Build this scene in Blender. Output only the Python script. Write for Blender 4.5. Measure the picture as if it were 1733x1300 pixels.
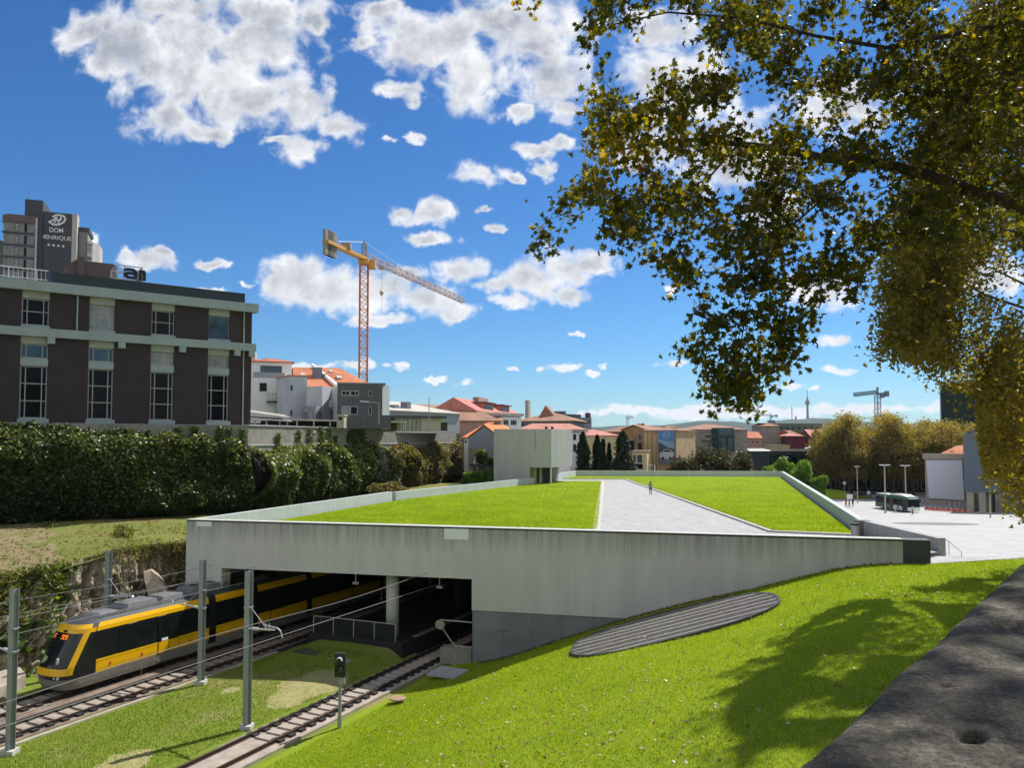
import bpy, bmesh, math, random
import numpy as np
from mathutils import Vector, Matrix

# ---------------------------------------------------------------- clear
for o in list(bpy.data.objects): bpy.data.objects.remove(o)
S = bpy.context.scene
COL = S.collection
random.seed(7); RNG = np.random.default_rng(11)

# ---------------------------------------------------------------- camera (at the origin, looking along +Y, 2.5 degrees up)
FPX = 1300.0; PPY = 687.0; TH = math.atan(58/1300)
cd = bpy.data.cameras.new('camera'); cam = bpy.data.objects.new('camera', cd); COL.objects.link(cam)
cd.sensor_width = 36; cd.sensor_fit = 'HORIZONTAL'; cd.lens = FPX/1733*36
cd.shift_y = 37/1733; cd.clip_start = 0.05; cd.clip_end = 20000
cam.rotation_euler = (math.pi/2+TH, 0, 0)
S.camera = cam
FW = np.array([0, math.cos(TH), math.sin(TH)]); UPV = np.array([0, -math.sin(TH), math.cos(TH)]); RX = np.array([1., 0, 0])
def ray(x, y): return RX*(x-866.5)+UPV*(PPY-y)+FW*FPX
def P(x, y, Y): d = ray(x, y); return d*(Y/d[1])                    # photo point at distance Y
def G(x, y, z): d = ray(x, y); return d*(z/d[2])                    # photo point on the level z
def onp(x, y, A, B):                                                # photo point on the upright plane through A and B
    A = np.array(A[:2]); t = np.array(B[:2])-A; t = t/np.linalg.norm(t); n = np.array([-t[1], t[0]])
    d = ray(x, y); p = d*((A@n)/(d[:2]@n)); return float((p[:2]-A)@t), float(p[2])
NS = np.array([.903, -.43]); US = np.array([.43, .903])             # across / along the tracks
def ST(s, t, z=0.): p = NS*s+US*t; return np.array([p[0], p[1], z])

# ---------------------------------------------------------------- exposure, sun, sky
S.view_settings.view_transform = 'Standard'; S.view_settings.look = 'None'
S.view_settings.exposure = 0.74; S.view_settings.gamma = 1
SUN_EL = math.radians(51); SUN_AZ = math.radians(45)                # azimuth from +Y towards +X
sdir = Vector((math.sin(SUN_AZ)*math.cos(SUN_EL), math.cos(SUN_AZ)*math.cos(SUN_EL), math.sin(SUN_EL)))
sl = bpy.data.lights.new('sun', 'SUN'); sl.energy = 3.95; sl.angle = math.radians(.53); sl.color = (1, .955, .88)
so = bpy.data.objects.new('sun', sl); COL.objects.link(so); so.rotation_euler = sdir.to_track_quat('Z', 'Y').to_euler(); so.location = (40, 40, 60)

CLOUDS = [  # cx, cy, rx, ry in photo pixels -> directions
(230,70,140,85),(330,55,150,80),(430,70,130,88),(340,130,180,75),(410,170,150,70),(285,205,85,45),(500,170,68,58),(140,50,58,50),(350,225,70,26),(170,110,50,40),(440,20,120,50),(310,10,120,40),
(515,255,58,32),(578,215,46,34),(470,240,30,12),(535,40,44,26),(675,150,48,22),(700,168,24,18),
(740,70,150,70),(640,15,70,26),(690,50,90,55),(800,120,90,80),(900,50,120,90),(940,140,85,70),(850,30,120,50),(965,190,36,34),(620,75,36,18),(880,190,40,20),
(815,295,56,24),(868,303,20,12),(905,250,52,16),(925,285,26,26),(650,235,18,9),(694,232,22,11),(950,245,30,14),
(738,352,44,28),(730,403,50,15),(683,360,30,22),(845,388,24,9),(820,355,12,6),
(500,462,78,44),(560,490,110,48),(640,490,90,48),(720,505,85,36),(650,540,62,14),(770,525,36,22),(470,480,45,40),(690,460,50,20),
(780,455,58,32),(900,470,78,50),(950,455,60,40),(1010,440,60,24),(965,500,58,20),(870,510,44,18),(835,480,40,24),
(250,440,58,24),(215,432,24,18),(355,443,46,10),(415,480,16,9),(268,425,24,14),(345,487,30,6),
(975,566,12,6),(655,621,18,7),(682,620,16,8),(742,643,20,6),(789,650,20,9),(868,625,18,7),(915,624,16,6),(957,623,34,11),(1001,636,20,8),(1020,622,12,5),(982,696,24,6),
(600,620,40,9),(540,616,60,10),(500,618,40,8),(1135,620,28,9),(1420,577,40,15),(1512,578,34,12),(1417,627,36,8),(1340,655,22,8),(1385,657,12,4),(1138,492,22,14),(1110,440,24,12),
(1080,692,80,10),(1160,693,60,11),(1230,692,80,11),(1320,700,80,14),(1420,695,90,12),(1510,693,90,12),(1030,698,60,8),(1600,690,90,14),(1270,700,200,10),
(1150,140,120,110),(1240,260,120,80),(1100,250,100,44),(1390,490,80,34),(1320,350,80,50),(1120,60,90,60),(1430,180,110,60),(1640,460,120,50),
(150,408,18,24),(-20,430,30,30)]

def build_world():
    w = bpy.data.worlds.new('World'); S.world = w; w.use_nodes = True
    nt = w.node_tree; N = nt.nodes; L = nt.links; N.clear()
    def nd(t, **k):
        n = N.new(t)
        for a, b in k.items(): setattr(n, a, b)
        return n
    def math_(op, a, b=None, c=None, clamp=False):
        n = nd('ShaderNodeMath', operation=op, use_clamp=clamp)
        for i, v in enumerate((a, b, c)):
            if v is None: continue
            if isinstance(v, (int, float)): n.inputs[i].default_value = v
            else: L.new(v, n.inputs[i])
        return n.outputs[0]
    def vm(op, a, b=None, c=None):
        n = nd('ShaderNodeVectorMath', operation=op)
        for i, v in enumerate((a, b, c)):
            if v is None: continue
            if isinstance(v, tuple): n.inputs[i].default_value = v
            else: L.new(v, n.inputs[i])
        return n
    sky = nd('ShaderNodeTexSky', sky_type='NISHITA'); sky.sun_disc = False
    sky.sun_elevation = SUN_EL; sky.sun_rotation = SUN_AZ; sky.altitude = 100; sky.air_density = 1.0; sky.dust_density = .25; sky.ozone_density = 3.2
    tc = nd('ShaderNodeTexCoord')
    sp = nd('ShaderNodeSeparateXYZ'); L.new(tc.outputs['Generated'], sp.inputs[0])
    x, y, z = sp.outputs
    ys = math_('MAXIMUM', y, .05)
    uu = math_('DIVIDE', x, ys); vv = math_('DIVIDE', z, ys)
    cb = nd('ShaderNodeCombineXYZ'); L.new(uu, cb.inputs[0]); L.new(vv, cb.inputs[1])
    # domain warp
    nw = nd('ShaderNodeTexNoise'); nw.inputs['Scale'].default_value = 13; nw.inputs['Detail'].default_value = 6; nw.inputs['Roughness'].default_value = .55; L.new(cb.outputs[0], nw.inputs['Vector'])
    off = vm('SUBTRACT', nw.outputs['Color'], (.5, .5, .5)).outputs[0]
    pos = vm('MULTIPLY_ADD', off, (.055, .035, 0), cb.outputs[0]).outputs[0]
    nw2 = nd('ShaderNodeTexNoise'); nw2.inputs['Scale'].default_value = 55; nw2.inputs['Detail'].default_value = 5; nw2.inputs['Roughness'].default_value = .6; L.new(cb.outputs[0], nw2.inputs['Vector'])
    off2 = vm('SUBTRACT', nw2.outputs['Color'], (.5, .5, .5)).outputs[0]; pos = vm('MULTIPLY_ADD', off2, (.035, .018, 0), pos).outputs[0]
    acc = None
    for (cx, cy, rx, ry) in CLOUDS:
        c = P(cx, cy, 1.0); ix = FPX/rx; iy = FPX/ry
        q = vm('MULTIPLY_ADD', pos, (ix, iy, 0), (-c[0]*ix, -c[2]*iy, 0)).outputs[0]
        ln = vm('LENGTH', q).outputs['Value']
        acc = ln if acc is None else math_('MINIMUM', acc, ln)
    f = math_('SUBTRACT', 1.0, acc); f = math_('MAXIMUM', f, -1.5)
    n1 = nd('ShaderNodeTexNoise'); n1.inputs['Scale'].default_value = 22; n1.inputs['Detail'].default_value = 12; n1.inputs['Roughness'].default_value = .56; n1.inputs['Distortion'].default_value = .25; L.new(cb.outputs[0], n1.inputs['Vector'])
    g = math_('MULTIPLY_ADD', math_('SUBTRACT', n1.outputs['Fac'], .5), 2.2, f)
    alpha = nd('ShaderNodeMapRange', interpolation_type='SMOOTHSTEP'); L.new(g, alpha.inputs[0])
    alpha.inputs[1].default_value = -.02; alpha.inputs[2].default_value = .64
    front = math_('GREATER_THAN', y, .06)
    al = math_('MULTIPLY', alpha.outputs[0], front)
    # relief: the same noise sampled a little towards the sun, bright where it falls off
    n2 = nd('ShaderNodeTexNoise'); n2.inputs['Scale'].default_value = 11; n2.inputs['Detail'].default_value = 4; n2.inputs['Roughness'].default_value = .58; L.new(cb.outputs[0], n2.inputs['Vector'])
    sh = vm('ADD', cb.outputs[0], (.012, .016, 0)).outputs[0]
    n3 = nd('ShaderNodeTexNoise'); n3.inputs['Scale'].default_value = 11; n3.inputs['Detail'].default_value = 4; n3.inputs['Roughness'].default_value = .58; L.new(sh, n3.inputs['Vector'])
    rel = math_('MULTIPLY', math_('SUBTRACT', n3.outputs['Fac'], n2.outputs['Fac']), 3.2)
    core = nd('ShaderNodeMapRange', interpolation_type='SMOOTHSTEP'); L.new(g, core.inputs[0]); core.inputs[1].default_value = .12; core.inputs[2].default_value = .95
    t = math_('MULTIPLY', core.outputs[0], math_('MULTIPLY_ADD', n2.outputs['Fac'], 1.6, -.1), clamp=True)
    t = math_('ADD', t, rel, clamp=True)
    hi = nd('ShaderNodeMapRange', interpolation_type='SMOOTHSTEP'); L.new(vv, hi.inputs[0]); hi.inputs[1].default_value = .03; hi.inputs[2].default_value = .26; hi.inputs[3].default_value = .22
    t = math_('MULTIPLY', t, hi.outputs[0])
    mc = nd('ShaderNodeMix', data_type='RGBA'); L.new(t, mc.inputs[0]); mc.inputs[6].default_value = (6.2, 6.25, 6.35, 1); mc.inputs[7].default_value = (2.5, 2.7, 3.15, 1)
    # deeper blue of a clear autumn sky
    hs = nd('ShaderNodeHueSaturation'); hs.inputs['Saturation'].default_value = 1.16; hs.inputs['Value'].default_value = 1.0; L.new(sky.outputs[0], hs.inputs['Color'])
    mx = nd('ShaderNodeMix', data_type='RGBA'); L.new(al, mx.inputs[0]); tr = nd('ShaderNodeValToRGB'); L.new(z, tr.inputs[0]); e = tr.color_ramp.elements; e.new(.12); e.new(.35)
    for i, (p_, c_) in enumerate(((0, (.37, .56, .71, 1)), (.12, (.29, .52, .70, 1)), (.35, (.25, .49, .68, 1)), (.8, (.24, .47, .66, 1)))): e[i].position = p_; e[i].color = c_
    tm = nd('ShaderNodeMix', data_type='RGBA', blend_type='MULTIPLY'); tm.inputs[0].default_value = 1; L.new(hs.outputs[0], tm.inputs[6]); L.new(tr.outputs[0], tm.inputs[7])
    L.new(tm.outputs[2], mx.inputs[6]); L.new(mc.outputs[2], mx.inputs[7])
    # unseen cloud added to the sky behind the camera to brighten shaded faces
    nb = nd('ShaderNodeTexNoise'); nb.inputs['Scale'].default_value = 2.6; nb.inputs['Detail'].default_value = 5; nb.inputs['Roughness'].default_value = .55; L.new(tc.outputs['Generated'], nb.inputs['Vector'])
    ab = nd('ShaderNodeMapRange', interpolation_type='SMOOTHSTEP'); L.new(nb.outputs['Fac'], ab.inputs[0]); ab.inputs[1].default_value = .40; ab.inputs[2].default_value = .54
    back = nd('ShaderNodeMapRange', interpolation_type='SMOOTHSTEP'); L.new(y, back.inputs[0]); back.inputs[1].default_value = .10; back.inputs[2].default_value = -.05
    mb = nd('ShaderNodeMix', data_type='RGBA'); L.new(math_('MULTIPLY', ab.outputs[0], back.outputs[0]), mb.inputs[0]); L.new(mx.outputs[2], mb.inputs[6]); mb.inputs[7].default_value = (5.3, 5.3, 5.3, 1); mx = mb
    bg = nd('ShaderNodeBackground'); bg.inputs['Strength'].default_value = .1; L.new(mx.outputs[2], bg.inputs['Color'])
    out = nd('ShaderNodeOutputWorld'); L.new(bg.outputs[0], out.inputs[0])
    w.cycles.sampling_method = 'MANUAL'; w.cycles.sample_map_resolution = 512
build_world()

# ---------------------------------------------------------------- materials
def lin(c): return tuple(c)+(1,)
def newmat(name):
    m = bpy.data.materials.new(name); m.use_nodes = True; nt = m.node_tree
    return m, nt, nt.nodes['Principled BSDF']
def noise(nt, scale, detail=6, rough=.6, vec=None, dist=0):
    n = nt.nodes.new('ShaderNodeTexNoise'); n.inputs['Scale'].default_value = scale; n.inputs['Detail'].default_value = detail; n.inputs['Roughness'].default_value = rough; n.inputs['Distortion'].default_value = dist
    if vec is not None: nt.links.new(vec, n.inputs['Vector'])
    return n.outputs['Fac']
def ramp(nt, fac, stops):
    r = nt.nodes.new('ShaderNodeValToRGB'); e = r.color_ramp.elements
    while len(e) < len(stops): e.new(.5)
    for i, (p, c) in enumerate(stops): e[i].position = p; e[i].color = lin(c) if len(c) == 3 else c
    nt.links.new(fac, r.inputs[0]); return r.outputs[0]
def mixc(nt, fac, a, b, blend='MIX'):
    m = nt.nodes.new('ShaderNodeMix'); m.data_type = 'RGBA'; m.blend_type = blend
    for i, v in ((0, fac), (6, a), (7, b)):
        if isinstance(v, (int, float)): m.inputs[i].default_value = v
        elif isinstance(v, tuple): m.inputs[i].default_value = lin(v)
        else: nt.links.new(v, m.inputs[i])
    return m.outputs[2]
def mapping(nt, scale=(1, 1, 1), rot=(0, 0, 0), src='Object'):
    t = nt.nodes.new('ShaderNodeTexCoord'); m = nt.nodes.new('ShaderNodeMapping'); m.inputs['Scale'].default_value = scale; m.inputs['Rotation'].default_value = rot
    nt.links.new(t.outputs[src], m.inputs[0]); return m.outputs[0]
def bump(nt, b, h, strength=.3, dist=.02):
    n = nt.nodes.new('ShaderNodeBump'); n.inputs['Strength'].default_value = strength; n.inputs['Distance'].default_value = dist
    nt.links.new(h, n.inputs['Height']); nt.links.new(n.outputs[0], b.inputs['Normal'])
def mk(name, c1, c2=None, scale=3., rough=.8, bm=0., bscale=None, metal=0., stretch=(1, 1, 1), spec=.4, big=None):
    m, nt, b = newmat(name)
    c2 = c2 or tuple(x*.75 for x in c1)
    v = mapping(nt, stretch)
    f = noise(nt, scale, 8, .65, v)
    col = ramp(nt, f, [(.34, c2), (.66, c1)])
    if big:
        f2 = noise(nt, big, 3, .5, v); col = mixc(nt, ramp(nt, f2, [(.4, (0, 0, 0)), (.62, (.45, .45, .45))]), col, tuple(x*.6 for x in c2))
    nt.links.new(col, b.inputs['Base Color'])
    b.inputs['Roughness'].default_value = rough; b.inputs['Metallic'].default_value = metal; b.inputs['Specular IOR Level'].default_value = spec
    if bm: bump(nt, b, noise(nt, bscale or scale*6, 6, .6, v), bm)
    return m
def glassmat(name, c=(.012, .016, .02), rough=.06, var=None):
    m, nt, b = newmat(name)
    f = noise(nt, 1.3, 2, .5, mapping(nt)); nt.links.new(ramp(nt, f, [(.3, c), (.7, var or tuple(x*2.2 for x in c))]), b.inputs['Base Color'])
    b.inputs['Roughness'].default_value = rough; b.inputs['Specular IOR Level'].default_value = .45
    return m
def emis(name, c, s):
    m, nt, b = newmat(name); b.inputs['Base Color'].default_value = lin(c); b.inputs['Emission Color'].default_value = lin(c); b.inputs['Emission Strength'].default_value = s; return m
def brickmat(name, c1, c2, mortar, w=.22, h=.07, rough=.9, axes='xz', bumpk=.3, ms=.012):
    m, nt, b = newmat(name)
    t = nt.nodes.new('ShaderNodeTexCoord'); s = nt.nodes.new('ShaderNodeSeparateXYZ'); c = nt.nodes.new('ShaderNodeCombineXYZ')
    nt.links.new(t.outputs['Object'], s.inputs[0])
    if axes == 'xz':
        a = nt.nodes.new('ShaderNodeMath'); nt.links.new(s.outputs[0], a.inputs[0]); nt.links.new(s.outputs[1], a.inputs[1]); nt.links.new(a.outputs[0], c.inputs[0]); nt.links.new(s.outputs[2], c.inputs[1])
    else: nt.links.new(s.outputs[0], c.inputs[0]); nt.links.new(s.outputs[1], c.inputs[1])
    br = nt.nodes.new('ShaderNodeTexBrick'); nt.links.new(c.outputs[0], br.inputs['Vector'])
    br.inputs['Scale'].default_value = 1; br.inputs['Brick Width'].default_value = w; br.inputs['Row Height'].default_value = h; br.inputs['Mortar Size'].default_value = ms
    br.inputs['Color1'].default_value = lin(c1); br.inputs['Color2'].default_value = lin(c2); br.inputs['Mortar'].default_value = lin(mortar)
    f = noise(nt, .8, 6, .6, t.outputs['Object'])
    nt.links.new(mixc(nt, ramp(nt, f, [(.35, (0, 0, 0)), (.7, (.4, .4, .4))]), br.outputs['Color'], tuple(x*.5 for x in c2)), b.inputs['Base Color'])
    b.inputs['Roughness'].default_value = rough; bump(nt, b, br.outputs['Fac'], -bumpk, .01) if bumpk else None
    return m
def concrete(name, base, dark, streak=1., joints=True, rough=.85, warm=(.30, .285, .26)):
    m, nt, b = newmat(name)
    v = mapping(nt, (.55, .55, .05)); f = noise(nt, 2.0, 8, .62, v)
    v2 = mapping(nt); f2 = noise(nt, .22, 5, .55, v2); f3 = noise(nt, 9, 8, .7, v2)
    col = ramp(nt, f, [(.3, dark), (.58, base)])
    col = mixc(nt, ramp(nt, f2, [(.42, (0, 0, 0)), (.66, (.6, .6, .6))]), col, warm)
    col = mixc(nt, ramp(nt, f3, [(.45, (0, 0, 0)), (.75, (.28, .28, .28))]), col, dark)
    if streak:
        # grime running down from the top edge (top at object z = 0)
        t = nt.nodes.new('ShaderNodeTexCoord'); s = nt.nodes.new('ShaderNodeSeparateXYZ'); nt.links.new(t.outputs['Object'], s.inputs[0])
        mr = nt.nodes.new('ShaderNodeMapRange'); nt.links.new(s.outputs[2], mr.inputs[0]); mr.inputs[1].default_value = -3.0; mr.inputs[2].default_value = .1
        vs = mapping(nt, (1.3, 1.3, .09)); fs = noise(nt, 2.2, 8, .72, vs)
        mm = nt.nodes.new('ShaderNodeMath'); mm.operation = 'MULTIPLY'; nt.links.new(mr.outputs[0], mm.inputs[0]); nt.links.new(fs, mm.inputs[1])
        col = mixc(nt, ramp(nt, mm.outputs[0], [(.24, (0, 0, 0)), (.58, (streak*.95,)*3)]), col, tuple(x*.36 for x in base))
    nt.links.new(col, b.inputs['Base Color']); b.inputs['Roughness'].default_value = rough
    bump(nt, b, f3, .15, .01)
    return m
def leafmat(name, stops, trans=.45, rough=.5, tcol=None):
    m, nt, b = newmat(name); N = nt.nodes; L = nt.links
    a = N.new('ShaderNodeAttribute'); a.attribute_name = 'tone'
    col = ramp(nt, a.outputs['Fac'], stops)
    L.new(col, b.inputs['Base Color']); b.inputs['Roughness'].default_value = rough; b.inputs['Specular IOR Level'].default_value = .35
    tr = N.new('ShaderNodeBsdfTranslucent'); br = mixc(nt, 1.0, col, tcol or (3.0, 2.7, .6), 'MULTIPLY'); L.new(br, tr.inputs[0])
    ms = N.new('ShaderNodeMixShader'); ms.inputs[0].default_value = trans; L.new(b.outputs[0], ms.inputs[1]); L.new(tr.outputs[0], ms.inputs[2])
    L.new(ms.outputs[0], N['Material Output'].inputs[0])
    return m
def grassmat(name, a, b_, c, patch=None, scale=1., stripe=None):
    m, nt, b = newmat(name)
    v = mapping(nt)
    f1 = noise(nt, .35*scale, 5, .6, v); f2 = noise(nt, 7*scale, 8, .75, v); f3 = noise(nt, 40*scale, 4, .7, v)
    col = ramp(nt, f1, [(.3, a), (.7, b_)])
    col = mixc(nt, ramp(nt, f2, [(.38, (0, 0, 0)), (.68, (.8, .8, .8))]), col, c)
    col = mixc(nt, ramp(nt, f3, [(.35, (0, 0, 0)), (.7, (.5, .5, .5))]), col, tuple(x*.45 for x in a))
    if stripe:
        vs = mapping(nt, (.05, 1, 1), (0, 0, stripe)); fs = noise(nt, 1.3, 5, .6, vs)
        col = mixc(nt, ramp(nt, fs, [(.4, (0, 0, 0)), (.64, (.7, .7, .7))]), col, tuple(x*1.2 for x in b_))
    if patch:
        f4 = noise(nt, .16, 6, .62, mapping(nt, (1, 1, 1), (0, 0, .7)), .4)
        col = mixc(nt, ramp(nt, f4, [(.54, (0, 0, 0)), (.68, (.9, .9, .9))]), col, patch)
    nt.links.new(col, b.inputs['Base Color']); b.inputs['Roughness'].default_value = .9; b.inputs['Specular IOR Level'].default_value = .15
    bump(nt, b, f3, .9, .05)
    return m
def tilemat(name, c1, c2, ang=0.):
    m, nt, b = newmat(name)
    v = mapping(nt, (1, 1, 1), (0, 0, 0))
    f = noise(nt, 2.5, 8, .7, v); f2 = noise(nt, .5, 4, .6, v)
    col = ramp(nt, f, [(.3, c2), (.68, c1)])
    col = mixc(nt, ramp(nt, f2, [(.4, (0, 0, 0)), (.7, (.55, .55, .55))]), col, tuple(x*.55 for x in c2))
    w = nt.nodes.new('ShaderNodeTexWave'); w.bands_direction = 'X'; w.inputs['Scale'].default_value = 1.3; w.inputs['Distortion'].default_value = .6; w.inputs['Detail'].default_value = 2; nt.links.new(v, w.inputs['Vector'])
    col = mixc(nt, ramp(nt, w.outputs['Fac'], [(.0, (.35, .35, .35)), (.5, (0, 0, 0))]), col, tuple(x*.5 for x in c2))
    nt.links.new(col, b.inputs['Base Color']); b.inputs['Roughness'].default_value = .9; bump(nt, b, w.outputs['Fac'], .6, .06)
    return m

M = {}
M['conc'] = concrete('fair_faced_concrete', (.54, .54, .51), (.45, .45, .42), .9, warm=(.47, .455, .41))
M['conc_par'] = concrete('parapet_concrete', (.48, .53, .52), (.40, .44, .43), 0.25, warm=(.50, .52, .49))
M['conc_light'] = concrete('pale_concrete', (.44, .46, .45), (.33, .35, .35), .35)
M['conc_box'] = concrete('lift_box_concrete', (.42, .44, .43), (.35, .365, .36), .2, warm=(.39, .40, .385))
M['conc_patch'] = mk('repair_render', (.74, .78, .74), (.68, .72, .68), 6)
M['conc_low'] = brickmat('grey_granite_panels', (.20, .21, .215), (.17, .18, .185), (.10, .105, .11), 1.35, 60.0, .75, 'xz', .2, .012)
M['conc_dark'] = mk('dark_grey_panel', (.055, .065, .07), (.04, .048, .05), 3, .6)
M['conc_old'] = mk('old_concrete', (.30, .28, .24), (.19, .18, .155), 2.2, .95, .3, 18, big=.35)
M['interior'] = mk('tunnel_shade_lining', (.022, .024, .027), (.012, .013, .016), 1.5, .85)  # near-black: the deep shade of the tunnel is put into this colour
M['dark'] = mk('blackened_metal', (.012, .013, .015), (.007, .008, .009), 4, .5)
M['cap'] = mk('bright_coping', (.62, .62, .58), (.5, .5, .47), 4, .6)
M['pave'] = brickmat('granite_setts', (.47, .46, .45), (.35, .345, .34), (.22, .215, .21), .32, .18, .9, 'xy', 0)
M['plaza'] = brickmat('pale_plaza_paving', (.45, .44, .43), (.38, .375, .365), (.26, .255, .25), 1.6, .8, .85, 'xy', 0, .02)
M['kerb'] = mk('stone_kerb', (.50, .48, .44), (.38, .365, .34), 5, .85)
M['grey_disc'] = mk('weathered_grey_disc', (.20, .20, .20), (.15, .15, .15), 2, .9)
M['lawn'] = grassmat('roof_lawn', (.12, .215, .012), (.25, .36, .012), (.32, .38, .02), stripe=1.2, patch=(.30, .36, .04))
M['lawn2'] = grassmat('slope_lawn', (.21, .31, .012), (.26, .36, .014), (.30, .36, .03))
M['valley'] = grassmat('trackside_grass', (.16, .24, .02), (.21, .29, .03), (.25, .27, .06), patch=(.30, .24, .13))
M['shelf'] = grassmat('rough_bank_grass', (.13, .20, .03), (.19, .25, .04), (.28, .19, .10), patch=(.27, .15, .085))
M['soil'] = mk('dry_soil', (.20, .15, .10), (.11, .085, .06), 1.5, 1, .5, 12)
M['ground'] = mk('city_ground', (.20, .19, .17), (.13, .13, .11), .05, 1)
M['rail'] = mk('rusty_rail_steel', (.085, .06, .05), (.05, .036, .03), 8, .6, metal=.4)
M['railtop'] = mk('polished_rail_head', (.5, .5, .5), (.4, .4, .4), 5, .3, metal=.9)
M['slab'] = mk('track_slab', (.29, .22, .17), (.16, .12, .095), 1.3, .95, .3, 20, big=.5)
M['slab2'] = mk('pale_track_slab', (.40, .35, .29), (.24, .20, .165), 1.2, .95, .3, 20)
M['pad'] = mk('dark_rail_chair', (.035, .03, .028), (.02, .018, .017), 9, .8)
M['pole'] = mk('galvanised_steel', (.33, .36, .37), (.24, .265, .275), 2, .45, metal=.35, stretch=(1, 1, .2))
M['alum'] = mk('aluminium_tube', (.62, .62, .62), (.5, .5, .5), 5, .35, metal=.7)
M['wire'] = mk('overhead_wire_metal', (.32, .31, .30), (.25, .24, .23), 5, .4, metal=.5)
M['tyel'] = mk('tram_yellow_paint', (.80, .44, .005), (.76, .41, .005), 2, .28, spec=.5)
M['tblk'] = mk('tram_black_paint', (.012, .014, .016), (.009, .010, .012), 2, .22, spec=.5)
M['tgls'] = glassmat('tram_tinted_glass', (.006, .008, .009), .05)
M['tgry'] = mk('tram_grey_skirt', (.22, .21, .18), (.17, .16, .14), 2, .45)
M['troof'] = mk('tram_roof_grey', (.055, .06, .065), (.04, .044, .048), 2, .6)
M['troofbox'] = mk('tram_roof_box', (.19, .195, .205), (.14, .145, .155), 2, .5)
M['led'] = emis('orange_display', (1, .22, .01), 1.1)
M['brick'] = brickmat('dark_brown_brick', (.040, .026, .026), (.026, .019, .020), (.050, .042, .040), .24, .075)
M['band'] = mk('pale_green_grey_render', (.30, .36, .35), (.25, .30, .295), 1.2, .8, stretch=(1, 1, .4))
M['bandlow'] = mk('cream_lintel', (.36, .38, .32), (.28, .30, .26), 2, .85)
M['roofpar'] = mk('dark_green_fascia', (.018, .032, .036), (.014, .025, .028), 1, .6)
M['white'] = mk('white_render', (.86, .85, .83), (.74, .73, .72), .8, .85, stretch=(1, 1, .3))
M['whitegrey'] = mk('grey_white_render', (.52, .54, .57), (.40, .42, .45), .9, .9, stretch=(1, 1, .3))
M['frame'] = mk('pale_window_frame', (.34, .35, .34), (.28, .29, .285), 4, .5)
M['framed'] = mk('dark_window_frame', (.05, .05, .055), (.04, .04, .042), 4, .5)
M['glass'] = glassmat('dark_window_glass', (.004, .005, .006), .12)
M['glass'].node_tree.nodes['Principled BSDF'].inputs['Specular IOR Level'].default_value = .12
M['glassblue'] = glassmat('blue_window_glass', (.03, .06, .09), .04, (.05, .10, .15))
M['glasspale'] = glassmat('curtained_window_glass', (.16, .18, .17), .1, (.28, .30, .29))
M['tile'] = tilemat('orange_roof_tiles', (.66, .23, .11), (.46, .16, .08))
M['tilebright'] = tilemat('new_orange_roof_tiles', (.80, .26, .08), (.62, .19, .06))
M['tilebrown'] = tilemat('brown_roof_tiles', (.42, .22, .14), (.29, .155, .10))
M['tilepink'] = tilemat('pinkish_roof_tiles', (.64, .28, .22), (.46, .19, .15))
M['tilered'] = tilemat('rose_roof_tiles', (.62, .25, .20), (.46, .17, .14))
M['corr'] = brickmat('dark_grey_cladding', (.085, .095, .105), (.072, .08, .09), (.05, .055, .06), .5, 30., .6, 'xz', .3, .03)
M['corrlight'] = mk('light_grey_cladding', (.33, .36, .36), (.28, .30, .30), 1, .6, stretch=(3, 3, .1))
M['paleroof'] = mk('pale_sheet_roof', (.50, .47, .41), (.40, .37, .32), .7, .85)
M['pinkwall'] = mk('faded_pink_render', (.42, .29, .25), (.32, .21, .18), .6, .9, stretch=(1, 1, .3))
M['greywall'] = mk('blue_grey_render', (.28, .31, .35), (.25, .28, .315), .5, .85)
M['yellowwall'] = mk('pale_yellow_render', (.56, .47, .26), (.46, .38, .20), .5, .9)
M['ochre'] = mk('ochre_stone', (.40, .26, .14), (.28, .175, .09), .5, .9, big=.2)
M['ochre2'] = mk('ochre_render_light', (.46, .34, .19), (.34, .24, .13), .6, .9)
M['stone'] = brickmat('granite_blocks', (.33, .30, .26), (.24, .22, .185), (.15, .14, .12), .9, .45)
M['maroon'] = mk('maroon_sheet', (.13, .025, .03), (.09, .018, .022), .5, .6)
M['teal'] = mk('teal_panel', (.02, .15, .14), (.018, .11, .10), .5, .5)
M['tealglass'] = glassmat('green_curtain_glass', (.015, .05, .05), .08, (.03, .09, .09))
M['olive'] = mk('olive_block', (.13, .15, .11), (.10, .115, .09), .2, .9)
M['steelgreen'] = mk('dark_green_steel', (.012, .03, .03), (.008, .02, .02), .4, .6)
M['greyfar'] = mk('far_grey_block', (.20, .22, .25), (.17, .185, .21), .2, .9)
M['hill'] = mk('distant_wooded_hill', (.045, .07, .055), (.03, .048, .04), .012, 1)
M['net'] = mk('green_scaffold_net', (.012, .035, .025), (.008, .025, .018), .3, .9)
M['screen'] = mk('white_canvas', (.62, .66, .72), (.60, .64, .70), .2, .8)
M['slate'] = mk('slate_grey_cladding', (.12, .145, .185), (.11, .135, .17), .25, .7)
M['travert'] = mk('beige_stone', (.42, .38, .31), (.32, .29, .23), .5, .9)
M['orange_paint'] = mk('crane_orange_paint', (.56, .19, .04), (.44, .14, .03), 1, .5)
M['crane_yel'] = mk('crane_yellow_paint', (.62, .34, .08), (.52, .28, .06), 1, .5)
M['lattice'] = mk('crane_pale_lattice', (.50, .38, .32), (.42, .30, .26), 1, .5)
M['ballast'] = mk('crane_ballast_concrete', (.30, .28, .23), (.22, .205, .17), .8, .9)
M['craneblue'] = mk('blue_grey_crane_steel', (.16, .22, .25), (.12, .17, .20), 1, .5)
M['bark'] = mk('plane_tree_bark', (.075, .06, .045), (.035, .028, .022), 7, .95, .6, 22)
M['parapet_stone'] = None
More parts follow.
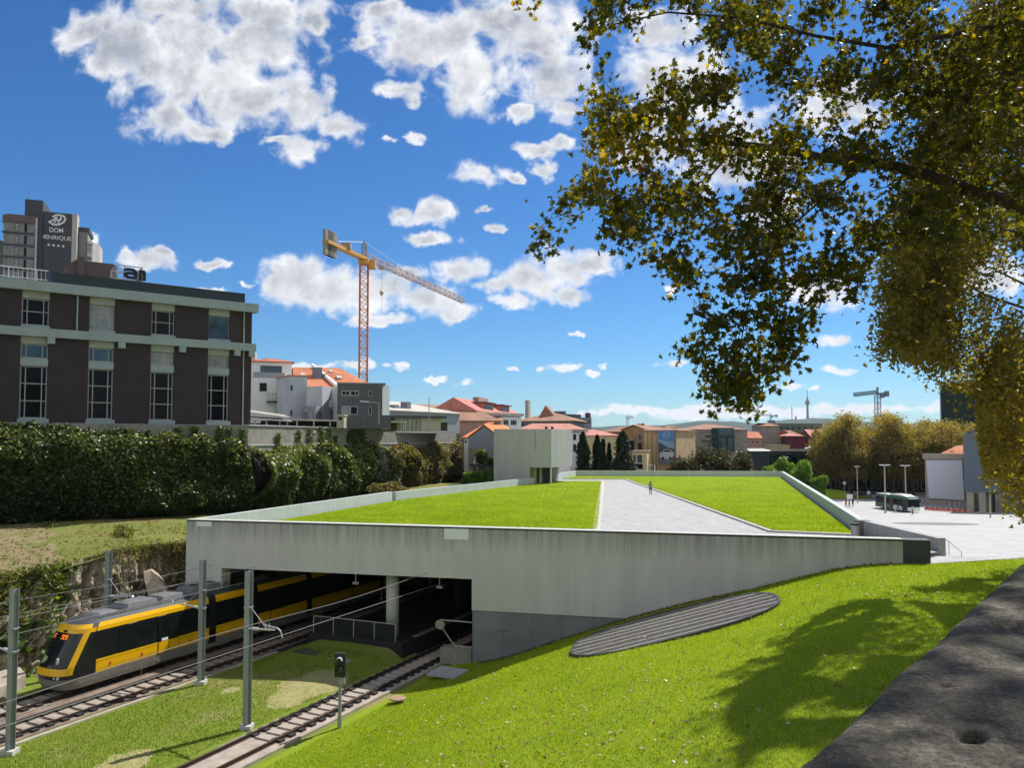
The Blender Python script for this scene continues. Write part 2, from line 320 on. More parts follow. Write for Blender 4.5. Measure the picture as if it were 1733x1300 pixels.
M['black'] = mk('black_paint', (.02, .02, .022), (.015, .015, .016), 3, .5)
M['steelbin'] = mk('brushed_steel', (.42, .43, .43), (.33, .34, .34), 3, .35, metal=.6, stretch=(1, 1, .1))
M['busgreen'] = mk('bus_green_paint', (.02, .12, .07), (.018, .10, .06), 1, .3)
M['buswhite'] = mk('bus_white_paint', (.78, .80, .80), (.72, .74, .74), 1, .3)
M['tyre'] = mk('tyre_rubber', (.02, .02, .02), (.015, .015, .015), 5, .9)
M['redfence'] = mk('red_plastic_mesh', (.62, .16, .11), (.5, .12, .09), 3, .7)
M['skin'] = mk('skin', (.45, .27, .19), (.42, .25, .17), 5, .6)
M['hair'] = mk('dark_hair', (.03, .02, .014), (.02, .014, .01), 5, .7)
M['lamp'] = mk('white_lamp_metal', (.62, .63, .63), (.55, .56, .56), 5, .5)
M['lettering'] = mk('white_lettering', (.74, .74, .72), (.70, .70, .68), 5, .5)
M['hotel_dark'] = mk('hotel_dark_concrete', (.060, .066, .074), (.048, .052, .06), .5, .85)
M['hotel_grey'] = mk('hotel_grey_panels', (.22, .225, .21), (.17, .175, .165), .5, .85)
M['hotel_light'] = mk('hotel_light_concrete', (.42, .41, .37), (.35, .34, .31), .5, .85)
M['hotel_brown'] = mk('hotel_brown_render', (.15, .11, .095), (.12, .09, .078), .5, .85)
def rockmat():
    m, nt, b = newmat('weathered_granite_rock'); v = mapping(nt)
    f = noise(nt, .9, 10, .7, v, .5); f2 = noise(nt, 5, 8, .75, v); f3 = noise(nt, .35, 4, .6, v)
    col = ramp(nt, f, [(.3, (.10, .08, .055)), (.42, (.28, .23, .17)), (.56, (.46, .39, .30)), (.70, (.62, .54, .43))])
    col = mixc(nt, ramp(nt, f2, [(.45, (0, 0, 0)), (.66, (.6, .6, .6))]), col, (.12, .105, .05))
    col = mixc(nt, ramp(nt, f3, [(.5, (0, 0, 0)), (.62, (.5, .5, .5))]), col, (.11, .13, .03))
    nt.links.new(col, b.inputs['Base Color']); b.inputs['Roughness'].default_value = 1; bump(nt, b, f2, .8, .12); return m
M['rock'] = rockmat()
def parapetmat():
    m, nt, b = newmat('lichened_granite_coping'); v = mapping(nt)
    f = noise(nt, 3.0, 10, .75, v, .6); f2 = noise(nt, 26, 8, .8, v); f3 = noise(nt, .9, 4, .6, v)
    col = ramp(nt, f, [(.3, (.028, .024, .017)), (.50, (.15, .13, .095)), (.66, (.42, .36, .27))])
    col = mixc(nt, ramp(nt, f2, [(.42, (.55, .55, .55)), (.56, (0, 0, 0))]), col, (.045, .042, .035))
    col = mixc(nt, ramp(nt, f2, [(.62, (0, 0, 0)), (.72, (.6, .6, .6))]), col, (.42, .40, .35))
    col = mixc(nt, ramp(nt, f3, [(.5, (0, 0, 0)), (.64, (.7, .7, .7))]), col, (.08, .085, .05))
    f5 = noise(nt, 95, 6, .8, v); f6 = noise(nt, 11, 8, .8, v)
    col = mixc(nt, ramp(nt, f5, [(.40, (.75, .75, .75)), (.52, (0, 0, 0))]), col, (.02, .018, .013)); col = mixc(nt, ramp(nt, f5, [(.60, (0, 0, 0)), (.68, (.55, .55, .55))]), col, (.45, .40, .32))
    col = mixc(nt, ramp(nt, f6, [(.58, (0, 0, 0)), (.68, (.8, .8, .8))]), col, (.022, .02, .015))
    nt.links.new(col, b.inputs['Base Color']); b.inputs['Roughness'].default_value = 1; bump(nt, b, f2, 1, .03); return m
M['parapet_stone'] = parapetmat()
M['leafA'] = leafmat('plane_leaves_near', [(0, (.030, .036, .008)), (.45, (.07, .070, .010)), (.75, (.18, .15, .010)), (.94, (.34, .24, .012)), (1, (.24, .10, .012))], .52)
M['leafB'] = leafmat('plane_leaves_roadside', [(0, (.055, .060, .016)), (.5, (.13, .11, .028)), (.8, (.22, .17, .035)), (1, (.36, .25, .05))], .55)
M['leafrow'] = leafmat('plane_leaves_far', [(0, (.05, .052, .018)), (.5, (.13, .11, .035)), (.8, (.21, .165, .05)), (1, (.30, .22, .06))], .42)
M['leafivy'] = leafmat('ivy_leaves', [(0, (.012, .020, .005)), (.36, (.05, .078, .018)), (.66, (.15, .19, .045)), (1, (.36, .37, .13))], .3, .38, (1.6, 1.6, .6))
M['leafdry'] = leafmat('dry_creeper_leaves', [(0, (.035, .036, .016)), (.5, (.11, .105, .045)), (1, (.30, .25, .12))], .3)
M['leafdark'] = leafmat('conifer_leaves', [(0, (.006, .014, .006)), (.6, (.018, .034, .014)), (1, (.045, .065, .02))], .2)
M['leafshrub'] = leafmat('dark_shrub_leaves', [(0, (.012, .016, .006)), (.6, (.032, .036, .014)), (1, (.07, .06, .022))], .3)
M['leafgreen'] = leafmat('fresh_green_leaves', [(0, (.03, .07, .01)), (.6, (.08, .16, .02)), (1, (.15, .24, .04))], .4)
M['leaffern'] = leafmat('fern_fronds', [(0, (.05, .07, .015)), (.5, (.12, .14, .03)), (.8, (.24, .20, .06)), (1, (.32, .22, .09))], .35)
M['blade'] = leafmat('grass_blades', [(0, (.20, .29, .010)), (.6, (.30, .40, .014)), (1, (.42, .47, .04))], .45, .6, (1.5, 1.45, .6))
M['litter'] = leafmat('fallen_leaves_brown', [(0, (.10, .045, .02)), (.45, (.24, .12, .05)), (.78, (.38, .28, .15)), (1, (.62, .53, .38))], .1)

# ---------------------------------------------------------------- mesh helpers
def rootof(o):
    while o.parent: o = o.parent
    return o
def localise(v, parent):
    if parent is None: return v
    r = rootof(parent); c, s = math.cos(r.rotation_euler[2]), math.sin(r.rotation_euler[2])
    d = v-np.array(r.location); return np.stack([d[:, 0]*c+d[:, 1]*s, -d[:, 0]*s+d[:, 1]*c, d[:, 2]], 1)
class MB:
    def __init__(s): s.v = []; s.f = []; s.m = []
    def add(s, vs, fs, m=0):
        k = len(s.v); s.v += [tuple(float(c) for c in p) for p in vs]
        for f in fs: s.f.append(tuple(i+k for i in f)); s.m.append(m)
        return s
    def box(s, a, b, m=0):
        x0, x1 = sorted((a[0], b[0])); y0, y1 = sorted((a[1], b[1])); z0, z1 = sorted((a[2], b[2]))
        return s.add([(x0,y0,z0),(x1,y0,z0),(x1,y1,z0),(x0,y1,z0),(x0,y0,z1),(x1,y0,z1),(x1,y1,z1),(x0,y1,z1)], [(0,3,2,1),(4,5,6,7),(0,1,5,4),(1,2,6,5),(2,3,7,6),(3,0,4,7)], m)
    def bar(s, p, q, w, h=None, m=0, up=(0, 0, 1)):
        p = Vector(p); q = Vector(q); h = h or w; d = (q-p).normalized(); upv = Vector(up)
        if abs(d.dot(upv)) > .98: upv = Vector((0, 1, 0))
        a = d.cross(upv).normalized()*w/2; b = a.cross(d).normalized()*h/2
        vs = [p-a-b, p+a-b, p+a+b, p-a+b, q-a-b, q+a-b, q+a+b, q-a+b]
        return s.add(vs, [(0,1,2,3),(7,6,5,4),(4,5,1,0),(5,6,2,1),(6,7,3,2),(7,4,0,3)], m)
    def tube(s, p, q, r0, r1=None, n=8, m=0):
        p = Vector(p); q = Vector(q); r1 = r0 if r1 is None else r1; d = (q-p)
        if d.length < 1e-6: return s
        d.normalize(); a = d.orthogonal().normalized(); b = d.cross(a); vs = []
        for c, r in ((p, r0), (q, r1)):
            for i in range(n): t = 2*math.pi*i/n; vs.append(c+a*math.cos(t)*r+b*math.sin(t)*r)
        return s.add(vs, [(i, (i+1) % n, n+(i+1) % n, n+i) for i in range(n)]+[tuple(range(n))[::-1], tuple(range(n, 2*n))], m)
    def path(s, pts, r, n=6, m=0):
        for a, b in zip(pts[:-1], pts[1:]): s.tube(a, b, r, r, n, m)
        return s
    def prism(s, poly, z0, z1, m=0):
        n = len(poly)
        if sum(poly[i][0]*poly[(i+1) % n][1]-poly[(i+1) % n][0]*poly[i][1] for i in range(n)) < 0: poly = poly[::-1]
        return s.add([(p[0], p[1], z0) for p in poly]+[(p[0], p[1], z1) for p in poly], [tuple(range(n))[::-1], tuple(range(n, 2*n))]+[(i, (i+1) % n, n+(i+1) % n, n+i) for i in range(n)], m)
    def slab(s, pts, vec, m=0):                                       # polygon pushed along vec
        n = len(pts); pts = [Vector(p) for p in pts]; vec = Vector(vec)
        return s.add(pts+[p+vec for p in pts], [tuple(range(n))[::-1], tuple(range(n, 2*n))]+[(i, (i+1) % n, n+(i+1) % n, n+i) for i in range(n)], m)
    def lathe(s, c, prof, n=12, m=0):
        c = Vector(c); vs = []; k = len(prof)
        for r, z in prof:
            for i in range(n): t = 2*math.pi*i/n; vs.append(c+Vector((math.cos(t)*r, math.sin(t)*r, z)))
        return s.add(vs, [(j*n+i, j*n+(i+1) % n, (j+1)*n+(i+1) % n, (j+1)*n+i) for j in range(k-1) for i in range(n)]+[tuple(range(n))[::-1], tuple(range((k-1)*n, k*n))], m)
    def build(s, name, mats, parent=None, world=False, smooth=False, fixn=True):
        me = bpy.data.meshes.new(name); v = np.array(s.v, dtype=float)
        if world: v = localise(v, parent)
        me.from_pydata(v.tolist(), [], s.f)
        mats = mats if isinstance(mats, (list, tuple)) else [mats]
        for m in mats: me.materials.append(m)
        if len(mats) > 1: me.polygons.foreach_set('material_index', s.m)
        if fixn:
            b = bmesh.new(); b.from_mesh(me); bmesh.ops.recalc_face_normals(b, faces=b.faces); b.to_mesh(me); b.free()
        if smooth: me.polygons.foreach_set('use_smooth', [True]*len(me.polygons))
        me.update(); o = bpy.data.objects.new(name, me); COL.objects.link(o)
        if parent is not None: o.parent = parent
        return o
def tag(o, label=None, cat=None, group=None, kind=None):
    if label: o['label'] = label
    if cat: o['category'] = cat
    if group: o['group'] = group
    if kind: o['kind'] = kind
    return o
def thing(name, label, cat, loc=(0, 0, 0), rz=0., group=None):
    o = bpy.data.objects.new(name, None); COL.objects.link(o); o.location = [float(c) for c in loc]; o.rotation_euler = (0, 0, rz)
    o.empty_display_size = .3
    return tag(o, label, cat, group)
def copy_tree(o, parent=None):
    c = o.copy(); COL.objects.link(c); c.parent = parent
    for ch in [x for x in bpy.data.objects if x.parent == o]: copy_tree(ch, c)
    return c
def grid_mesh(name, X, Y, Z, mat, parent=None, world=False, smooth=True):
    h, w = X.shape; v = np.stack([X.ravel(), Y.ravel(), Z.ravel()], 1)
    if world: v = localise(v, parent)
    i = np.arange(h*w).reshape(h, w); q = np.stack([i[:-1, :-1], i[:-1, 1:], i[1:, 1:], i[1:, :-1]], -1).reshape(-1, 4)
    me = bpy.data.meshes.new(name); me.vertices.add(len(v)); me.vertices.foreach_set('co', v.ravel().astype(np.float32))
    me.loops.add(q.size); me.polygons.add(len(q)); me.loops.foreach_set('vertex_index', q.ravel().astype(np.int32))
    me.polygons.foreach_set('loop_start', np.arange(0, q.size, 4, dtype=np.int32)); me.polygons.foreach_set('loop_total', np.full(len(q), 4, dtype=np.int32))
    me.materials.append(mat); me.update(calc_edges=True); me.validate()
    if smooth: me.polygons.foreach_set('use_smooth', [True]*len(me.polygons))
    o = bpy.data.objects.new(name, me); COL.objects.link(o)
    if parent is not None: o.parent = parent
    return o
# leaf clouds: one triangle fan per leaf
def star(n, deep, stretch=1.):
    a = np.arange(2*n)*math.pi/n; r = np.where(np.arange(2*n) % 2 == 0, 1., deep); return np.stack([np.cos(a)*r, np.sin(a)*r*stretch], 1)
LEAF = {'plane': np.array([(0,-.35),(.42,-.45),(.30,-.12),(.95,.05),(.45,.25),(.55,.78),(.2,.5),(0,1.05),(-.2,.5),(-.55,.78),(-.45,.25),(-.95,.05),(-.30,-.12),(-.42,-.45)]),
        'small': star(3, .45), 'quad': np.array([(-.5,-.9),(.6,-.6),(.5,.9),(-.6,.6)]), 'oval': np.array([(0,-1),(.6,-.3),(.5,.5),(0,1),(-.5,.5),(-.6,-.3)]), 'frond': np.array([(-.22,-1),(.22,-1),(.3,.1),(0,1.4),(-.3,.1)])}
def leaves(name, C, size, mat, parent=None, shape='plane', tone=None, bias=None, rng=RNG, fold=.25, biask=.8):
    n = len(C); T = LEAF[shape]; k = len(T)
    size = np.broadcast_to(size, (n,)) * rng.uniform(.65, 1.25, n)
    nr = rng.normal(size=(n, 3))
    if bias is not None: nr = nr*(1-biask)+np.asarray(bias)*biask*1.6
    nr /= np.linalg.norm(nr, axis=1, keepdims=True)
    a = np.cross(nr, rng.normal(size=(n, 3))); a /= np.linalg.norm(a, axis=1, keepdims=True); b = np.cross(nr, a)
    pts = C[:, None, :]+size[:, None, None]*.5*(a[:, None, :]*T[None, :, 0:1]+b[:, None, :]*T[None, :, 1:2]-nr[:, None, :]*(fold*np.abs(T[None, :, 0:1])))
    V = np.concatenate([C[:, None, :], pts], 1)                      # centre + rim
    if parent is not None: V = localise(V.reshape(-1, 3), parent).reshape(n, k+1, 3)
    base = (np.arange(n)*(k+1))[:, None]
    j = np.arange(k); tri = np.stack([np.zeros(k, int), 1+j, 1+(j+1) % k], 1)[None]+base[:, :, None]
    tri = tri.reshape(-1, 3)
    me = bpy.data.meshes.new(name); me.vertices.add(n*(k+1)); me.vertices.foreach_set('co', V.ravel().astype(np.float32))
    me.loops.add(tri.size); me.polygons.add(len(tri)); me.loops.foreach_set('vertex_index', tri.ravel().astype(np.int32))
    me.polygons.foreach_set('loop_start', np.arange(0, tri.size, 3, dtype=np.int32)); me.polygons.foreach_set('loop_total', np.full(len(tri), 3, dtype=np.int32))
    me.materials.append(mat); me.update(calc_edges=True)
    tn = rng.uniform(0, 1, n) if tone is None else np.clip(tone, 0, 1)
    at = me.attributes.new('tone', 'FLOAT', 'POINT'); at.data.foreach_set('value', np.repeat(tn, k+1).astype(np.float32))
    o = bpy.data.objects.new(name, me); COL.objects.link(o)
    if parent is not None: o.parent = parent
    return o
def inpoly(px, py, poly):
    x = np.array([p[0] for p in poly]); y = np.array([p[1] for p in poly]); r = np.zeros(len(px), bool); j = len(poly)-1
    for i in range(len(poly)):
        c = ((y[i] > py) != (y[j] > py)) & (px < (x[j]-x[i])*(py-y[i])/(y[j]-y[i]+1e-9)+x[i]); r ^= c; j = i
    return r
def vnoise(x, y, seed=0):                                            # smooth value noise for terrain
    r = np.random.default_rng(seed).random((64, 64)); xi = np.floor(x).astype(int); yi = np.floor(y).astype(int); fx = x-xi; fy = y-yi
    fx = fx*fx*(3-2*fx); fy = fy*fy*(3-2*fy); g = lambda a, b: r[a % 64, b % 64]
    return (g(xi, yi)*(1-fx)+g(xi+1, yi)*fx)*(1-fy)+(g(xi, yi+1)*(1-fx)+g(xi+1, yi+1)*fx)*fy
def fbm(x, y, seed=0, o=4):
    s = 0; a = .5
    for i in range(o): s = s+a*vnoise(x*2**i, y*2**i, seed+i); a *= .5
    return s-.5
# ================================================================ THE GROUND
FA = np.array([-21.84, 51.86]); FB = np.array([22.26, 41.23])         # front wall of the station, left and right corner
FD = (FB-FA)/np.linalg.norm(FB-FA); FN = np.array([-FD[1], FD[0]])     # along the wall / into the building
def FP(u, d=0., z=0.): p = FA+FD*u+FN*d; return np.array([p[0], p[1], z])
def t_front(s):                                                       # track coordinate t where line s meets the front wall
    a = np.array([[US[0], -FD[0]], [US[1], -FD[1]]]); return np.linalg.solve(a, FA-NS*s)[0]
ZR = -13.5                                                            # rail head level
MB().box((-9000, -3000, -16), (9000, 9000, -14.02)).build('ground', M['ground']); tag(bpy.data.objects['ground'], kind='structure')

# sloping lawn between the tracks and the street
SZ = np.array([(-24.0, -13.72), (-22.6, -13.55), (-20.5, -13.1), (-17, -11.75), (-13.2, -10.35), (-10, -9.3), (-6.9, -8.44), (-4.2, -7.6), (-1.5, -6.86), (0.5, -6.62), (2.5, -6.58), (7, -6.62), (12, -6.64), (30, -6.64)])
def lawn_z(s): 
    k = [-.6, 0, .6]; return sum(np.interp(s+d, SZ[:, 0], SZ[:, 1]) for d in k)/3
def lawn_h(X, Y): s = NS[0]*X+NS[1]*Y; return lawn_z(s)+.10*fbm(X*.16, Y*.16, 5)
ss = np.concatenate([np.linspace(-23.75, 3, 110), np.linspace(3.3, 13, 20)]); rows = []
for s in ss:
    te = t_front(s)+.25 if s < 2.3 else np.interp(s, [2.3, 7.2, 13], [t_front(2.3), 51.6, 56])
    rows.append(np.linspace(-12, te, 130))
T = np.array(rows); SS = np.repeat(ss[:, None], T.shape[1], 1)
LX = NS[0]*SS+US[0]*T; LY = NS[1]*SS+US[1]*T
tag(grid_mesh('lawn_slope', LX, LY, lawn_h(LX, LY), M['lawn2']), kind='structure')
# grass and track floor of the cutting
def valley_z(X, Y):
    s = NS[0]*X+NS[1]*Y; b = np.exp(-((s+30.3)/3.)**2)*.18; tt_ = US[0]*X+US[1]*Y; m = np.clip((tt_-33.8-(s+30.5)*.15)/4.8, 0, 1); m = m*m*(3-2*m)*np.clip((s+34.6)/1.2, 0, 1)*np.clip((-26.9-s)/1.0, 0, 1)*.62; return -13.72+b*(1-m)+m+.05*fbm(X*.3, Y*.3, 9)
sv = np.linspace(-44.5, -23.7, 60); rows = [np.linspace(-14, t_front(s)+(1.75 if -34.5 < s < -26.8 else 0), 110) for s in sv]
T = np.array(rows); SS = np.repeat(sv[:, None], T.shape[1], 1); VX = NS[0]*SS+US[0]*T; VY = NS[1]*SS+US[1]*T
tag(grid_mesh('trackside_grass', VX, VY, valley_z(VX, VY), M['valley']), kind='structure')
BP = [(G(480, 1187, -13.6), 1.0), (G(520, 1160, -13.6), 1.7), (G(555, 1158, -13.6), 1.2), (G(390, 1170, -13.6), .7), (G(215, 1290, -13.6), 1.3)]
def bare(X, Y): return sum(np.exp(-(((X-c[0])/r_)**2+((Y-c[1])/(r_*1.2))**2)) for c, r_ in BP)*.8+.55*fbm(X*.9, Y*.9, 29, 4)
tg = np.linspace(16, 46, 160)[:, None]; sg_ = np.linspace(-34.4, -27, 60)[None, :]; BX = NS[0]*sg_+US[0]*tg; BY = NS[1]*sg_+US[1]*tg
tag(grid_mesh('dry_patch', BX, BY, valley_z(BX, BY)+.10*(bare(BX, BY)-.42), mk('trodden_dry_soil', (.32, .27, .13), (.20, .21, .07), 3, 1, .5, 16)), kind='structure')
sv = np.linspace(-60, -44.5, 30); rows = [np.linspace(-14, 40, 40) for s in sv]; T = np.array(rows); SS = np.repeat(sv[:, None], 40, 1); VX = NS[0]*SS+US[0]*T; VY = NS[1]*SS+US[1]*T
tag(grid_mesh('grass_verge', VX, VY, -13.7+.12*fbm(VX*.4, VY*.4, 2), M['valley']), kind='structure')

# ledge between the rock cutting and the ivy wall
OUT = [(-66, 14), (-52, 27), (-42, 36), (-30.8, 45.4), (-28.3, 47.2), (-26.2, 50.2), (-24.6, 54.5), (-23.0, 58), (-12.8, 79), (2.8, 110)]
INN = [(-90, 24), (-75, 35.7), (-61, 46.2), (-50, 54.5), (-42, 60.5), (-34, 66.5), (-25, 73.2), (-22, 84), (-18.6, 96.5), (-9.6, 129)]
def poly_at(pl, t): i = np.linspace(0, 1, len(pl)); return np.interp(t, i, [p[0] for p in pl]), np.interp(t, i, [p[1] for p in pl])
tt = np.linspace(0, 1, 160)[:, None]; kk = np.linspace(-.02, 1.02, 26)[None, :]
ox, oy = poly_at(OUT, tt); ix, iy = poly_at(INN, tt); SX = ox+(ix-ox)*kk; SY = oy+(iy-oy)*kk
def zout(X, Y): return np.interp(866.5+1300*X/np.maximum(Y, 1), [-250, 40, 210], [-8.9, -8.4, -7.35])
def shelf_z(X, Y, k): zo = zout(X, Y); return zo+(-6.6-zo)*np.clip(k, -1, 1)**.8*np.sign(np.maximum(k, 0)) if False else zo+(-6.6-zo)*np.clip(k, 0, 1)**.75+.45*fbm(X*.22, Y*.22, 21)
tag(grid_mesh('bank_ledge', SX, SY, shelf_z(SX, SY, kk), M['shelf']), kind='structure')
# bare reddish soil on the left part of the ledge
spx = 866.5+1300*SX/np.maximum(SY, 1); mk_ = np.clip((170-spx)/120, 0, 1)*.55+.75*fbm(SX*.5, SY*.5, 23, 5)-.35*np.clip((kk-.7)/.3, 0, 1)
tag(grid_mesh('bare_soil', SX, SY, shelf_z(SX, SY, kk)+.16*(mk_-.34), mk('reddish_soil', (.25, .17, .10), (.13, .14, .045), 1.2, 1, .6, 14)), kind='structure')
# high terrace behind the retaining wall
WALLP = [(-90, 24), (-61, 46.2), (-25, 73.2), (-9.6, 129)]
MB().prism(WALLP+[(-9.6, 290), (-190, 290), (-190, 30)], -14.0, 1.33).build('terrace_ground', M['conc_old']); tag(bpy.data.objects['terrace_ground'], kind='structure')

# plaza falling away to the bus stop
PZ = [(38, -6.50), (43, -6.62), (95, -10.32), (147, -13.86), (205, -13.86)]
def plaza_h(Y): return np.interp(Y, [p[0] for p in PZ], [p[1] for p in PZ])
yy = np.linspace(0, 1, 90)[:, None]; xx = np.linspace(0, 1, 60)[None, :]
YY = 42.6+(205-42.6)*yy; XL = np.interp(YY, [38, 44.6, 50, 131, 205], [24.6, 24.0, 23.2, 46.6, 66]); XX = XL+(230-XL)*xx**1.4
tag(grid_mesh('plaza', XX, YY+0*XX, plaza_h(YY)+.012+0*XX, M['plaza']), kind='structure')
MB().slab([(21.9, 41.0, -6.60), (28.9, 43.3, -6.60), (29.0, 44.2, -6.66), (24.0, 44.2, -6.66)], (0, 0, .03)).build('pavement_corner', M['plaza']); tag(bpy.data.objects['pavement_corner'], kind='structure')
E_ = MB(); cx, cy = G(1581, 886.5, -10.32)[:2]
E_.lathe((0, 0, 0), [(4.75, 0), (4.75, .012)], 40).build('grey_paving_disc', M['grey_disc'])
o = bpy.data.objects['grey_paving_disc']; o.location = (cx, cy, plaza_h(cy)+.02); o.rotation_euler = (-math.atan(.0712), 0, 0); tag(o, kind='structure')
MB().slab([(60, 118, 0), (150, 118, 0), (150, 122, 0), (62, 126, 0)], (0, 0, .01)).build('road_surface', M['plaza'])
o = bpy.data.objects['road_surface']; bpy.data.objects.remove(o)
# street beyond the parapet, the photographer stands on it
def street_pt(k, off=0.): d = np.array([.64, .768]); n = np.array([.768, -.64]); p = np.array([.30, 1.06])+d*k+n*off; return p
def street_z(k): return float(np.interp(k, [-30, 0, 12, 55, 80], [-1.4, -1.65, -2.0, -6.4, -6.7]))
ks = np.linspace(-25, 62, 60); offs = np.linspace(.35, 26, 12)
XX = np.array([[street_pt(k, f)[0] for f in offs] for k in ks]); YY = np.array([[street_pt(k, f)[1] for f in offs] for k in ks]); ZZ = np.array([[street_z(k) for f in offs] for k in ks])
tag(grid_mesh('street_pavement', XX, YY, ZZ, mk('street_setts', (.16, .155, .145), (.09, .088, .08), 6, .95, .4, 30)), kind='structure')

# ================================================================ METRO STATION
ST_ = thing('metro_station', 'long low concrete metro station with a tram tunnel mouth and a lawn on its roof', 'station', (FA[0], FA[1], -5.35))
ZT = -5.35
def fl(u, d=0, z=0): p = FP(u, d, z); return p
def fwall(u0, u1, z0, z1, d0, d1, m=0, mb=None):
    mb = mb or MB(); c = [FP(u0, d0, z0), FP(u1, d0, z0), FP(u1, d1, z0), FP(u0, d1, z0)]
    mb.slab(c, (0, 0, z1-z0), m); return mb
U0, U1, ZLIN = 2.71, 19.95, -8.47
mb = fwall(0, U0, -14, ZT, 0, 1.0); fwall(U0, U1, ZLIN, ZT, 0, 1.0, 0, mb); fwall(U1, 44.05, -10.34, ZT, 0, 1.0, 0, mb)
mb.build('front_wall', M['conc'], ST_, True)
fwall(U1+.02, 34, -14, -10.345, .06, 1.0).build('lower_wall', M['conc_low'], ST_, True)
fwall(44.06, 45.4, -7.2, ZT, -.003, .9).build('end_block', M['conc_dark'], ST_, True)
mb = fwall(0, 44.04, ZT+.003, ZT+.035, -.015, .40)
mb.build('coping', M['cap'], ST_, True)
fwall(.0, 44.04, ZT-.085, ZT-.02, -.018, -.001).build('drip_edge', M['dark'], ST_, True)
for (x0, y0, x1, y1) in ((333, 880.5, 358, 891.5), (752, 890.5, 793, 914)):
    a = onp(x0, y0, FA, FB); b = onp(x1, y1, FA, FB)
    fwall(a[0], b[0], b[1], min(a[1], ZT-.09), -.012, -.001).build('render_patch', M['conc_patch'], ST_, True)
gf = MB()
for (x0, y0, x1, y1) in ((842, 1070, 846, 1069), (846, 1067, 850, 1071), (850, 1071, 854, 1066), (854, 1066, 857, 1070), (857, 1070, 862, 1068.5)):
    a = onp(x0, y0, FA, FB); b = onp(x1, y1, FA, FB); gf.bar(FP(a[0], .055, a[1]), FP(b[0], .055, b[1]), .05, .012, up=(0, 0, 1))
gf.build('scribble', M['dark'], ST_, True)
LL = np.array([2.85, 110.86]); FL_ = np.array([10.66, 134.25]); FR_ = np.array([46.13, 131.73]); RR = np.array([23.17, 51.48]); END = np.array([24.75, 44.9])
def wallseg(a, b, th, z0, z1, side=1, z1b=None):
    a = np.array(a); b = np.array(b); d = (b-a)/np.linalg.norm(b-a); n = np.array([-d[1], d[0]])*th*side
    z1b = z1 if z1b is None else z1b; mb = MB()
    c = [a, b, b+n, a+n]; vs = [(p[0], p[1], z0) for p in c]+[(c[0][0], c[0][1], z1), (c[1][0], c[1][1], z1b), (c[2][0], c[2][1], z1b), (c[3][0], c[3][1], z1)]
    return mb.add(vs, [(0,3,2,1),(4,5,6,7),(0,1,5,4),(1,2,6,5),(2,3,7,6),(3,0,4,7)])
LA = FA+FN*1.0; 
LMID = np.array([-12.83, 80.0])
wallseg(LA, LMID, .45, -14, ZT, -1).build('left_parapet', M['conc_par'], ST_, True)
wallseg(LMID+np.array([.35, .4]), LL, .45, -14, ZT-.06, -1).build('left_parapet', M['conc_par'], ST_, True)
wallseg(LL+np.array([1.6, 3.2]), FL_, .45, -14, ZT, -1).build('left_parapet', M['conc_par'], ST_, True)
wallseg(FL_+np.array([.3, .3]), FR_, .45, -14, ZT, 1).build('far_parapet', M['conc_par'], ST_, True)
wallseg(RR, FR_-np.array([.2, .2]), .45, -14, ZT, -1).build('right_parapet', M['conc_par'], ST_, True)
wallseg(RR+np.array([.05, -.02]), END, .5, -9, ZT+.002, 1, ZT-.35).build('ramp_wall', M['conc_light'], ST_, True)
MB().box((RR[0]-.25, RR[1]-.3, -6.6), (RR[0]+.6, RR[1]+.35, ZT+.01)).build('parapet_end', M['conc_old'], ST_, True)
hb = MB(); hp = [(END[0]+.30, END[1]+.9, -5.7), (END[0]+.55, END[1]-.1, -5.85), (END[0]+.75, END[1]-1.0, -6.35)]
hb.path(hp, .022); [hb.tube(p, (p[0], p[1], -6.65), .02) for p in hp]
tag(hb.build('handrail', M['alum']), 'short thin metal handrail at the sloping end of the pale ramp wall', 'handrail')
# roof slab, inner tunnel walls, columns
RP = [FP(.2, 1.02)[:2], FP(44, 1.02)[:2], RR+np.array([-.4, .2]), FR_-np.array([.5, .5]), FL_+np.array([.2, -.2]), LL+np.array([.3, 0]), LMID+np.array([.4, 0]), LA+np.array([.5, .3])]
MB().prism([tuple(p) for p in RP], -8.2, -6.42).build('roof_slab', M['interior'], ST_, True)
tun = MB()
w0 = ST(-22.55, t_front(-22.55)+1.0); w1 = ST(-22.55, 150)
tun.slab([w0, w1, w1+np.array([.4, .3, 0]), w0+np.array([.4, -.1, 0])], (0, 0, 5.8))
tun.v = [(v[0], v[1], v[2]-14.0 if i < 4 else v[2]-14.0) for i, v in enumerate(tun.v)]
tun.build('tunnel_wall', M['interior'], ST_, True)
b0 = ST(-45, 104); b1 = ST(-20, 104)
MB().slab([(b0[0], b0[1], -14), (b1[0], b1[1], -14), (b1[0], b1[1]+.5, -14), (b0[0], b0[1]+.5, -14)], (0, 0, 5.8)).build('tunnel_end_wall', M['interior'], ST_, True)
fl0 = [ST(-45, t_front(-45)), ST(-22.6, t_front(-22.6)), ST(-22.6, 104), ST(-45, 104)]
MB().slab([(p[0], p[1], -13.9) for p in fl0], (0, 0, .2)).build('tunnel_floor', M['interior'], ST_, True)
cp = G(664, 1075, -12.6)
for k in range(6):
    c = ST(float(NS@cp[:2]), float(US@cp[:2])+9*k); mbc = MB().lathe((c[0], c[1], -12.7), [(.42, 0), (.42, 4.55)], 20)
    mbc.build('column', M['conc'] if k == 0 else M['interior'], ST_, True, True)  # inner columns take the near-black colour to stand for shade
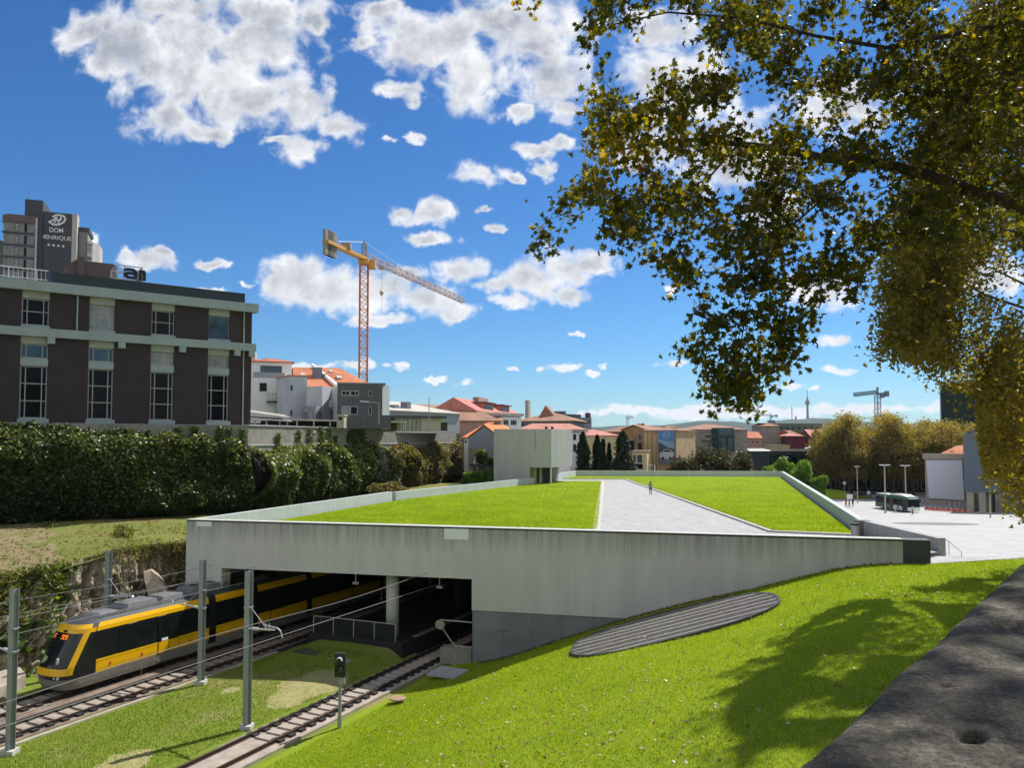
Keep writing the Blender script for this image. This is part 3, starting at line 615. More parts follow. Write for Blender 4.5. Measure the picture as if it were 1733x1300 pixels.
# island platform
PL = thing('station_platform', 'dark island platform inside the tunnel mouth between the two tracks', 'platform', ST(-30, 44, -12.6))
pa = ST(-34.3, t_front(-34.3)+1.6); pb = ST(-27.0, t_front(-27)+.2); 
MB().slab([(pa[0], pa[1], -13.7), (pb[0], pb[1], -13.7), tuple(ST(-27.0, 100, -13.7)), tuple(ST(-34.3, 100, -13.7))], (0, 0, 1.0)).build('deck', M['interior'], PL, True)  # near-black deck, tunnel shade put into its colour
for s in (-34.3, -27.0):
    p0 = ST(s+(.25 if s < -30 else -.25), t_front(s)+2.0, -12.69); p1 = ST(s+(.25 if s < -30 else -.25), 100, -12.69)
    MB().bar(p0, p1, .4, .05).build('edge_stone', M['conc_old'], PL, True)
GR = thing('glass_railing', 'glass panel railing with a thin steel rail at the platform end', 'railing', (pa[0], pa[1], -12.69))
ra = G(524, 1052, -11.6); rb = G(690, 1064.5, -11.55)
ra = np.array([pa[0]+.4, pa[1]-.15, -11.6]); rb = np.array([pb[0]-.5, pb[1]+.5, -11.6])
MB().bar(ra, rb, .05, .05).build('top_rail', M['alum'], GR, True)
pn = MB(); pn.slab([ra-np.array([0, 0, .05]), rb-np.array([0, 0, .05]), rb-np.array([0, 0, 1.1]), ra-np.array([0, 0, 1.1])], (.01, .02, 0)); pn.build('glass_panel', glassmat('railing_glass', (.005, .006, .008), .4), GR, True)
for k in range(5):
    q = ra+(rb-ra)*k/4; MB().bar(q, q-np.array([0, 0, 1.1]), .04).build('post', M['alum'], GR, True)

# roof lawns, paving, kerbs
a_, b_, c_, d_, g_, h_ = [G(*q, -6.33)[:2] for q in ((1014, 893), (1022, 815), (1305, 900), (1060, 812), (1445, 906), (940, 812))]
af = a_+(a_-b_)*.17
paving = [af, FP(44.0, 1.05)[:2], np.array([24.2, 44.0]), np.array([23.0, 50.0]), g_, c_, d_, np.array([17.8, 124.5]), np.array([4.5, 124.5]), np.array([3.6, 118.0]), b_]
MB().prism([tuple(p) for p in paving], -6.41, -6.375).build('roof_path', M['pave']); tag(bpy.data.objects['roof_path'], kind='structure')
def lawn(name, poly):
    me = MB().prism([tuple(p) for p in poly], -6.41, -6.27).build(name, M['lawn']); tag(me, kind='structure')
lawn('roof_lawn', [FP(.9, 1.04)[:2], af-FD*.35, b_-np.array([.3, 0]), np.array([3.4, 117.7]), LL+np.array([.6, 1]), LMID+np.array([.9, .2]), LA+np.array([.9, .6])])
lawn('roof_lawn', [g_, c_+np.array([.4, .25]), d_+np.array([.4, .3]), np.array([18.2, 124.8]), np.array([5.5, 124.8]), FL_+np.array([.1, -.1]), FR_-np.array([.4, .1]), RR+np.array([-.1, .6])])
def kerb(pts, w=.32, z=-6.25):
    mb = MB()
    for p, q in zip(pts[:-1], pts[1:]): mb.bar((p[0], p[1], z-.08), (q[0], q[1], z-.08), w, .16)
    tag(mb.build('kerb', M['kerb']), kind='structure')
kerb([af-FD*.2, b_-np.array([.15, 0])], .55, -6.255); kerb([b_, np.array([3.6, 117.9])]); kerb([g_, c_, d_, np.array([17.9, 124.6]), np.array([5, 124.6])], .30)
tag(MB().box((16.5, 131.9, -6.3), (16.62, 132.1, -4.2)).build('thin_post', M['lamp']), 'thin white post standing against the far roof parapet', 'post') if False else None

# ================================================================ TRACKS
def track(sc, t0, t1, label, m_slab, sleepers_from, sleepers_to, step=.72):
    R = thing('railway_track', label, 'railway track', ST(sc, 25, ZR-.2))
    MB().bar(ST(sc, t0, ZR-.235), ST(sc, t1, ZR-.235), 2.45, .12).build('track_bed', m_slab, R, True)
    for sg in (-1, 1):
        r = MB(); r.bar(ST(sc+sg*.75, t0, ZR-.09), ST(sc+sg*.75, t1, ZR-.09), .028, .13); r.bar(ST(sc+sg*.75, t0, ZR-.155), ST(sc+sg*.75, t1, ZR-.155), .15, .02); r.bar(ST(sc+sg*.75, t0, ZR-.025), ST(sc+sg*.75, t1, ZR-.025), .075, .045)
        r.build('rail', M['rail'], R, True)
    first = None; k = 0
    t = sleepers_from
    while t < sleepers_to and k < 98:
        p = ST(sc, t, 0)
        if first is None:
            q = MB()
            for sg in (-1, 1): q.bar(ST(sc+sg*1.02, t, ZR-.125), ST(sc+sg*.50, t, ZR-.125), .30, .10, 0)
            q.bar(ST(sc-.42, t, ZR-.13), ST(sc+.42, t, ZR-.13), .46, .07, 1)
            first = q.build('sleeper', [M['pad'], M['slab2']], R, True); first['t'] = t; f0 = t; f = first
        else:
            f = first.copy(); COL.objects.link(f); f.parent = R; d = ST(0, t-f0, 0); f.location = d
        t += step; k += 1
    return R
del_ = None
track(-25.6, 8, 104, 'nearest railway track, curving up to the right side of the tunnel mouth with open sleepers', M['slab2'], 27.5, 66)
track(-36.9, 8, 104, 'middle railway track beside the tram, embedded in brownish slab', M['slab'], 10, 70, .75)
track(-40.05, 8, 104, 'far railway track on which the yellow tram stands', M['slab'], 10, 70, .75)
for o in bpy.data.objects:
    if 't' in o.keys(): del o['t']
fil = MB(); fil.bar(ST(-38.45, 8, -13.69), ST(-38.45, 50, -13.69), .5, .06); tag(fil.build('track_gap_paving', M['slab']), kind='structure')
fil = MB(); fil.bar(ST(-35.3, 8, -13.70), ST(-35.3, t_front(-35.3), -13.70), .26, .10); fil.bar(ST(-24.2, 18, -13.66), ST(-24.2, t_front(-24)-1.5, -13.66), .16, .12); tag(fil.build('track_edge_kerb', M['slab2']), kind='structure')

# ================================================================ ROCK CUTTING
ROCKTOP = [(-66, 14), (-52, 27), (-42, 36), (-30.8, 45.4), (-28.3, 47.2), (-26.2, 50.2), (-24.6, 52.5), (-22.3, 54.0)]
ROCKBOT = [tuple(ST(s, t)[:2]) for s, t in ((-58, -8), (-54, 4), (-50, 14), (-46.6, 22), (-44.9, 28), (-43.9, 33), (-43.5, 36), (-43.4, 38.6))]
tt = np.linspace(0, 1, 420)[:, None]; kk = np.linspace(0, 1, 90)[None, :]
ax, ay = poly_at(ROCKBOT, tt); bx, by = poly_at(ROCKTOP, tt)
kx = kk**1.5
RXX = ax+(bx-ax)*kx; RYY = ay+(by-ay)*kx; RZZ = -13.85+(zout(bx+0*kk, by+0*kk)+.25+13.85)*kk+0*RXX
al = tt*90; nz = 2.1*fbm(al*.35, kk*3.2, 31, 5)+1.1*np.abs(fbm(al*1.1, kk*9, 37, 4))*2-.35+.35*np.round(3*fbm(al*.5, kk*5, 41, 3))
env = np.sin(np.clip(kk, 0, 1)*math.pi)**.6
RXX = RXX+.75*nz*env; RYY = RYY-.75*nz*env; RZZ = RZZ+.30*fbm(al*.9, kk*7, 47, 4)*env
rk = thing('rock_face', 'rough brown and grey rock cutting with weeds along the far track', 'rock face', (-28, 46, -13.7))
grid_mesh('rock', RXX, RYY, RZZ, M['rock'], rk, True, False)
pts = [P(x, y, Y) for (x, y, Y) in ((243, 971, 51.2), (256, 966, 51.4), (266, 975, 51.0), (275, 988, 50.6), (283, 1002, 50.2), (285, 1024, 49.6), (252, 1026, 49.6), (249, 1000, 50.4), (245, 985, 50.8))]
MB().slab(pts, (-.8, 1.8, 0)).build('bare_slab', mk('pale_granite', (.46, .39, .29), (.22, .18, .125), 1.3, .95, .8, 7), rk, True)
# ================================================================ STONE PARAPET IN FRONT OF THE CAMERA
PA = thing('stone_parapet', 'weathered granite street parapet in dappled shade, close in the lower right corner', 'parapet', (1, 1.6, -1.6))
k = np.concatenate([np.linspace(-3, -.22, 30), np.linspace(-.2, 3.5, 760), np.linspace(3.53, 12, 260), np.linspace(12.2, 46, 160)])[:, None]; v = np.linspace(0, 1, 90)[None, :]
off = .55*v; e = .015*fbm(k*2.2, 0*k, 61, 5)+.008*fbm(k*14, 0*k, 62, 3)*np.exp(-v*14)
d = np.array([.64, .768]); n = np.array([.768, -.64]); base = np.array([.28, 1.10])
pz = lambda kk_: np.interp(kk_, [-3, 3, 14, 56], [-.55, -.55, -1.0, -5.6])
X = base[0]+d[0]*k+n[0]*(off+e); Y = base[1]+d[1]*k+n[1]*(off+e)
Z = pz(k)+.020*fbm(k*3, v*4, 63, 5)+.007*fbm(k*22, v*12, 65, 3)-.03*np.exp(-v*30)-.03*np.exp(-(1-v)*30)
pits = np.zeros_like(Z)
for (pk, pv, r, dp) in ((.65, .39, .035, .06), (1.69, .27, .07, .05), (1.9, .75, .05, .02), (4.2, .35, .12, .03), (.95, .22, .016, .012), (1.15, .55, .02, .012), (2.6, .5, .1, .03), (.42, .2, .012, .01)):
    pits -= dp*np.exp(-(((k-pk)/r)**2+((off-pv*.55)/(r*.6))**2)**2)
grid_mesh('coping_stone', X, Y, Z+pits, M['parapet_stone'], PA, True)
wv = np.linspace(0, 1, 8)[None, :]
X = base[0]+d[0]*k+n[0]*(.004+e[:, :1])+0*wv; Y = base[1]+d[1]*k+n[1]*(.004+e[:, :1])+0*wv; Z = pz(k)-.033-(8.0)*wv
grid_mesh('wall_face', X, Y, Z, M['parapet_stone'], PA, True)
X = base[0]+d[0]*k+n[0]*.55+0*wv; Y = base[1]+d[1]*k+n[1]*.55+0*wv; Z = pz(k)-.033-1.2*wv
grid_mesh('wall_back', X, Y, Z, M['parapet_stone'], PA, True)
# ================================================================ TRAM
TS = -40.05; T0 = None
q = onp(73, 1150, ST(TS, 0)[:2], ST(TS, 60)[:2])
def side_t(x, y, s=TS+1.33): r = onp(x, y, ST(s, 0)[:2], ST(s, 60)[:2]); return r
T0 = 26.6                                                            # nose
TRAM = thing('tram', 'yellow and black light-rail tram coming out of the tunnel', 'tram', ST(TS, T0, ZR))
ZL = [.22, .45, .78, .80, .98, 1.00, 1.32, 1.34, 1.46, 2.2, 2.80, 2.86, 2.9, 3.10, 3.12, 3.30, 3.42, 3.5]
def tf(z): return float(np.interp(z, [.2, .5, 1.0, 1.35, 2.9, 3.1, 3.3, 3.45, 3.5], [.30, .08, 0, .10, 1.02, 1.12, 1.28, 1.7, 2.3]))
def hw(z): return float(np.interp(z, [.2, .5, 1.0, 1.4, 2.8, 3.1, 3.3, 3.42, 3.5], [1.24, 1.29, 1.325, 1.325, 1.28, 1.25, 1.16, .96, .72]))
LEN = 50.0
def plan(z):
    w = hw(z); tfr = tf(z); pts = []
    for s_ in (0, .30, .55, .74, .86, .93, .97, 1.0): pts.append((s_*w, tfr+.95*(1-math.sqrt(max(0, 1-s_**3.2)))**1.0*(1.0 if s_ < 1 else 1)))
    k0 = tfr+.95
    for tq in (1.25, 1.7, 1.98, 2.3, 3.2, 6, 12, 20, 30, 40, LEN): pts.append((w, max(k0+.05, tq) if tq < 3.3 else tq))
    return pts
rows = [plan(z) for z in ZL]; nP = len(rows[0])
vs = []; fs = []; ms = []
for r_, z in zip(rows, ZL):
    left = [(-a, b) for a, b in r_[::-1][:-1]]
    for a, b in left+r_: p = ST(TS+a, T0+b, ZR+z); vs.append(tuple(p))
W_ = 2*nP-1
MAT = dict(blk=0, yel=1, gry=2, roof=3, gls=4)
for i in range(len(ZL)-1):
    zc = (ZL[i]+ZL[i+1])/2
    for j in range(W_-1):
        jj = abs((j+.5)-(nP-1)); t_ = rows[i][min(nP-1, int(round(jj+.5)))][1]
        front = jj < 7
        if zc < .79: m = 2
        elif zc < .99: m = 0 if (jj < 9.6) else 1
        elif zc < 1.33:
            m = 1 if (front and jj < 6.2) or jj > 10.4 else 0
        elif zc < 1.45: m = (1 if jj < 4.6 and jj > 3.9 else 4 if jj < 4 else 1 if jj < 6 else 0)
        elif zc < 2.89:
            m = 4 if jj < 4 else 1 if jj < 6 else 0
        elif zc < 3.11: m = 1 if jj < 7 else (0 if jj < 10 else 1)
        elif zc < 3.31: m = 1 if jj < 6 else 3 if jj < 10 else 1
        else: m = 3
        if 1.33 < zc < 2.89 and jj > 10: m = 1 if zc < 1.45 and jj > 10.4 else 0
        fs.append((i*W_+j, i*W_+j+1, (i+1)*W_+j+1, (i+1)*W_+j)); ms.append(m)
k = (len(ZL)-1)*W_
for j in range(nP-1): fs.append((k+j, k+j+1, k+W_-2-j, k+W_-1-j)); ms.append(3)
b = MB(); b.v = vs; b.f = fs; b.m = ms
body = b.build('body', [M['tblk'], M['tyel'], M['tgry'], M['troof'], M['tgls']], TRAM, True)
def sbox(name, t0, t1, z0, z1, m, parent, s=TS+1.27, th=.012, out=.0, both=False):
    # panel lying against the near side of the tram, leaning with the body
    mb = MB(); S0 = TS+hw(z0)+out; S1 = TS+hw(z1)+out
    a = [ST(S0, t0, ZR+z0), ST(S0, t1, ZR+z0), ST(S1, t1, ZR+z1), ST(S1, t0, ZR+z1)]
    mb.slab(a, ST(th, 0, 0)); return mb.build(name, m, parent, True)
def tz(x, y): r = onp(x, y, ST(TS+1.33, 0)[:2], ST(TS+1.33, 60)[:2]); return r[0], r[1]-ZR
# passenger windows and doors measured on the near side
d0 = tz(266, 1110)[0]; d1 = tz(303, 1100)[0]
doors = [(d0, d1)]
per = 9.3
for k in range(1, 5): doors.append((d0+per*k, d1+per*k))
w0 = T0+3.35
def window(t0, t1):
    o = sbox('window', t0, t1, 1.50, 2.74, M['tgls'], TRAM, out=.004)
    return o
for (da, db) in doors[:5]:
    dr = sbox('door', da+.03, db-.03, .80, 2.78, M['tblk'], TRAM, out=.008, th=.02)
    for q0, q1 in ((da+.10, (da+db)/2-.05), ((da+db)/2+.05, db-.10)):
        sbox('door_glass', q0, q1, 1.50, 2.66, M['tgls'], dr, out=.031, th=.004)
        sbox('door_panel', q0-.03, q1+.03, .82, 1.44, M['tyel'], dr, out=.031, th=.004)
    sb = MB(); sb.bar(ST(TS+1.37, da, ZR+.42), ST(TS+1.37, db, ZR+.42), .08, .05); sb.build('door_step', M['alum'], TRAM, True)
edges = [w0]+[x for dd in doors for x in dd]
for a, b_ in zip(edges[0::2], edges[1::2]):
    window(a+.05, b_-.12)
for (da, db) in doors[:4]: pass
# articulation bellows (black gaps)
for tj in (doors[0][1]+2.6, doors[1][0]-1.4, doors[1][1]+2.6, doors[2][1]+2.6):
    mb = MB()
    pr_ = [(hw(z)+.018, z) for z in (.5, 1.0, 1.4, 2.8, 3.1, 3.3, 3.42)]
    for sgn in (1,):
        pass
    ring = [(-a, z) for a, z in pr_]+[(a, z) for a, z in pr_[::-1]]
    n_ = len(ring); vv = [tuple(ST(TS+a, tj-.28, ZR+z)) for a, z in ring]+[tuple(ST(TS+a, tj+.28, ZR+z)) for a, z in ring]
    mb.add(vv, [tuple(range(n_)), tuple(range(n_, 2*n_))[::-1]]+[(i, (i+1) % n_, n_+(i+1) % n_, n_+i) for i in range(n_)]); mb.build('bellows', M['dark'], TRAM, True)
# panel joints, handle and small marks
for tq in (T0+2.02, doors[0][1]+.9): sbox('panel_joint', tq, tq+.02, .3, 1.33, M['dark'], TRAM, out=.003, th=.006)
for tq in (T0+1.45,): sbox('cab_handle', tq, tq+.26, 1.05, 1.16, M['dark'], TRAM, out=.004, th=.02)
for tq in (T0+2.8, d0-1.1, d1+.75):
    sbox('marker', tq, tq+.10, .99, 1.14, mk('red_marker', (.6, .06, .03), None, 3, .5), TRAM, out=.004, th=.02)
sbox('number_plate', d0+.28, d0+.72, 1.47, 1.62, M['white'], TRAM, out=.036, th=.004)
for tq in (T0+4.0, T0+6.0): sbox('handhold', tq, tq+.55, 2.86, 2.89, M['alum'], TRAM, out=.004, th=.02)
# destination display, wiper, camera, headlights
def fpt(s_, z, out=.02): return ST(TS+s_, T0+tf(z)-out+.95*(1-math.sqrt(max(0, 1-min(.999, abs(s_)/hw(z))**3.2))), ZR+z)
def fbar(mb, s0, z0, s1, z1, w): mb.bar(fpt(s0, z0), fpt(s1, z1), w, .012, up=(ST(0, -1, .3)[0], ST(0, -1, .3)[1], .45))
dp = MB()
dp.slab([fpt(-.85, 2.60, .012), fpt(.88, 2.60, .012), fpt(.88, 2.84, .012), fpt(-.85, 2.84, .012)], (0, 0, .001)); disp = dp.build('destination_display', M['dark'], TRAM, True)
ld = MB()
def glyph(x, rows_, px_=.034, pz_=.034):                              # dot-matrix letters
    for r_, line in enumerate(rows_):
        for c_, ch in enumerate(line):
            if ch == '#':
                s0 = x+c_*px_; z1 = 2.825-r_*pz_; p = [fpt(s0, z1-.026, .024), fpt(s0+.027, z1-.026, .024), fpt(s0+.027, z1, .024), fpt(s0, z1, .024)]; ld.slab(p, ST(0, -.004, 0))
Fg = ['####', '#...', '#...', '###.', '#...', '#...']
glyph(-.62, Fg)
GL = {'S': ['.###', '#...', '.##.', '...#', '...#', '###.'], 'E': ['####', '#...', '###.', '#...', '#...', '####'], 'R': ['###.', '#..#', '###.', '#.#.', '#..#', '#..#'], 'V': ['#..#', '#..#', '#..#', '#..#', '.##.', '.##.']}
xx_ = -.02
for ch in 'SER': glyph(xx_, GL[ch]); xx_ += .18
ld.build('led_text', M['led'], disp, True)
wp = MB(); wp.bar(fpt(.45, 1.38, .03), fpt(.05, 2.0, .03), .025); wp.bar(fpt(.05, 2.0, .03), fpt(-.25, 2.3, .03), .018); wp.build('wiper', M['dark'], TRAM, True)
for sg in (-1, 1):
    h = MB(); h.tube(fpt(sg*.86, .89, -.03), fpt(sg*.86, .89, .05), .075, .075, 12); h.tube(fpt(sg*.66, .89, -.03), fpt(sg*.66, .89, .04), .05, .05, 12); h.build('headlight', glassmat('headlight_glass', (.5, .5, .5), .1, (.7, .7, .7)), TRAM, True)
cm = MB(); cm.box((-.07, -.06, -.05), (.07, .06, .05)); c0 = fpt(.12, 3.0, .05); cm.v = [(v[0]+c0[0], v[1]+c0[1], v[2]+c0[2]) for v in cm.v]; cm.build('front_camera', M['dark'], TRAM, True)
sn = MB(); sn.slab([fpt(-.72, 1.45, .01), fpt(-.30, 1.62, .01), fpt(-.30, 1.80, .01), fpt(-.70, 1.86, .01)], ST(0, -.004, 0)); sn.build('windscreen_paper', mk('green_card', (.30, .38, .16), None, 5, .6), TRAM, True)
sn = MB(); c0 = fpt(.62, 1.55, -.02)
sn.tube(c0, c0+np.array([0, 0, .28]), .09, .06, 10); sn.build('dashboard_item', M['whitegrey'], TRAM, True)
# roof equipment
def rbox(t0, t1, s0, s1, z0, z1, m, name='roof_box'):
    mb = MB(); i = .10
    lo = [ST(TS+s0, T0+t0, ZR+z0), ST(TS+s1, T0+t0, ZR+z0), ST(TS+s1, T0+t1, ZR+z0), ST(TS+s0, T0+t1, ZR+z0)]
    hi = [ST(TS+s0+i, T0+t0+i*2, ZR+z1), ST(TS+s1-i, T0+t0+i*2, ZR+z1), ST(TS+s1-i, T0+t1-i, ZR+z1), ST(TS+s0+i, T0+t1-i, ZR+z1)]
    mb.add(lo+hi, [(0,3,2,1),(4,5,6,7),(0,1,5,4),(1,2,6,5),(2,3,7,6),(3,0,4,7)]); return mb.build(name, m, TRAM, True)
rbox(2.6, 3.9, -.65, .6, 3.45, 3.60, M['troofbox']); rbox(4.3, 6.5, -.80, .70, 3.45, 3.80, M['troofbox']); rbox(6.7, 8.7, -.75, .70, 3.45, 3.78, M['troofbox']); rbox(8.9, 12.2, -.80, .72, 3.45, 3.92, M['troofbox'])
rbox(13.4, 16.2, -.7, .7, 3.45, 3.8, M['troof']); rbox(17, 20, -.7, .7, 3.45, 3.8, M['troof'])
fan = MB()
for tq in (9.8, 11.2):
    c = ST(TS-.05, T0+tq, ZR+3.925); fan.lathe(c, [(.28, 0), (.28, .03)], 14)
fan.build('roof_fan', M['dark'], TRAM, True)
rl = MB()
for sg in (.86, -.86):
    rl.bar(ST(TS+sg, T0+2.6, ZR+3.58), ST(TS+sg, T0+14, ZR+3.58), .035)
    for tq in np.arange(2.8, 14, .9): rl.bar(ST(TS+sg, T0+tq, ZR+3.4), ST(TS+sg, T0+tq, ZR+3.58), .03)
rl.build('roof_rail', M['alum'], TRAM, True)
for tq in (3.4, 8.2, 15, 22, 29):
    for da in (0, 1.8):
        for sg in (-1, 1):
            h = MB(); c = ST(TS+sg*1.02, T0+tq+da, ZR+.30); h.tube(c-ST(.06, 0), c+ST(.06, 0), .29, .29, 18); h.build('wheel', M['rail'], TRAM, True)

# ================================================================ CATENARY POLES AND WIRES
def pole(s, t, h, zb, label, arms):
    R = thing('catenary_pole', label, 'catenary pole', ST(s, t, zb), 0, 'steel catenary poles along the tracks')
    def q(ds, dt, z): return ST(s+ds, t+dt, zb+z)
    p = MB()
    for dt in (-.13, .13): p.bar(q(0, dt, .12), q(0, dt, h), .28, .022, up=tuple(ST(0, 1)))
    p.bar(q(0, 0, .12), q(0, 0, h), .02, .26, up=tuple(ST(0, 1)))
    p.build('post', M['pole'], R, True)
    MB().bar(q(0, 0, -.2), q(0, 0, .12), .55, .55).build('footing', M['kerb'], R, True)
    for z in (h-1.75, h-2.75):
        MB().bar(q(0, 0, z), q(0, 0, z+.07), .36, .36).build('clamp', M['pole'], R, True)
    for sgn, reach, zc in arms:
        a = MB(); z0 = h-2.72
        a.tube(q(sgn*.15, 0, z0), q(sgn*reach*.78, 0, z0+.10), .045, .045, 8)
        a.tube(q(sgn*.15, 0, h-1.72), q(sgn*reach*.55, 0, z0+.10), .018, .018, 6)
        pts = [q(sgn*reach*.45, 0, z0+.26), q(sgn*reach*.85, 0, z0+.20), q(sgn*(reach*.95), 0, z0+.08), q(sgn*reach, 0, zc+.06)]
        a.path(pts, .035, 8)
        for f in (.5, .62): a.tube(q(sgn*reach*f, 0, z0), q(sgn*reach*f, 0, z0+.36), .03, .03, 6)
        a.build('bracket_arm', M['alum'], R, True)
        ins = MB(); ins.tube(q(sgn*.3, 0, z0+.02), q(sgn*.62, 0, z0+.03), .075, .075, 10); ins.build('insulator', M['whitegrey'], R, True)
    return R
pole(-34.41, 21.39, 7.05, ZR-.1, 'leftmost steel catenary pole, cut by the left edge, between middle track and grass', [(-1, 2.5, 4.35)])
pole(-34.54, 31.97, 6.85, ZR-.1, 'steel catenary pole in front of the tram doors, arm reaching back over the tracks', [(-1, 2.4, 4.35)])
pole(-27.25, 28.02, 7.35, ZR-.1, 'tall steel catenary pole on the grass, arm reaching right over the nearest track', [(1, 2.1, 4.35)])
p4 = G(183, 1030, -11.0); p4 = P(182, 1030, 46.6); pole(float(NS@p4[:2]), float(US@p4[:2]), 6.95, ZR-.1, 'steel catenary pole behind the tram against the rock face', [(1, 2.2, 4.35)])
cbx = MB(); c = P(166, 1035, 46.2); cbx.box((c[0]-.4, c[1]-.3, -13.7), (c[0]+.35, c[1]+.3, -10.5)); R = thing('equipment_cabinet', 'narrow grey trackside cabinet behind the tram next to the pole', 'cabinet', (c[0], c[1], -13.7)); cbx.build('cabinet_body', M['pole'], R, True)
cc = MB(); cc.box((c[0]-.45, c[1]-.36, -10.5), (c[0]+.40, c[1]+.36, -10.42)); cc.build('cabinet_lid', M['alum'], R, True)
def wires(sc, t0, label, g, t1=None):
    R = thing('overhead_wires', label, 'overhead wires', ST(sc, 25, ZR+4.4))
    t1 = t1 or t_front(sc)+1.2
    w = MB(); w.tube(ST(sc, t0, ZR+4.36), ST(sc, t1, ZR+4.36), .017, .017, 6); w.build('contact_wire', M['wire'], R, True)
    w = MB(); n_ = 14; pts = []
    for i in range(n_+1):
        t = t0+(t1-t0)*i/n_; pts.append(ST(sc, t, ZR+5.2+.10*math.sin(t*.33)))
    w.path(pts, .014, 6); w.build('messenger_wire', M['wire'], R, True)
    w = MB()
    for t in np.arange(t0, t1, 5.2): w.tube(ST(sc, t, ZR+4.37), ST(sc, t, ZR+5.2+.1*math.sin(t*.33)), .007, .007, 5)
    w.build('dropper', M['wire'], R, True)
wires(-25.35, 5, 'pair of overhead wires above the nearest track', 'w')
wires(-36.9, 5, 'pair of overhead wires above the middle track', 'w')
wires(-40.05, 5, 'pair of overhead wires above the roof of the tram', 'w')
# hangers under the lintel
for (s, nm) in ((-25.35, 'short hanging wire support over the nearest track in the tunnel mouth'), (-31.0, 'short hanging wire support at the middle of the tunnel mouth')):
    t = t_front(s)+1.6; R = thing('wire_hanger', nm, 'wire support', ST(s, t, -8.4), 0); MB().tube(ST(s, t, -8.3), ST(s, t, -9.25), .03, .03, 6).build('drop_rod', M['alum'], R, True)
    h = MB(); h.tube(ST(s-.2, t, -9.35), ST(s+.2, t, -9.35), .09, .09, 10); h.build('insulator', M['whitegrey'], R, True)
# tensioning wheel at the right jamb with its concrete block
wp_ = FP(18.6, -.25); R = thing('tension_wheel', 'pale wire tensioning wheel on a bent steel bracket beside the right tunnel jamb', 'wheel bracket', (wp_[0], wp_[1], -11.9))
h = MB(); c = FP(17.75, .5, -11.45); h.tube(c-np.array([.05, -.12, 0]), c+np.array([.05, -.12, 0]), .27, .27, 18); h.build('wheel', M['travert'], R, True)
h = MB(); h.tube(FP(17.75, .5, -11.15), FP(19.93, .5, -11.2), .04); h.tube(FP(17.8, .5, -11.5), FP(18.7, .5, -12.7), .04); h.tube(FP(18.7, .5, -12.7), FP(19.93, .5, -12.75), .04); h.build('bracket', M['travert'], R, True)
o = fwall(17.9, 19.9, -13.9, -12.75, .1, .9).build('concrete_block', M['conc_old']); tag(o, 'rough concrete block under the wire tensioning wheel at the right jamb', 'concrete block')

# signal beside the nearest track
sp_ = G(575, 1225, -13.45); R = thing('railway_signal', 'small black railway signal on a thin post beside the nearest track', 'railway signal', (sp_[0], sp_[1], -13.6))
x0, y0 = sp_[:2]
MB().bar((x0, y0, -13.6), (x0, y0, -10.9), .13).build('post', M['pole'], R, True)
MB().bar((x0, y0, -13.7), (x0, y0, -13.1), .19).build('post_sleeve', M['pole'], R, True)
hd = MB(); hd.box((x0-.25, y0-.13, -11.25), (x0+.25, y0+.13, -10.15)); head = hd.build('signal_head', M['black'], R, True)
for z in (-10.45, -10.9):
    h = MB(); h.tube((x0, y0-.13, z), (x0, y0-.20, z), .12, .12, 14); h.build('lens', glassmat('signal_lens', (.02, .03, .03), .1), head, True)
    h = MB()
    for a in range(9): t = math.pi*a/8; t2 = math.pi*(a+1)/8; h.slab([(x0+.15*math.cos(t), y0-.13, z+.15*math.sin(t)), (x0+.15*math.cos(t2), y0-.13, z+.15*math.sin(t2)), (x0+.15*math.cos(t2), y0-.38, z+.15*math.sin(t2)), (x0+.15*math.cos(t), y0-.38, z+.15*math.sin(t))], (0, 0, .01))
    h.build('visor', M['whitegrey'] if z > -10.6 else M['black'], head, True)
hb = MB(); hb.box((x0-.05, y0-.12, -11.6), (x0+.22, y0+.10, -11.28)); hb.build('junction_box', M['pole'], R, True)
# covers and lids in the grass
def lid(x, y, z, w, l, rz, mat, name, label, cat, r=None):
    p = G(x, y, z); mb = MB()
    if r: mb.lathe((0, 0, 0), [(r, 0), (r, .06), (r*.9, .075)], 24)
    else:
        mb.box((-w/2, -l/2, 0), (w/2, l/2, .10)); mb.box((-w/2+.08, -l/2+.08, .10), (-.02, l/2-.08, .125)); mb.box((.02, -l/2+.08, .10), (w/2-.08, l/2-.08, .125))
    o = mb.build(name, mat); o.location = (p[0], p[1], z-.02); o.rotation_euler = (0, 0, rz); tag(o, label, cat); return o
RZT = math.atan2(-US[0], US[1])
lid(582, 1115, -13.20, 1.7, 1.5, RZT, M['conc_light'], 'service_hatch', 'square concrete hatch in the shaded grass left of the nearest track', 'hatch')
lid(522, 1105, -13.15, 1.9, 1.1, RZT, M['conc_dark'], 'service_grate', 'dark narrow grate in the shaded grass before the platform', 'grate')
lid(758, 1140, float(lawn_z(-21.9))+.02, 1.9, 1.7, RZT, M['conc_light'], 'service_hatch', 'square concrete hatch in the shaded grass right of the nearest track', 'hatch')
p = G(673, 1183, -13.25); o = lid(673, 1183, -13.35, 0, 0, 0, mk('rusty_cover', (.34, .22, .15), (.26, .16, .11), 6, .9), 'manhole_cover', 'round reddish manhole cover in the lawn beside the nearest track', 'manhole cover', .42)
# concrete kerb ramp at the left edge behind the first pole
cp_ = [G(-40, 1150, -13.3), G(30, 1132, -13.3), G(44, 1150, -13.3), G(-30, 1188, -13.3)]
o = MB().slab([(p[0], p[1], -14) for p in cp_], (0, 0, .95)).build('concrete_plinth', M['slab2']); tag(o, 'low concrete plinth at the left edge beyond the far track', 'plinth')
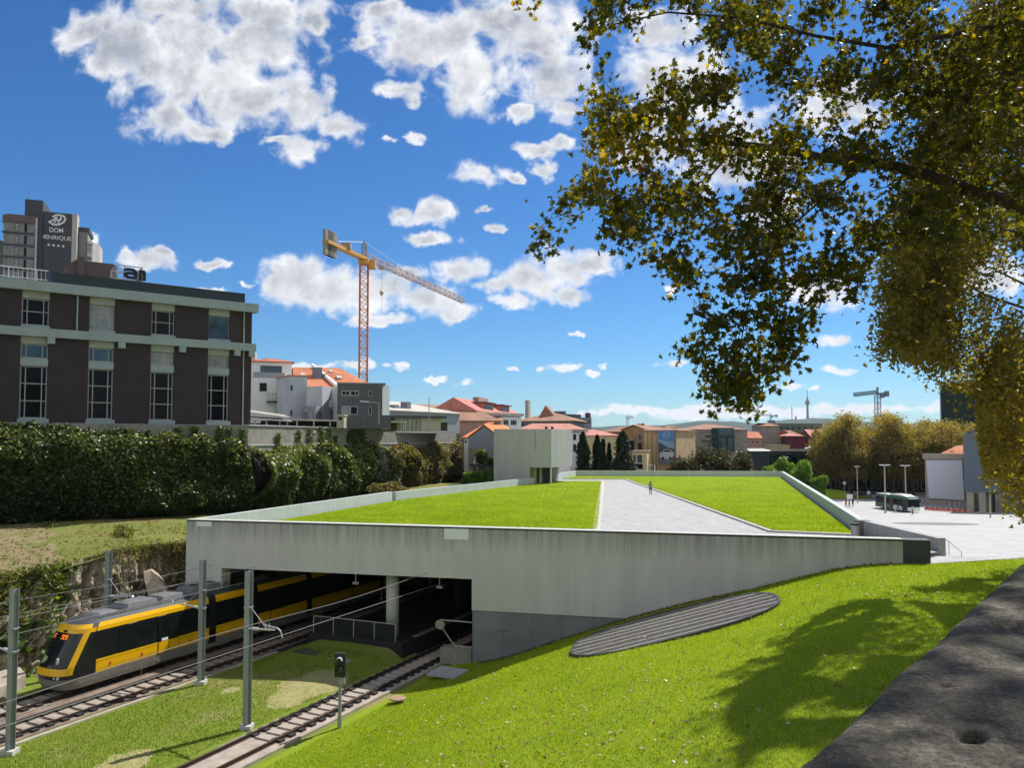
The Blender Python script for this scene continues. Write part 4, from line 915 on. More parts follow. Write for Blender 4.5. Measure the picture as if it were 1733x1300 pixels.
# oval ventilation grate on the lawn slope
VR = thing('ventilation_grate', 'large oval metal ventilation grate set into the lawn slope', 'grate', G(1140, 1055, -8.9))
def lawn_ray(x, y):
    d = ray(x, y); d = d/np.linalg.norm(d); k = 12.
    while k < 90:
        p = d*k
        if p[2] < lawn_h(p[0], p[1]): break
        k += .05
    return d*k
c0 = lawn_ray(968, 1101); c1 = lawn_ray(1313, 1012); c2 = lawn_ray(1200, 1020); c3 = lawn_ray(1120, 1088)
ctr = (c0+c1)/2; ax_ = (c1-c0)/2; ra_ = np.linalg.norm(ax_[:2]); ux = ax_[:2]/ra_; uy = np.array([-ux[1], ux[0]])
rb_ = abs((c2-c3)[:2]@uy)/2*1.04; off_ = ((c2+c3)/2-ctr)[:2]@uy; ctr = ctr[:2]+uy*off_
# plane of the grate
def sup(a, e=2.6): c, s = math.cos(a), math.sin(a); return np.sign(c)*abs(c)**(2/e), np.sign(s)*abs(s)**(2/e)
pp = [ctr+ux*ra_*sup(t)[0]+uy*rb_*sup(t)[1] for t in np.linspace(0, 2*math.pi, 60, endpoint=False)]
A_ = np.array([[p[0], p[1], 1] for p in pp]); zz = np.array([lawn_h(p[0], p[1]) for p in pp]); co = np.linalg.lstsq(A_, zz, rcond=None)[0]
res = (zz-A_@co).max()
gz = lambda p: co[0]*p[0]+co[1]*p[1]+co[2]+res*.55+.05
rim = MB(); n_ = len(pp)
inn = [ctr+(p-ctr)*.975 for p in pp]
rim.add([(p[0], p[1], gz(p)+.05) for p in pp]+[(p[0], p[1], gz(p)+.05) for p in inn]+[(p[0], p[1], gz(p)-.9) for p in pp]+[(p[0], p[1], gz(p)-.15) for p in inn],
        [(i, (i+1) % n_, n_+(i+1) % n_, n_+i) for i in range(n_)]+[(i, 2*n_+i, 2*n_+(i+1) % n_, (i+1) % n_) for i in range(n_)]+[(n_+i, n_+(i+1) % n_, 3*n_+(i+1) % n_, 3*n_+i) for i in range(n_)])
rim.build('rim', M['conc_dark'], VR, True)
MB().add([(p[0], p[1], gz(p)-.10) for p in inn], [tuple(range(n_))]).build('shaft_mesh', mk('dark_rust_mesh', (.10, .08, .07), (.06, .05, .045), 6, .9), VR, True)
sl_ = MB(); nb = 46
bars = [[], []]
for i in range(nb):
    f = -1+2*(i+.5)/nb
    if abs(f) > .97: continue
    h = (1-abs(f)**2.6)**(1/2.6)*.985; ang = .0
    a = ctr-ux*ra_*h+uy*rb_*f; b = ctr+ux*ra_*h+uy*rb_*f
    wide = (i % 11 in (3, 8))
    sl_.bar((a[0], a[1], gz(a)+.0), (b[0], b[1], gz(b)+.0), .13 if wide else .032, .05, 1 if wide else 0)
sl_.build('slat', [mk('zinc_slat', (.25, .21, .18), (.15, .13, .115), 3, .85), mk('plate_slat', (.27, .29, .30), (.20, .22, .23), 3, .6)], VR, True)
# dark graffiti scribble and trash bin
bn = P(1447.5, 905, 50.6); R = thing('litter_bin', 'cylindrical steel litter bin with a black top at the end of the roof parapet', 'litter bin', (bn[0], bn[1], -6.38))
MB().lathe((bn[0], bn[1], -6.36), [(.27, .10), (.27, .78)], 20).build('drum', M['steelbin'], R, True)
MB().lathe((bn[0], bn[1], -6.36), [(.24, .78), (.24, .86), (.29, .86), (.29, .92)], 20).build('lid', M['black'], R, True)
MB().lathe((bn[0], bn[1], -6.40), [(.34, 0), (.34, .10)], 20).build('base', M['black'], R, True)

TRAM.scale = (1, 1, 1.05)
# ================================================================ BUILDINGS, LEFT SIDE
def bld(name, label, cat, A, B, zb, group=None):
    A = np.array(A, float); B = np.array(B, float); L = float(np.linalg.norm(B-A))
    r = thing(name, label, cat, (A[0], A[1], zb), math.atan2(B[1]-A[1], B[0]-A[0]), group); r_ = dict(r=r, A=A, B=B, L=L, zb=zb); return r_
def pxl(b, x, y): u, z = onp(x, y, b['A'], b['B']); return u, z-b['zb']
def bpart(b, name, mb, mat, parent=None): return mb.build(name, mat, parent or b['r'])
def win(b, u0, u1, z0, z1, nx=1, nz=1, glass='glass', frame='frame', fw=.07, y=0., proud=.04, rec=None, name='window'):
    w = MB(); u0, u1 = sorted((u0, u1)); z0, z1 = sorted((z0, z1)); y0, y1 = y-proud, y-.002
    w.box((u0, y0, z0), (u0+fw, y1, z1)); w.box((u1-fw, y0, z0), (u1, y1, z1)); w.box((u0+fw, y0, z0), (u1-fw, y1, z0+fw)); w.box((u0+fw, y0, z1-fw), (u1-fw, y1, z1))
    bars = nx if isinstance(nx, (list, tuple)) else [i/nx for i in range(1, nx)]
    for f in bars: c = u0+(u1-u0)*f; w.box((c-fw*.4, y0+.004, z0+fw), (c+fw*.4, y1, z1-fw))
    hs = nz if isinstance(nz, (list, tuple)) else [i/nz for i in range(1, nz)]
    for f in hs: c = z0+(z1-z0)*f; w.box((u0+fw, y0+.007, c-fw*.4), (u1-fw, y1, c+fw*.4))
    o = bpart(b, name, w, M[frame]); p = MB().box((u0+fw*.5, y-.016, z0+fw*.5), (u1-fw*.5, y-.004, z1-fw*.5)); p.build('pane', M[glass], o); return o
def pwin(b, x0, y0, x1, y1, **k):
    a = pxl(b, x0, y0); c = pxl(b, x1, y1); return win(b, a[0], c[0], c[1], a[1], **k)
def walls(b, depth, h, mat, name='wall', u0=0., u1=None, y0=0., z0=0.): return bpart(b, name, MB().box((u0, y0, z0), (b['L'] if u1 is None else u1, y0+depth, h)), mat)
def roof(b, kind, h, rise, depth, mat, ov=.35, u0=0., u1=None, y0=0., ins=None, th=.14):
    u1 = b['L'] if u1 is None else u1; a0, a1, c0, c1 = u0-ov, u1+ov, y0-ov, y0+depth+ov; m = MB(); um = (a0+a1)/2; cm = (c0+c1)/2
    if kind == 'flat': m.box((a0, c0, h+.002), (a1, c1, h+rise))
    elif kind == 'gx':   # ridge along the front
        m.add([(a0,c0,h),(a1,c0,h),(a1,cm,h+rise),(a0,cm,h+rise),(a1,c1,h),(a0,c1,h),(a0,c0,h-th),(a1,c0,h-th),(a1,c1,h-th),(a0,c1,h-th)], [(0,1,2,3),(3,2,4,5),(1,0,6,7),(4,8,9,5),(0,3,5,9,6),(1,7,8,4,2),(6,9,8,7)])
    elif kind == 'gy':   # gable to the front
        m.add([(a0,c0,h),(um,c0,h+rise),(a1,c0,h),(a0,c1,h),(um,c1,h+rise),(a1,c1,h),(a0,c0,h-th),(a1,c0,h-th),(a0,c1,h-th),(a1,c1,h-th),(um,c0,h+rise-th*1.4),(um,c1,h+rise-th*1.4)], [(0,1,4,3),(1,2,5,4),(0,6,10,1),(1,10,7,2),(3,4,11,8),(4,5,9,11),(0,3,8,6),(2,7,9,5),(6,8,11,10),(10,11,9,7)])
    elif kind == 'hip':
        i = ins if ins is not None else min((c1-c0)/2, (a1-a0)*.45)
        m.add([(a0,c0,h),(a1,c0,h),(a1,c1,h),(a0,c1,h),(a0+i,cm,h+rise),(a1-i,cm,h+rise),(a0,c0,h-th),(a1,c0,h-th),(a1,c1,h-th),(a0,c1,h-th)], [(0,1,5,4),(1,2,5),(2,3,4,5),(3,0,4),(0,6,7,1),(1,7,8,2),(2,8,9,3),(3,9,6,0),(6,9,8,7)])
    elif kind == 'shed': m.add([(a0,c0,h),(a1,c0,h),(a1,c1,h+rise),(a0,c1,h+rise),(a0,c0,h-th),(a1,c0,h-th),(a1,c1,h+rise-th),(a0,c1,h+rise-th)], [(0,1,2,3),(0,4,5,1),(1,5,6,2),(2,6,7,3),(3,7,4,0),(4,7,6,5)])
    return bpart(b, 'roof', m, mat)
def gable_wall(b, h, rise, mat, y=0., th=.3, u0=0., u1=None):
    u1 = b['L'] if u1 is None else u1; return bpart(b, 'gable', MB().slab([(u0, y, h-.003), (u1, y, h-.003), ((u0+u1)/2, y, h+rise-.15)], (0, th, 0)), mat)
def AB(x0, Y0, x1, Y1): return P(x0, 700, Y0)[:2], P(x1, 700, Y1)[:2]
def zp(y, Y, x=866): return P(x, y, Y)[2]

# ---- dark brick office building above the ivy wall
Bc = P(426.5, 600, 75.)[:2]; dirb = np.array([.8, .6]); A0 = Bc-dirb*70
bk = bld('office_building', 'dark brown brick office building with pale concrete bands and tall windows, left edge', 'building', A0, Bc, 1.35)
O = 10.0                                                              # bays measured from the frame that starts 60 m from the corner
def bz(z): return z-1.35
bays = [O+41.85+5*(k) for k in range(-7, 4)]
LB = 70.
m = MB(); lo = MB()
xs = [0]; 
for c in bays: xs += [c-1.0, c+1.0]
xs.append(LB-.05)
for a, c in zip(xs[0::2], xs[1::2]):
    m.box((a, 0, 0), (c, .45, bz(8.68))); m.box((a, 0, bz(9.42)), (c, .45, bz(12.5)))
bpart(bk, 'brick_pier', m, M['brick'])
bpart(bk, 'rear_wall', MB().box((0, .46, 0), (LB-.3, 16, bz(12.5))), M['brick'])
bpart(bk, 'side_wall', MB().box((LB-.3, .45, 0), (LB, 16, bz(12.5))), M['band'])
bpart(bk, 'concrete_band', MB().box((-.2, -.38, bz(8.68)), (LB+.28, .5, bz(9.40))), M['band'])
bpart(bk, 'cornice', MB().box((-.2, -.50, bz(12.50)), (LB+.42, .5, bz(13.33))), M['band'])
bpart(bk, 'roof_fascia', MB().box((O+42.9, .05, bz(13.331)), (LB-.75, 15.5, bz(14.33))), M['roofpar'])
bpart(bk, 'base_ledge', MB().box((0, -.30, -.18), (LB+.1, .02, .10)), M['band'])
for c in bays:
    u0, u1 = c-1.0, c+1.0
    bpart(bk, 'lintel', MB().box((u0, .10, bz(11.90)), (u1, .455, bz(12.5))), M['bandlow'])
    bpart(bk, 'lintel', MB().box((u0, .10, bz(8.08)), (u1, .455, bz(8.68))), M['bandlow'])
    bpart(bk, 'spandrel', MB().box((u0, .02, bz(6.22)), (u1, .455, bz(6.86))), M['band'])
    bpart(bk, 'sill', MB().box((u0-.05, -.12, bz(9.405)), (u1+.05, .30, bz(9.62))), M['band'])
    bpart(bk, 'sill', MB().box((u0-.12, -.28, bz(1.46)), (u1+.12, .455, bz(1.80))), M['band'])
    idx = bays.index(c)-7
    g1 = {0: 'glass', 1: 'glasspale', 2: 'glass', 3: 'glassblue'}.get(idx, 'glass')
    if idx == 3: win(bk, u0+.02, u1-.02, bz(9.65), bz(11.88), y=.30, glass='glassblue', fw=.06)
    else: win(bk, u0+.02, u1-.02, bz(9.65), bz(11.88), nx=[.2, .8] if idx != 1 else [.2, .8], nz=[.52], y=.30, glass=g1, fw=.09)
    win(bk, u0+.02, u1-.02, bz(6.87), bz(8.06), nx=[.2, .8], y=.30, glass={0: 'glassblue', 1: 'glassblue', 2: 'glasspale', 3: 'glasspale'}.get(idx, 'glass'), fw=.09)
    win(bk, u0+.02, u1-.02, bz(1.81), bz(6.21), nx=[.2, .8], nz=[.335, .665], y=.30, fw=.10)
for u in (O+45.9-2.9, O+45.9+2.5, O+45.9+7.6, O+45.9+12.6, LB-.1): bpart(bk, 'band_bracket', MB().box((u-.28, -.42, bz(8.14)), (u+.28, .02, bz(8.67))), M['band'])
for u in (O+44.9,): bpart(bk, 'rainpipe', MB().tube((u, -.12, bz(9.42)), (u, -.12, bz(12.5)), .07), M['band'])
u = LB-.85; bpart(bk, 'rainpipe', MB().tube((u, -.12, bz(9.42)), (u, -.12, bz(12.5)), .06), M['frame']); bpart(bk, 'rainpipe', MB().tube((u, -.12, 0), (u, -.12, bz(8.7)), .06), M['frame'])
# roof railing on the left part
rr = thing('roof_railing', 'white metal railing on the roof edge of the brick building', 'railing', (A0[0], A0[1], 13.33), math.atan2(.6, .8))
rl = MB(); 
for z in (.25, 1.05): rl.tube((O+28, .2, z), (O+42.7, .2, z), .035)
rl.build('rail', M['lamp'], rr)
rl = MB()
for i, u in enumerate(np.arange(O+28, O+42.8, .33)): rl.tube((u, .2, .02), (u, .2, 1.05), .045 if i % 6 == 0 else .016)
rl.build('baluster', M['lamp'], rr)
# penthouse volumes on the roof
def on_roof(x, y): return pxl(bk, x, y)
rb = bld('roof_extension', 'brown rendered roof extension with sloping grey flank behind the parapet', 'building', A0+np.array([-.6, .8])*7, Bc+np.array([-.6, .8])*7, 13.0)
a = pxl(rb, 130, 440); c = pxl(rb, 150, 440); d2 = pxl(rb, 196, 446); zt = pxl(rb, 143, 441)[1]
bpart(rb, 'wall', MB().slab([(pxl(rb, 114, 460)[0], 0, 0), (pxl(rb, 194, 470)[0], 0, 0), (pxl(rb, 194, 448)[0], 0, pxl(rb, 194, 447)[1]), (pxl(rb, 128, 440)[0], 0, pxl(rb, 128, 439.5)[1]), (pxl(rb, 114, 450)[0], 0, pxl(rb, 114, 449)[1])], (0, 6, 0)), M['hotel_brown'])
bpart(rb, 'flue', MB().box((pxl(rb, 131, 440)[0], -.5, 0), (pxl(rb, 142, 440)[0], 0, zt+.25)), M['hotel_brown'])
bpart(rb, 'sloping_flank', MB().slab([(pxl(rb, 156, 466)[0], -.3, 0), (pxl(rb, 199, 472)[0], -.3, 0), (pxl(rb, 199, 446)[0], -.3, pxl(rb, 199, 446.5)[1])], (0, .28, 0)), mk('flank_grey', (.24, .22, .21), (.20, .185, .175), 1, .8))
# rooftop sign frame with letters
sf = bld('rooftop_sign', 'open steel sign frame on the roof with black letters reading an', 'sign', A0+np.array([-.6, .8])*2, Bc+np.array([-.6, .8])*2, 14.2)
s0 = pxl(sf, 198.5, 448); s1 = pxl(sf, 241, 451); sbz = 0
fr = MB(); zt0 = s0[1]; 
for (x, y_) in ((s0[0], 0), (s0[0]+.0, 3.0), (s1[0], 0), (s1[0], 3.0), ((s0[0]*.72+s1[0]*.28), 0)): fr.bar((x, y_, 0), (x, y_, zt0), .09)
for z in (zt0, zt0*.62):
    fr.bar((s0[0], 0, z), (s1[0], 0, z), .09); fr.bar((s0[0], 3, z), (s1[0], 3, z), .09); fr.bar((s0[0], 0, z), (s0[0], 3, z), .09); fr.bar((s1[0], 0, z), (s1[0], 3, z), .09)
bpart(sf, 'frame', fr, M['lamp'])
bpart(sf, 'mesh_panel', MB().box((s1[0]+.02, .05, .05), (s1[0]+.05, 2.9, zt0-.1)), mk('sign_panel_grey', (.28, .28, .30), None, 2, .7))
def strokes(pts, w, y, th=.25): 
    mb = MB()
    for seg in pts:
        for p_, q_ in zip(seg[:-1], seg[1:]): mb.bar((p_[0], y, p_[1]), (q_[0], y, q_[1]), w, th, up=(0, 1, 0)); 
        for p_ in seg: mb.tube((p_[0], y-th/2, p_[1]), (p_[0], y+th/2, p_[1]), w/2, w/2, 10)
    return mb
l0 = pxl(sf, 209.5, 460); l1 = pxl(sf, 228, 473); w_ = l1[0]-l0[0]; hz = l0[1]-l1[1]; zb_ = l1[1]+.05; hz = hz+.15
ax0 = l0[0]
A_s = [[(ax0+.05, zb_+hz*.92), (ax0+.25, zb_+hz), (ax0+w_*.75, zb_+hz), (ax0+w_, zb_+hz*.82), (ax0+w_, zb_+.02), (ax0+.3, zb_+.02), (ax0+.05, zb_+.2), (ax0+.05, zb_+hz*.42), (ax0+.3, zb_+hz*.56), (ax0+w_, zb_+hz*.56)]]
bpart(sf, 'letter', strokes(A_s, .24, -.35), M['black'])
nx0 = pxl(sf, 236, 470)[0]; ww = pxl(sf, 243, 470)[0]-nx0
bpart(sf, 'letter', strokes([[(nx0, zb_-.05), (nx0, zb_+hz-.05), (nx0+ww*.9, zb_+hz-.05), (nx0+ww, zb_+hz*.75-.05), (nx0+ww, zb_-.05)]], .22, -.35), M['black'])

# ---- hotel tower
hY = 170.
hA, hB = AB(64, hY, 125, hY+2.6)
ht = bld('hotel_tower', 'dark grey hotel tower lettered DOM HENRIQUE with four stars, far left', 'hotel', hA, hB, 1.3)
def hq(x, y): return pxl(ht, x, y)
t0 = hq(64, 356); t1 = hq(122.5, 362)
H1 = (t0[1]+hq(122, 362.5)[1])/2
bpart(ht, 'sign_slab', MB().box((0, 0, 0), (t1[0], 3, H1)), M['hotel_dark'])
bpart(ht, 'slab_edge', MB().box((t1[0]+.004, -.1, 0), (hq(131, 362)[0], 3, H1+.1)), M['hotel_light'])
s_ = hq(43, 337); bpart(ht, 'lift_shaft', MB().box((hq(43, 337)[0], -.3, 0), (-.05, 8, hq(58, 338.5)[1])), M['hotel_dark'])
bpart(ht, 'shaft_extension', MB().box((-.04, 1, H1-.2), (hq(73, 345)[0], 8, hq(70, 339)[1])), M['hotel_dark'])
aL = hq(5.5, 370)[0]; aR = hq(61, 370)[0]; zt_ = hq(20, 364)[1]
b_ = MB().slab([(aL, .6, 0), (aL+1.2, -.4, 0), (aR-.1, -.4, 0), (aR-.1, 3, 0), (aL, 3, 0)], (0, 0, zt_-1.6)); bpart(ht, 'room_block', b_, M['hotel_grey'])
b_ = MB().slab([(aL-.25, .5, zt_-1.6), (aL+1.1, -.7, zt_-1.6), (aR-.08, -.7, zt_-1.6), (aR-.08, 3, zt_-1.6), (aL-.25, 3, zt_-1.6)], (0, 0, 1.7)); bpart(ht, 'roof_band', b_, mk('hotel_roof_band', (.13, .105, .095), (.10, .08, .07), 1, .9))
fh = hq(20, 384.5)[1]-hq(20, 405)[1]
zs = hq(20, 394)[1]
for k in range(5):
    z = zs-fh*k; bpart(ht, 'floor_band', MB().box((aL-.1, -.52, z-.22), (aR-.06, -.2, z+.22)), M['hotel_dark'])
    wx = hq(26, 385)[0]; wx2 = hq(33.5, 385)[0]
    win(ht, wx, wx2, z+.45, z+fh-.5, nz=[.45], y=-.4, fw=.10, frame='framed', glass='glasspale')
    w3 = hq(42, 385)[0]; win(ht, w3, w3+.55, z+.3, z+fh-.4, y=-.4, fw=.08, frame='framed')
bpart(ht, 'downpipe', MB().box((hq(63, 370)[0]-.2, -.75, 0), (hq(63, 370)[0]+.2, -.42, zt_-.2)), M['hotel_light'])
# right wing behind
r0 = hq(131.5, 390)[0]; r1 = hq(146.5, 390)[0]; zr = hq(138, 388)[1]
bpart(ht, 'side_wing', MB().box((r0, 2, 0), (r1, 9, zr)), M['hotel_grey']); bpart(ht, 'side_wing_cap', MB().box((r0-.1, 1.8, zr-.02), (r1+.3, 9.2, zr+.95)), M['hotel_dark'])
r2 = hq(165, 400)[0]; zz2 = hq(155, 406)[1]
bpart(ht, 'curved_wing', MB().slab([(r1+.01, 1.6, 0), (r2-1.2, 2.2, 0), (r2, 4.2, 0), (r2, 10, 0), (r1+.01, 10, 0)], (0, 0, zz2)), M['hotel_light'])
for k in range(3): bpart(ht, 'wing_window_band', MB().box((r1+.1, 1.55, zz2-2.6-fh*k*.8), (hq(153.5, 400)[0], 1.75, zz2-1.2-fh*k*.8)), M['glasspale'])
for z in (zz2-.8, zz2-4.0): bpart(ht, 'wing_floor_band', MB().box((r1+.05, 1.5, z-.12), (r2-1.2, 1.7, z+.12)), M['hotel_dark'])
bpart(ht, 'antenna', MB().tube((hq(46, 330)[0], 2, hq(46, 337)[1]-1), (hq(46, 330)[0], 2, hq(46, 315)[1]), .05), M['hotel_grey'])
def text_part(txt, b, x0, x1, yb, yt, name, bold=.0):
    cu = bpy.data.curves.new('t', 'FONT'); cu.body = txt; cu.size = 1; cu.extrude = .04; cu.offset = bold; cu.align_x = 'LEFT'
    to = bpy.data.objects.new('t', cu); COL.objects.link(to); bpy.context.view_layer.update()
    me = bpy.data.meshes.new_from_object(to.evaluated_get(bpy.context.evaluated_depsgraph_get())); bpy.data.objects.remove(to)
    v = np.array([p.co[:] for p in me.vertices]); mn, mxx = v.min(0), v.max(0); p0 = pxl(b, x0, yb); p1 = pxl(b, x1, yt)
    sx = (p1[0]-p0[0])/(mxx[0]-mn[0]); sz = (p1[1]-p0[1])/(mxx[1]-mn[1])
    nv = np.stack([(v[:, 0]-mn[0])*sx+p0[0], -.06-(v[:, 2]-mn[2])*1., (v[:, 1]-mn[1])*sz+p0[1]], 1)
    me.vertices.foreach_set('co', nv.ravel().astype(np.float32)); me.materials.clear(); me.materials.append(M['lettering']); me.update()
    o = bpy.data.objects.new(name, me); COL.objects.link(o); o.parent = b['r']; return o
text_part('DOM', ht, 83.8, 107, 392.3, 386.6, 'lettering', .006); text_part('HENRIQUE', ht, 69, 120.5, 404.6, 401.0, 'lettering', .0)
st_ = MB()
for k in range(4):
    c = hq(82.7+8.1*k, 414.2+.9*k); pts = []
    for i in range(10): r_ = (.33 if i % 2 == 0 else .14); t = math.pi/2+i*math.pi/5; pts.append((c[0]+r_*math.cos(t)*1.1, -.05, c[1]+r_*math.sin(t)*1.1))
    st_.slab(pts, (0, -.05, 0))
bpart(ht, 'star_row', st_, M['lettering'])
# monogram: a D-shaped loop with an H inside
def lp(pts): return [tuple(hq(x, y)) for x, y in pts]
loop = lp([(84, 375.5), (90, 380), (99, 380.5), (108, 376), (111, 371), (108.5, 366), (102, 364), (95, 363.8), (90, 366.5)])
tail = lp([(83, 375), (90, 372.5), (94, 368)]); h1 = lp([(92, 377), (97, 367)]); h2 = lp([(98, 378), (104, 366.5)]); h3 = lp([(93, 373.5), (104, 371.5)])
mg = strokes([loop], .38, -.08, .08); bpart(ht, 'monogram', mg, M['lettering']); bpart(ht, 'monogram', strokes([tail, h1, h2, h3], .28, -.09, .08), M['lettering'])
dk = bld('dark_block', 'dark tower block sliver behind the hotel at the left edge', 'building', *AB(-40, 230, 4, 238), 1.3); walls(dk, 12, zp(401, 232, 0)-1.3, M['net']); win(dk, 3, 6, 30, 33)

# ---- white terraced house
wh = bld('white_house', 'tall white house with orange hip roof, wide glass window and balconies', 'house', *AB(421, 99, 497, 101), 1.33)
q = lambda x, y: pxl(wh, x, y)
H = q(460, 610)[1]; Hl = q(460, 640)[1]
walls(wh, 9, H, M['white'], u0=.1, u1=q(495.5, 610)[0], y0=1.2); roof(wh, 'hip', H, q(450, 599)[1]-H, 9, M['tile'], .3, .1, q(495.5, 610)[0], 1.2, 3.6)
bpart(wh, 'terrace_block', MB().box((.1, 0, 0), (q(489, 640)[0], 1.195, Hl)), M['white'])
o = pwin(wh, 441.5, 617.3, 478.2, 639.5, nx=[.33, .84], glass='glassblue', frame='framed', y=1.2)
bpart(wh, 'terrace_railing', MB().box((q(430, 640)[0], .05, Hl), (q(482, 640)[0], .07, Hl+.75)), glassmat('balcony_glass', (.25, .28, .3), .1, (.3, .33, .35)))
pwin(wh, 438.8, 647.6, 451.8, 663); pwin(wh, 468.9, 648.4, 481, 676, nx=2, frame='framed'); pwin(wh, 466.9, 689, 480, 701.5, frame='framed')
z = q(465, 679.5)[1]; bpart(wh, 'balcony', MB().box((q(451, 679)[0], -1.0, z-.18), (q(487, 679)[0], -.003, z)), M['framed'])
br = MB(); 
for u in np.arange(q(451, 679)[0], q(487, 679)[0], .22): br.tube((u, -.95, z), (u, -.95, z+.95), .018)
br.bar((q(451, 679)[0], -.95, z+.95), (q(487, 679)[0], -.95, z+.95), .04); bpart(wh, 'balcony_railing', br, M['framed'])
for (x, y_, w2) in ((429, 640, .5), (443, 637, .35)): u, zz_ = q(x, y_); bpart(wh, 'air_unit', MB().box((u, .25, Hl+.02), (u+w2*1.6, .8, Hl+w2*1.5)), M['whitegrey'])
cw = q(427, 597); bpart(wh, 'roof_lantern', MB().lathe((cw[0]-.1, 5.2, H+.4), [(.9, 0), (.9, .9), (.15, 1.9)], 8), M['paleroof'])
pj = bld('white_annex', 'projecting white rendered annex beside the tall white house', 'building', *AB(488.7, 95.5, 519, 96.8), 1.33)
q = lambda x, y: pxl(pj, x, y); walls(pj, 5, q(505, 637.5)[1], M['whitegrey']); pwin(pj, 492, 652.3, 494.8, 661, frame='framed', fw=.04); pwin(pj, 491.6, 694.7, 494.3, 703, frame='framed', fw=.04)
bpart(pj, 'parapet_cap', MB().box((-.1, -.1, q(505, 637.5)[1]+.002), (pj['L']+.1, 5.1, q(505, 637.5)[1]+.16)), M['tilepink'])
gy_ = bld('grey_stained_shed', 'grey rendered lean-to with stained garage wall between white houses', 'building', *AB(518, 95, 545, 94.5), 1.33)
q = lambda x, y: pxl(gy_, x, y); walls(gy_, 5, q(530, 654)[1], M['whitegrey']); bpart(gy_, 'stained_block', MB().box((.1, -1.6, 0), (gy_['L'], -.003, q(530, 688)[1])), mk('stained_render', (.34, .36, .42), (.15, .15, .16), 1.2, .95, .2, 12))
bpart(gy_, 'shutter', MB().box((.35, -1.68, 0), (gy_['L']-1.0, -1.602, q(530, 698)[1])), mk('rusty_shutter', (.22, .22, .26), (.12, .11, .11), 1.6, .9))
w2 = bld('white_rear_house', 'small white house with a balcony under the orange roof', 'house', *AB(544.8, 97, 572, 97), 1.33)
q = lambda x, y: pxl(w2, x, y); H = q(560, 655)[1]; walls(w2, 6, H, M['white'])
pwin(w2, 548, 665, 553, 678); pwin(w2, 549.5, 693, 564, 711.5, nx=[.4], nz=[.5]); z = q(556, 688)[1]
bpart(w2, 'balcony', MB().box((.3, -.7, z-.12), (w2['L']-.6, -.003, z)), M['white']); bpart(w2, 'balcony_railing', MB().box((.3, -.7, z+.004), (w2['L']-.6, -.66, z+.75)), M['whitegrey'])
# big orange roofs: two adjoining roof planes divided by a white party wall
rf = bld('orange_roofed_house', 'long house with large orange tiled roofs, skylights and grey chimneys', 'house', *AB(496, 104, 626, 112), 1.33)
q = lambda x, y: pxl(rf, x, y); he = q(560, 656)[1]; hr = q(560, 622)[1]
walls(rf, 11, he-.1, M['white'], u0=.2, u1=rf['L']-.2)
mm = MB(); uR = q(574, 623)[0]; dp_ = 5.0
def rp(x, y, d): # photo point on the roof pushed back by d
    a = np.array(rf['A']); t = (rf['B']-a)/rf['L']; n = np.array([-t[1], t[0]]); u, z = onp(x, y, a+n*d, rf['B']+n*d); return (u, d, z-rf['zb'])
pts = [rp(496, 657, 0), rp(572, 657, 0), rp(541, 622, dp_), rp(496, 622, dp_)]
mm.slab(pts, (0, .05, -.25)); pts = [rp(572, 655, .02), rp(627, 650, .02), rp(574, 623, dp_), rp(541, 622, dp_)]; mm.slab(pts, (0, .05, -.25))
bk_ = [rp(496, 622, dp_), rp(574, 623, dp_), (rf['L'], 11, he), (0, 11, he)]; mm.slab(bk_, (0, .02, -.25)); bpart(rf, 'roof', mm, M['tile'])
pw = MB(); pw.slab([rp(526, 619.5, dp_+.3), rp(529.5, 619.5, dp_+.3), rp(572, 654.5, -.1), rp(568, 655.5, -.1)], (0, -.1, .35)); bpart(rf, 'party_wall', pw, M['white'])
for (x0, y0, x1, y1) in ((532.5, 621.5, 543.5, 633.5), (546, 633, 553, 640)):
    a = rp(x0, y0, 2.5); c = rp(x1, y1, 2.5); bpart(rf, 'chimney', MB().box((a[0], 2.2, c[2]-1.0), (c[0], 3.2, a[2])), M['greyfar'])
for (x0, y0, x1, y1, dd) in ((555, 627.4, 563.5, 631, 4.2), (568, 637.5, 578.5, 641.4, 2.4), (507, 633, 516, 636.5, 2.9)):
    sk = MB().slab([rp(x0, y0, dd), rp(x1-2, y0, dd), rp(x1, y1, dd-.6), rp(x0+2, y1, dd-.6)], (0, -.12, .15)); bpart(rf, 'skylight', sk, M['paleroof'])
# grey clad building
gc = bld('grey_clad_building', 'dark grey clad flat-roofed building with paired white windows', 'building', *AB(570.5, 92, 646.8, 93), 1.33)
q = lambda x, y: pxl(gc, x, y); H = q(600, 649.5)[1]; walls(gc, 9, H, M['corr']); 
b_ = MB().slab([(gc['L']+.003, .02, 0), (gc['L']+.95, 2.5, 0), (gc['L']+.95, 8.9, 0), (gc['L']+.003, 8.9, 0)], (0, 0, H-.05)); bpart(gc, 'side_wall', b_, M['corrlight'])
bpart(gc, 'coping', MB().box((-.06, -.06, H+.002), (gc['L']+.4, 9, H+.12)), M['greyfar'])
pwin(gc, 578.3, 661, 592, 670.3, nx=[.5], fw=.1); pwin(gc, 593, 661, 607, 670.3, nx=[.6], fw=.1); pwin(gc, 624, 661.7, 629.8, 671)
pwin(gc, 578.3, 687.4, 592, 702.3, glass='glasspale', fw=.1); pwin(gc, 592.5, 687.4, 605.5, 702.3, fw=.1); pwin(gc, 624, 689, 629, 702.3)
sw = bld('blue_grey_yard_wall', 'long low blue-grey yard wall in front of the grey clad building', 'wall', *AB(578, 88, 662, 89), 1.33); walls(sw, .3, pxl(sw, 600, 702.5)[1], M['corr'])
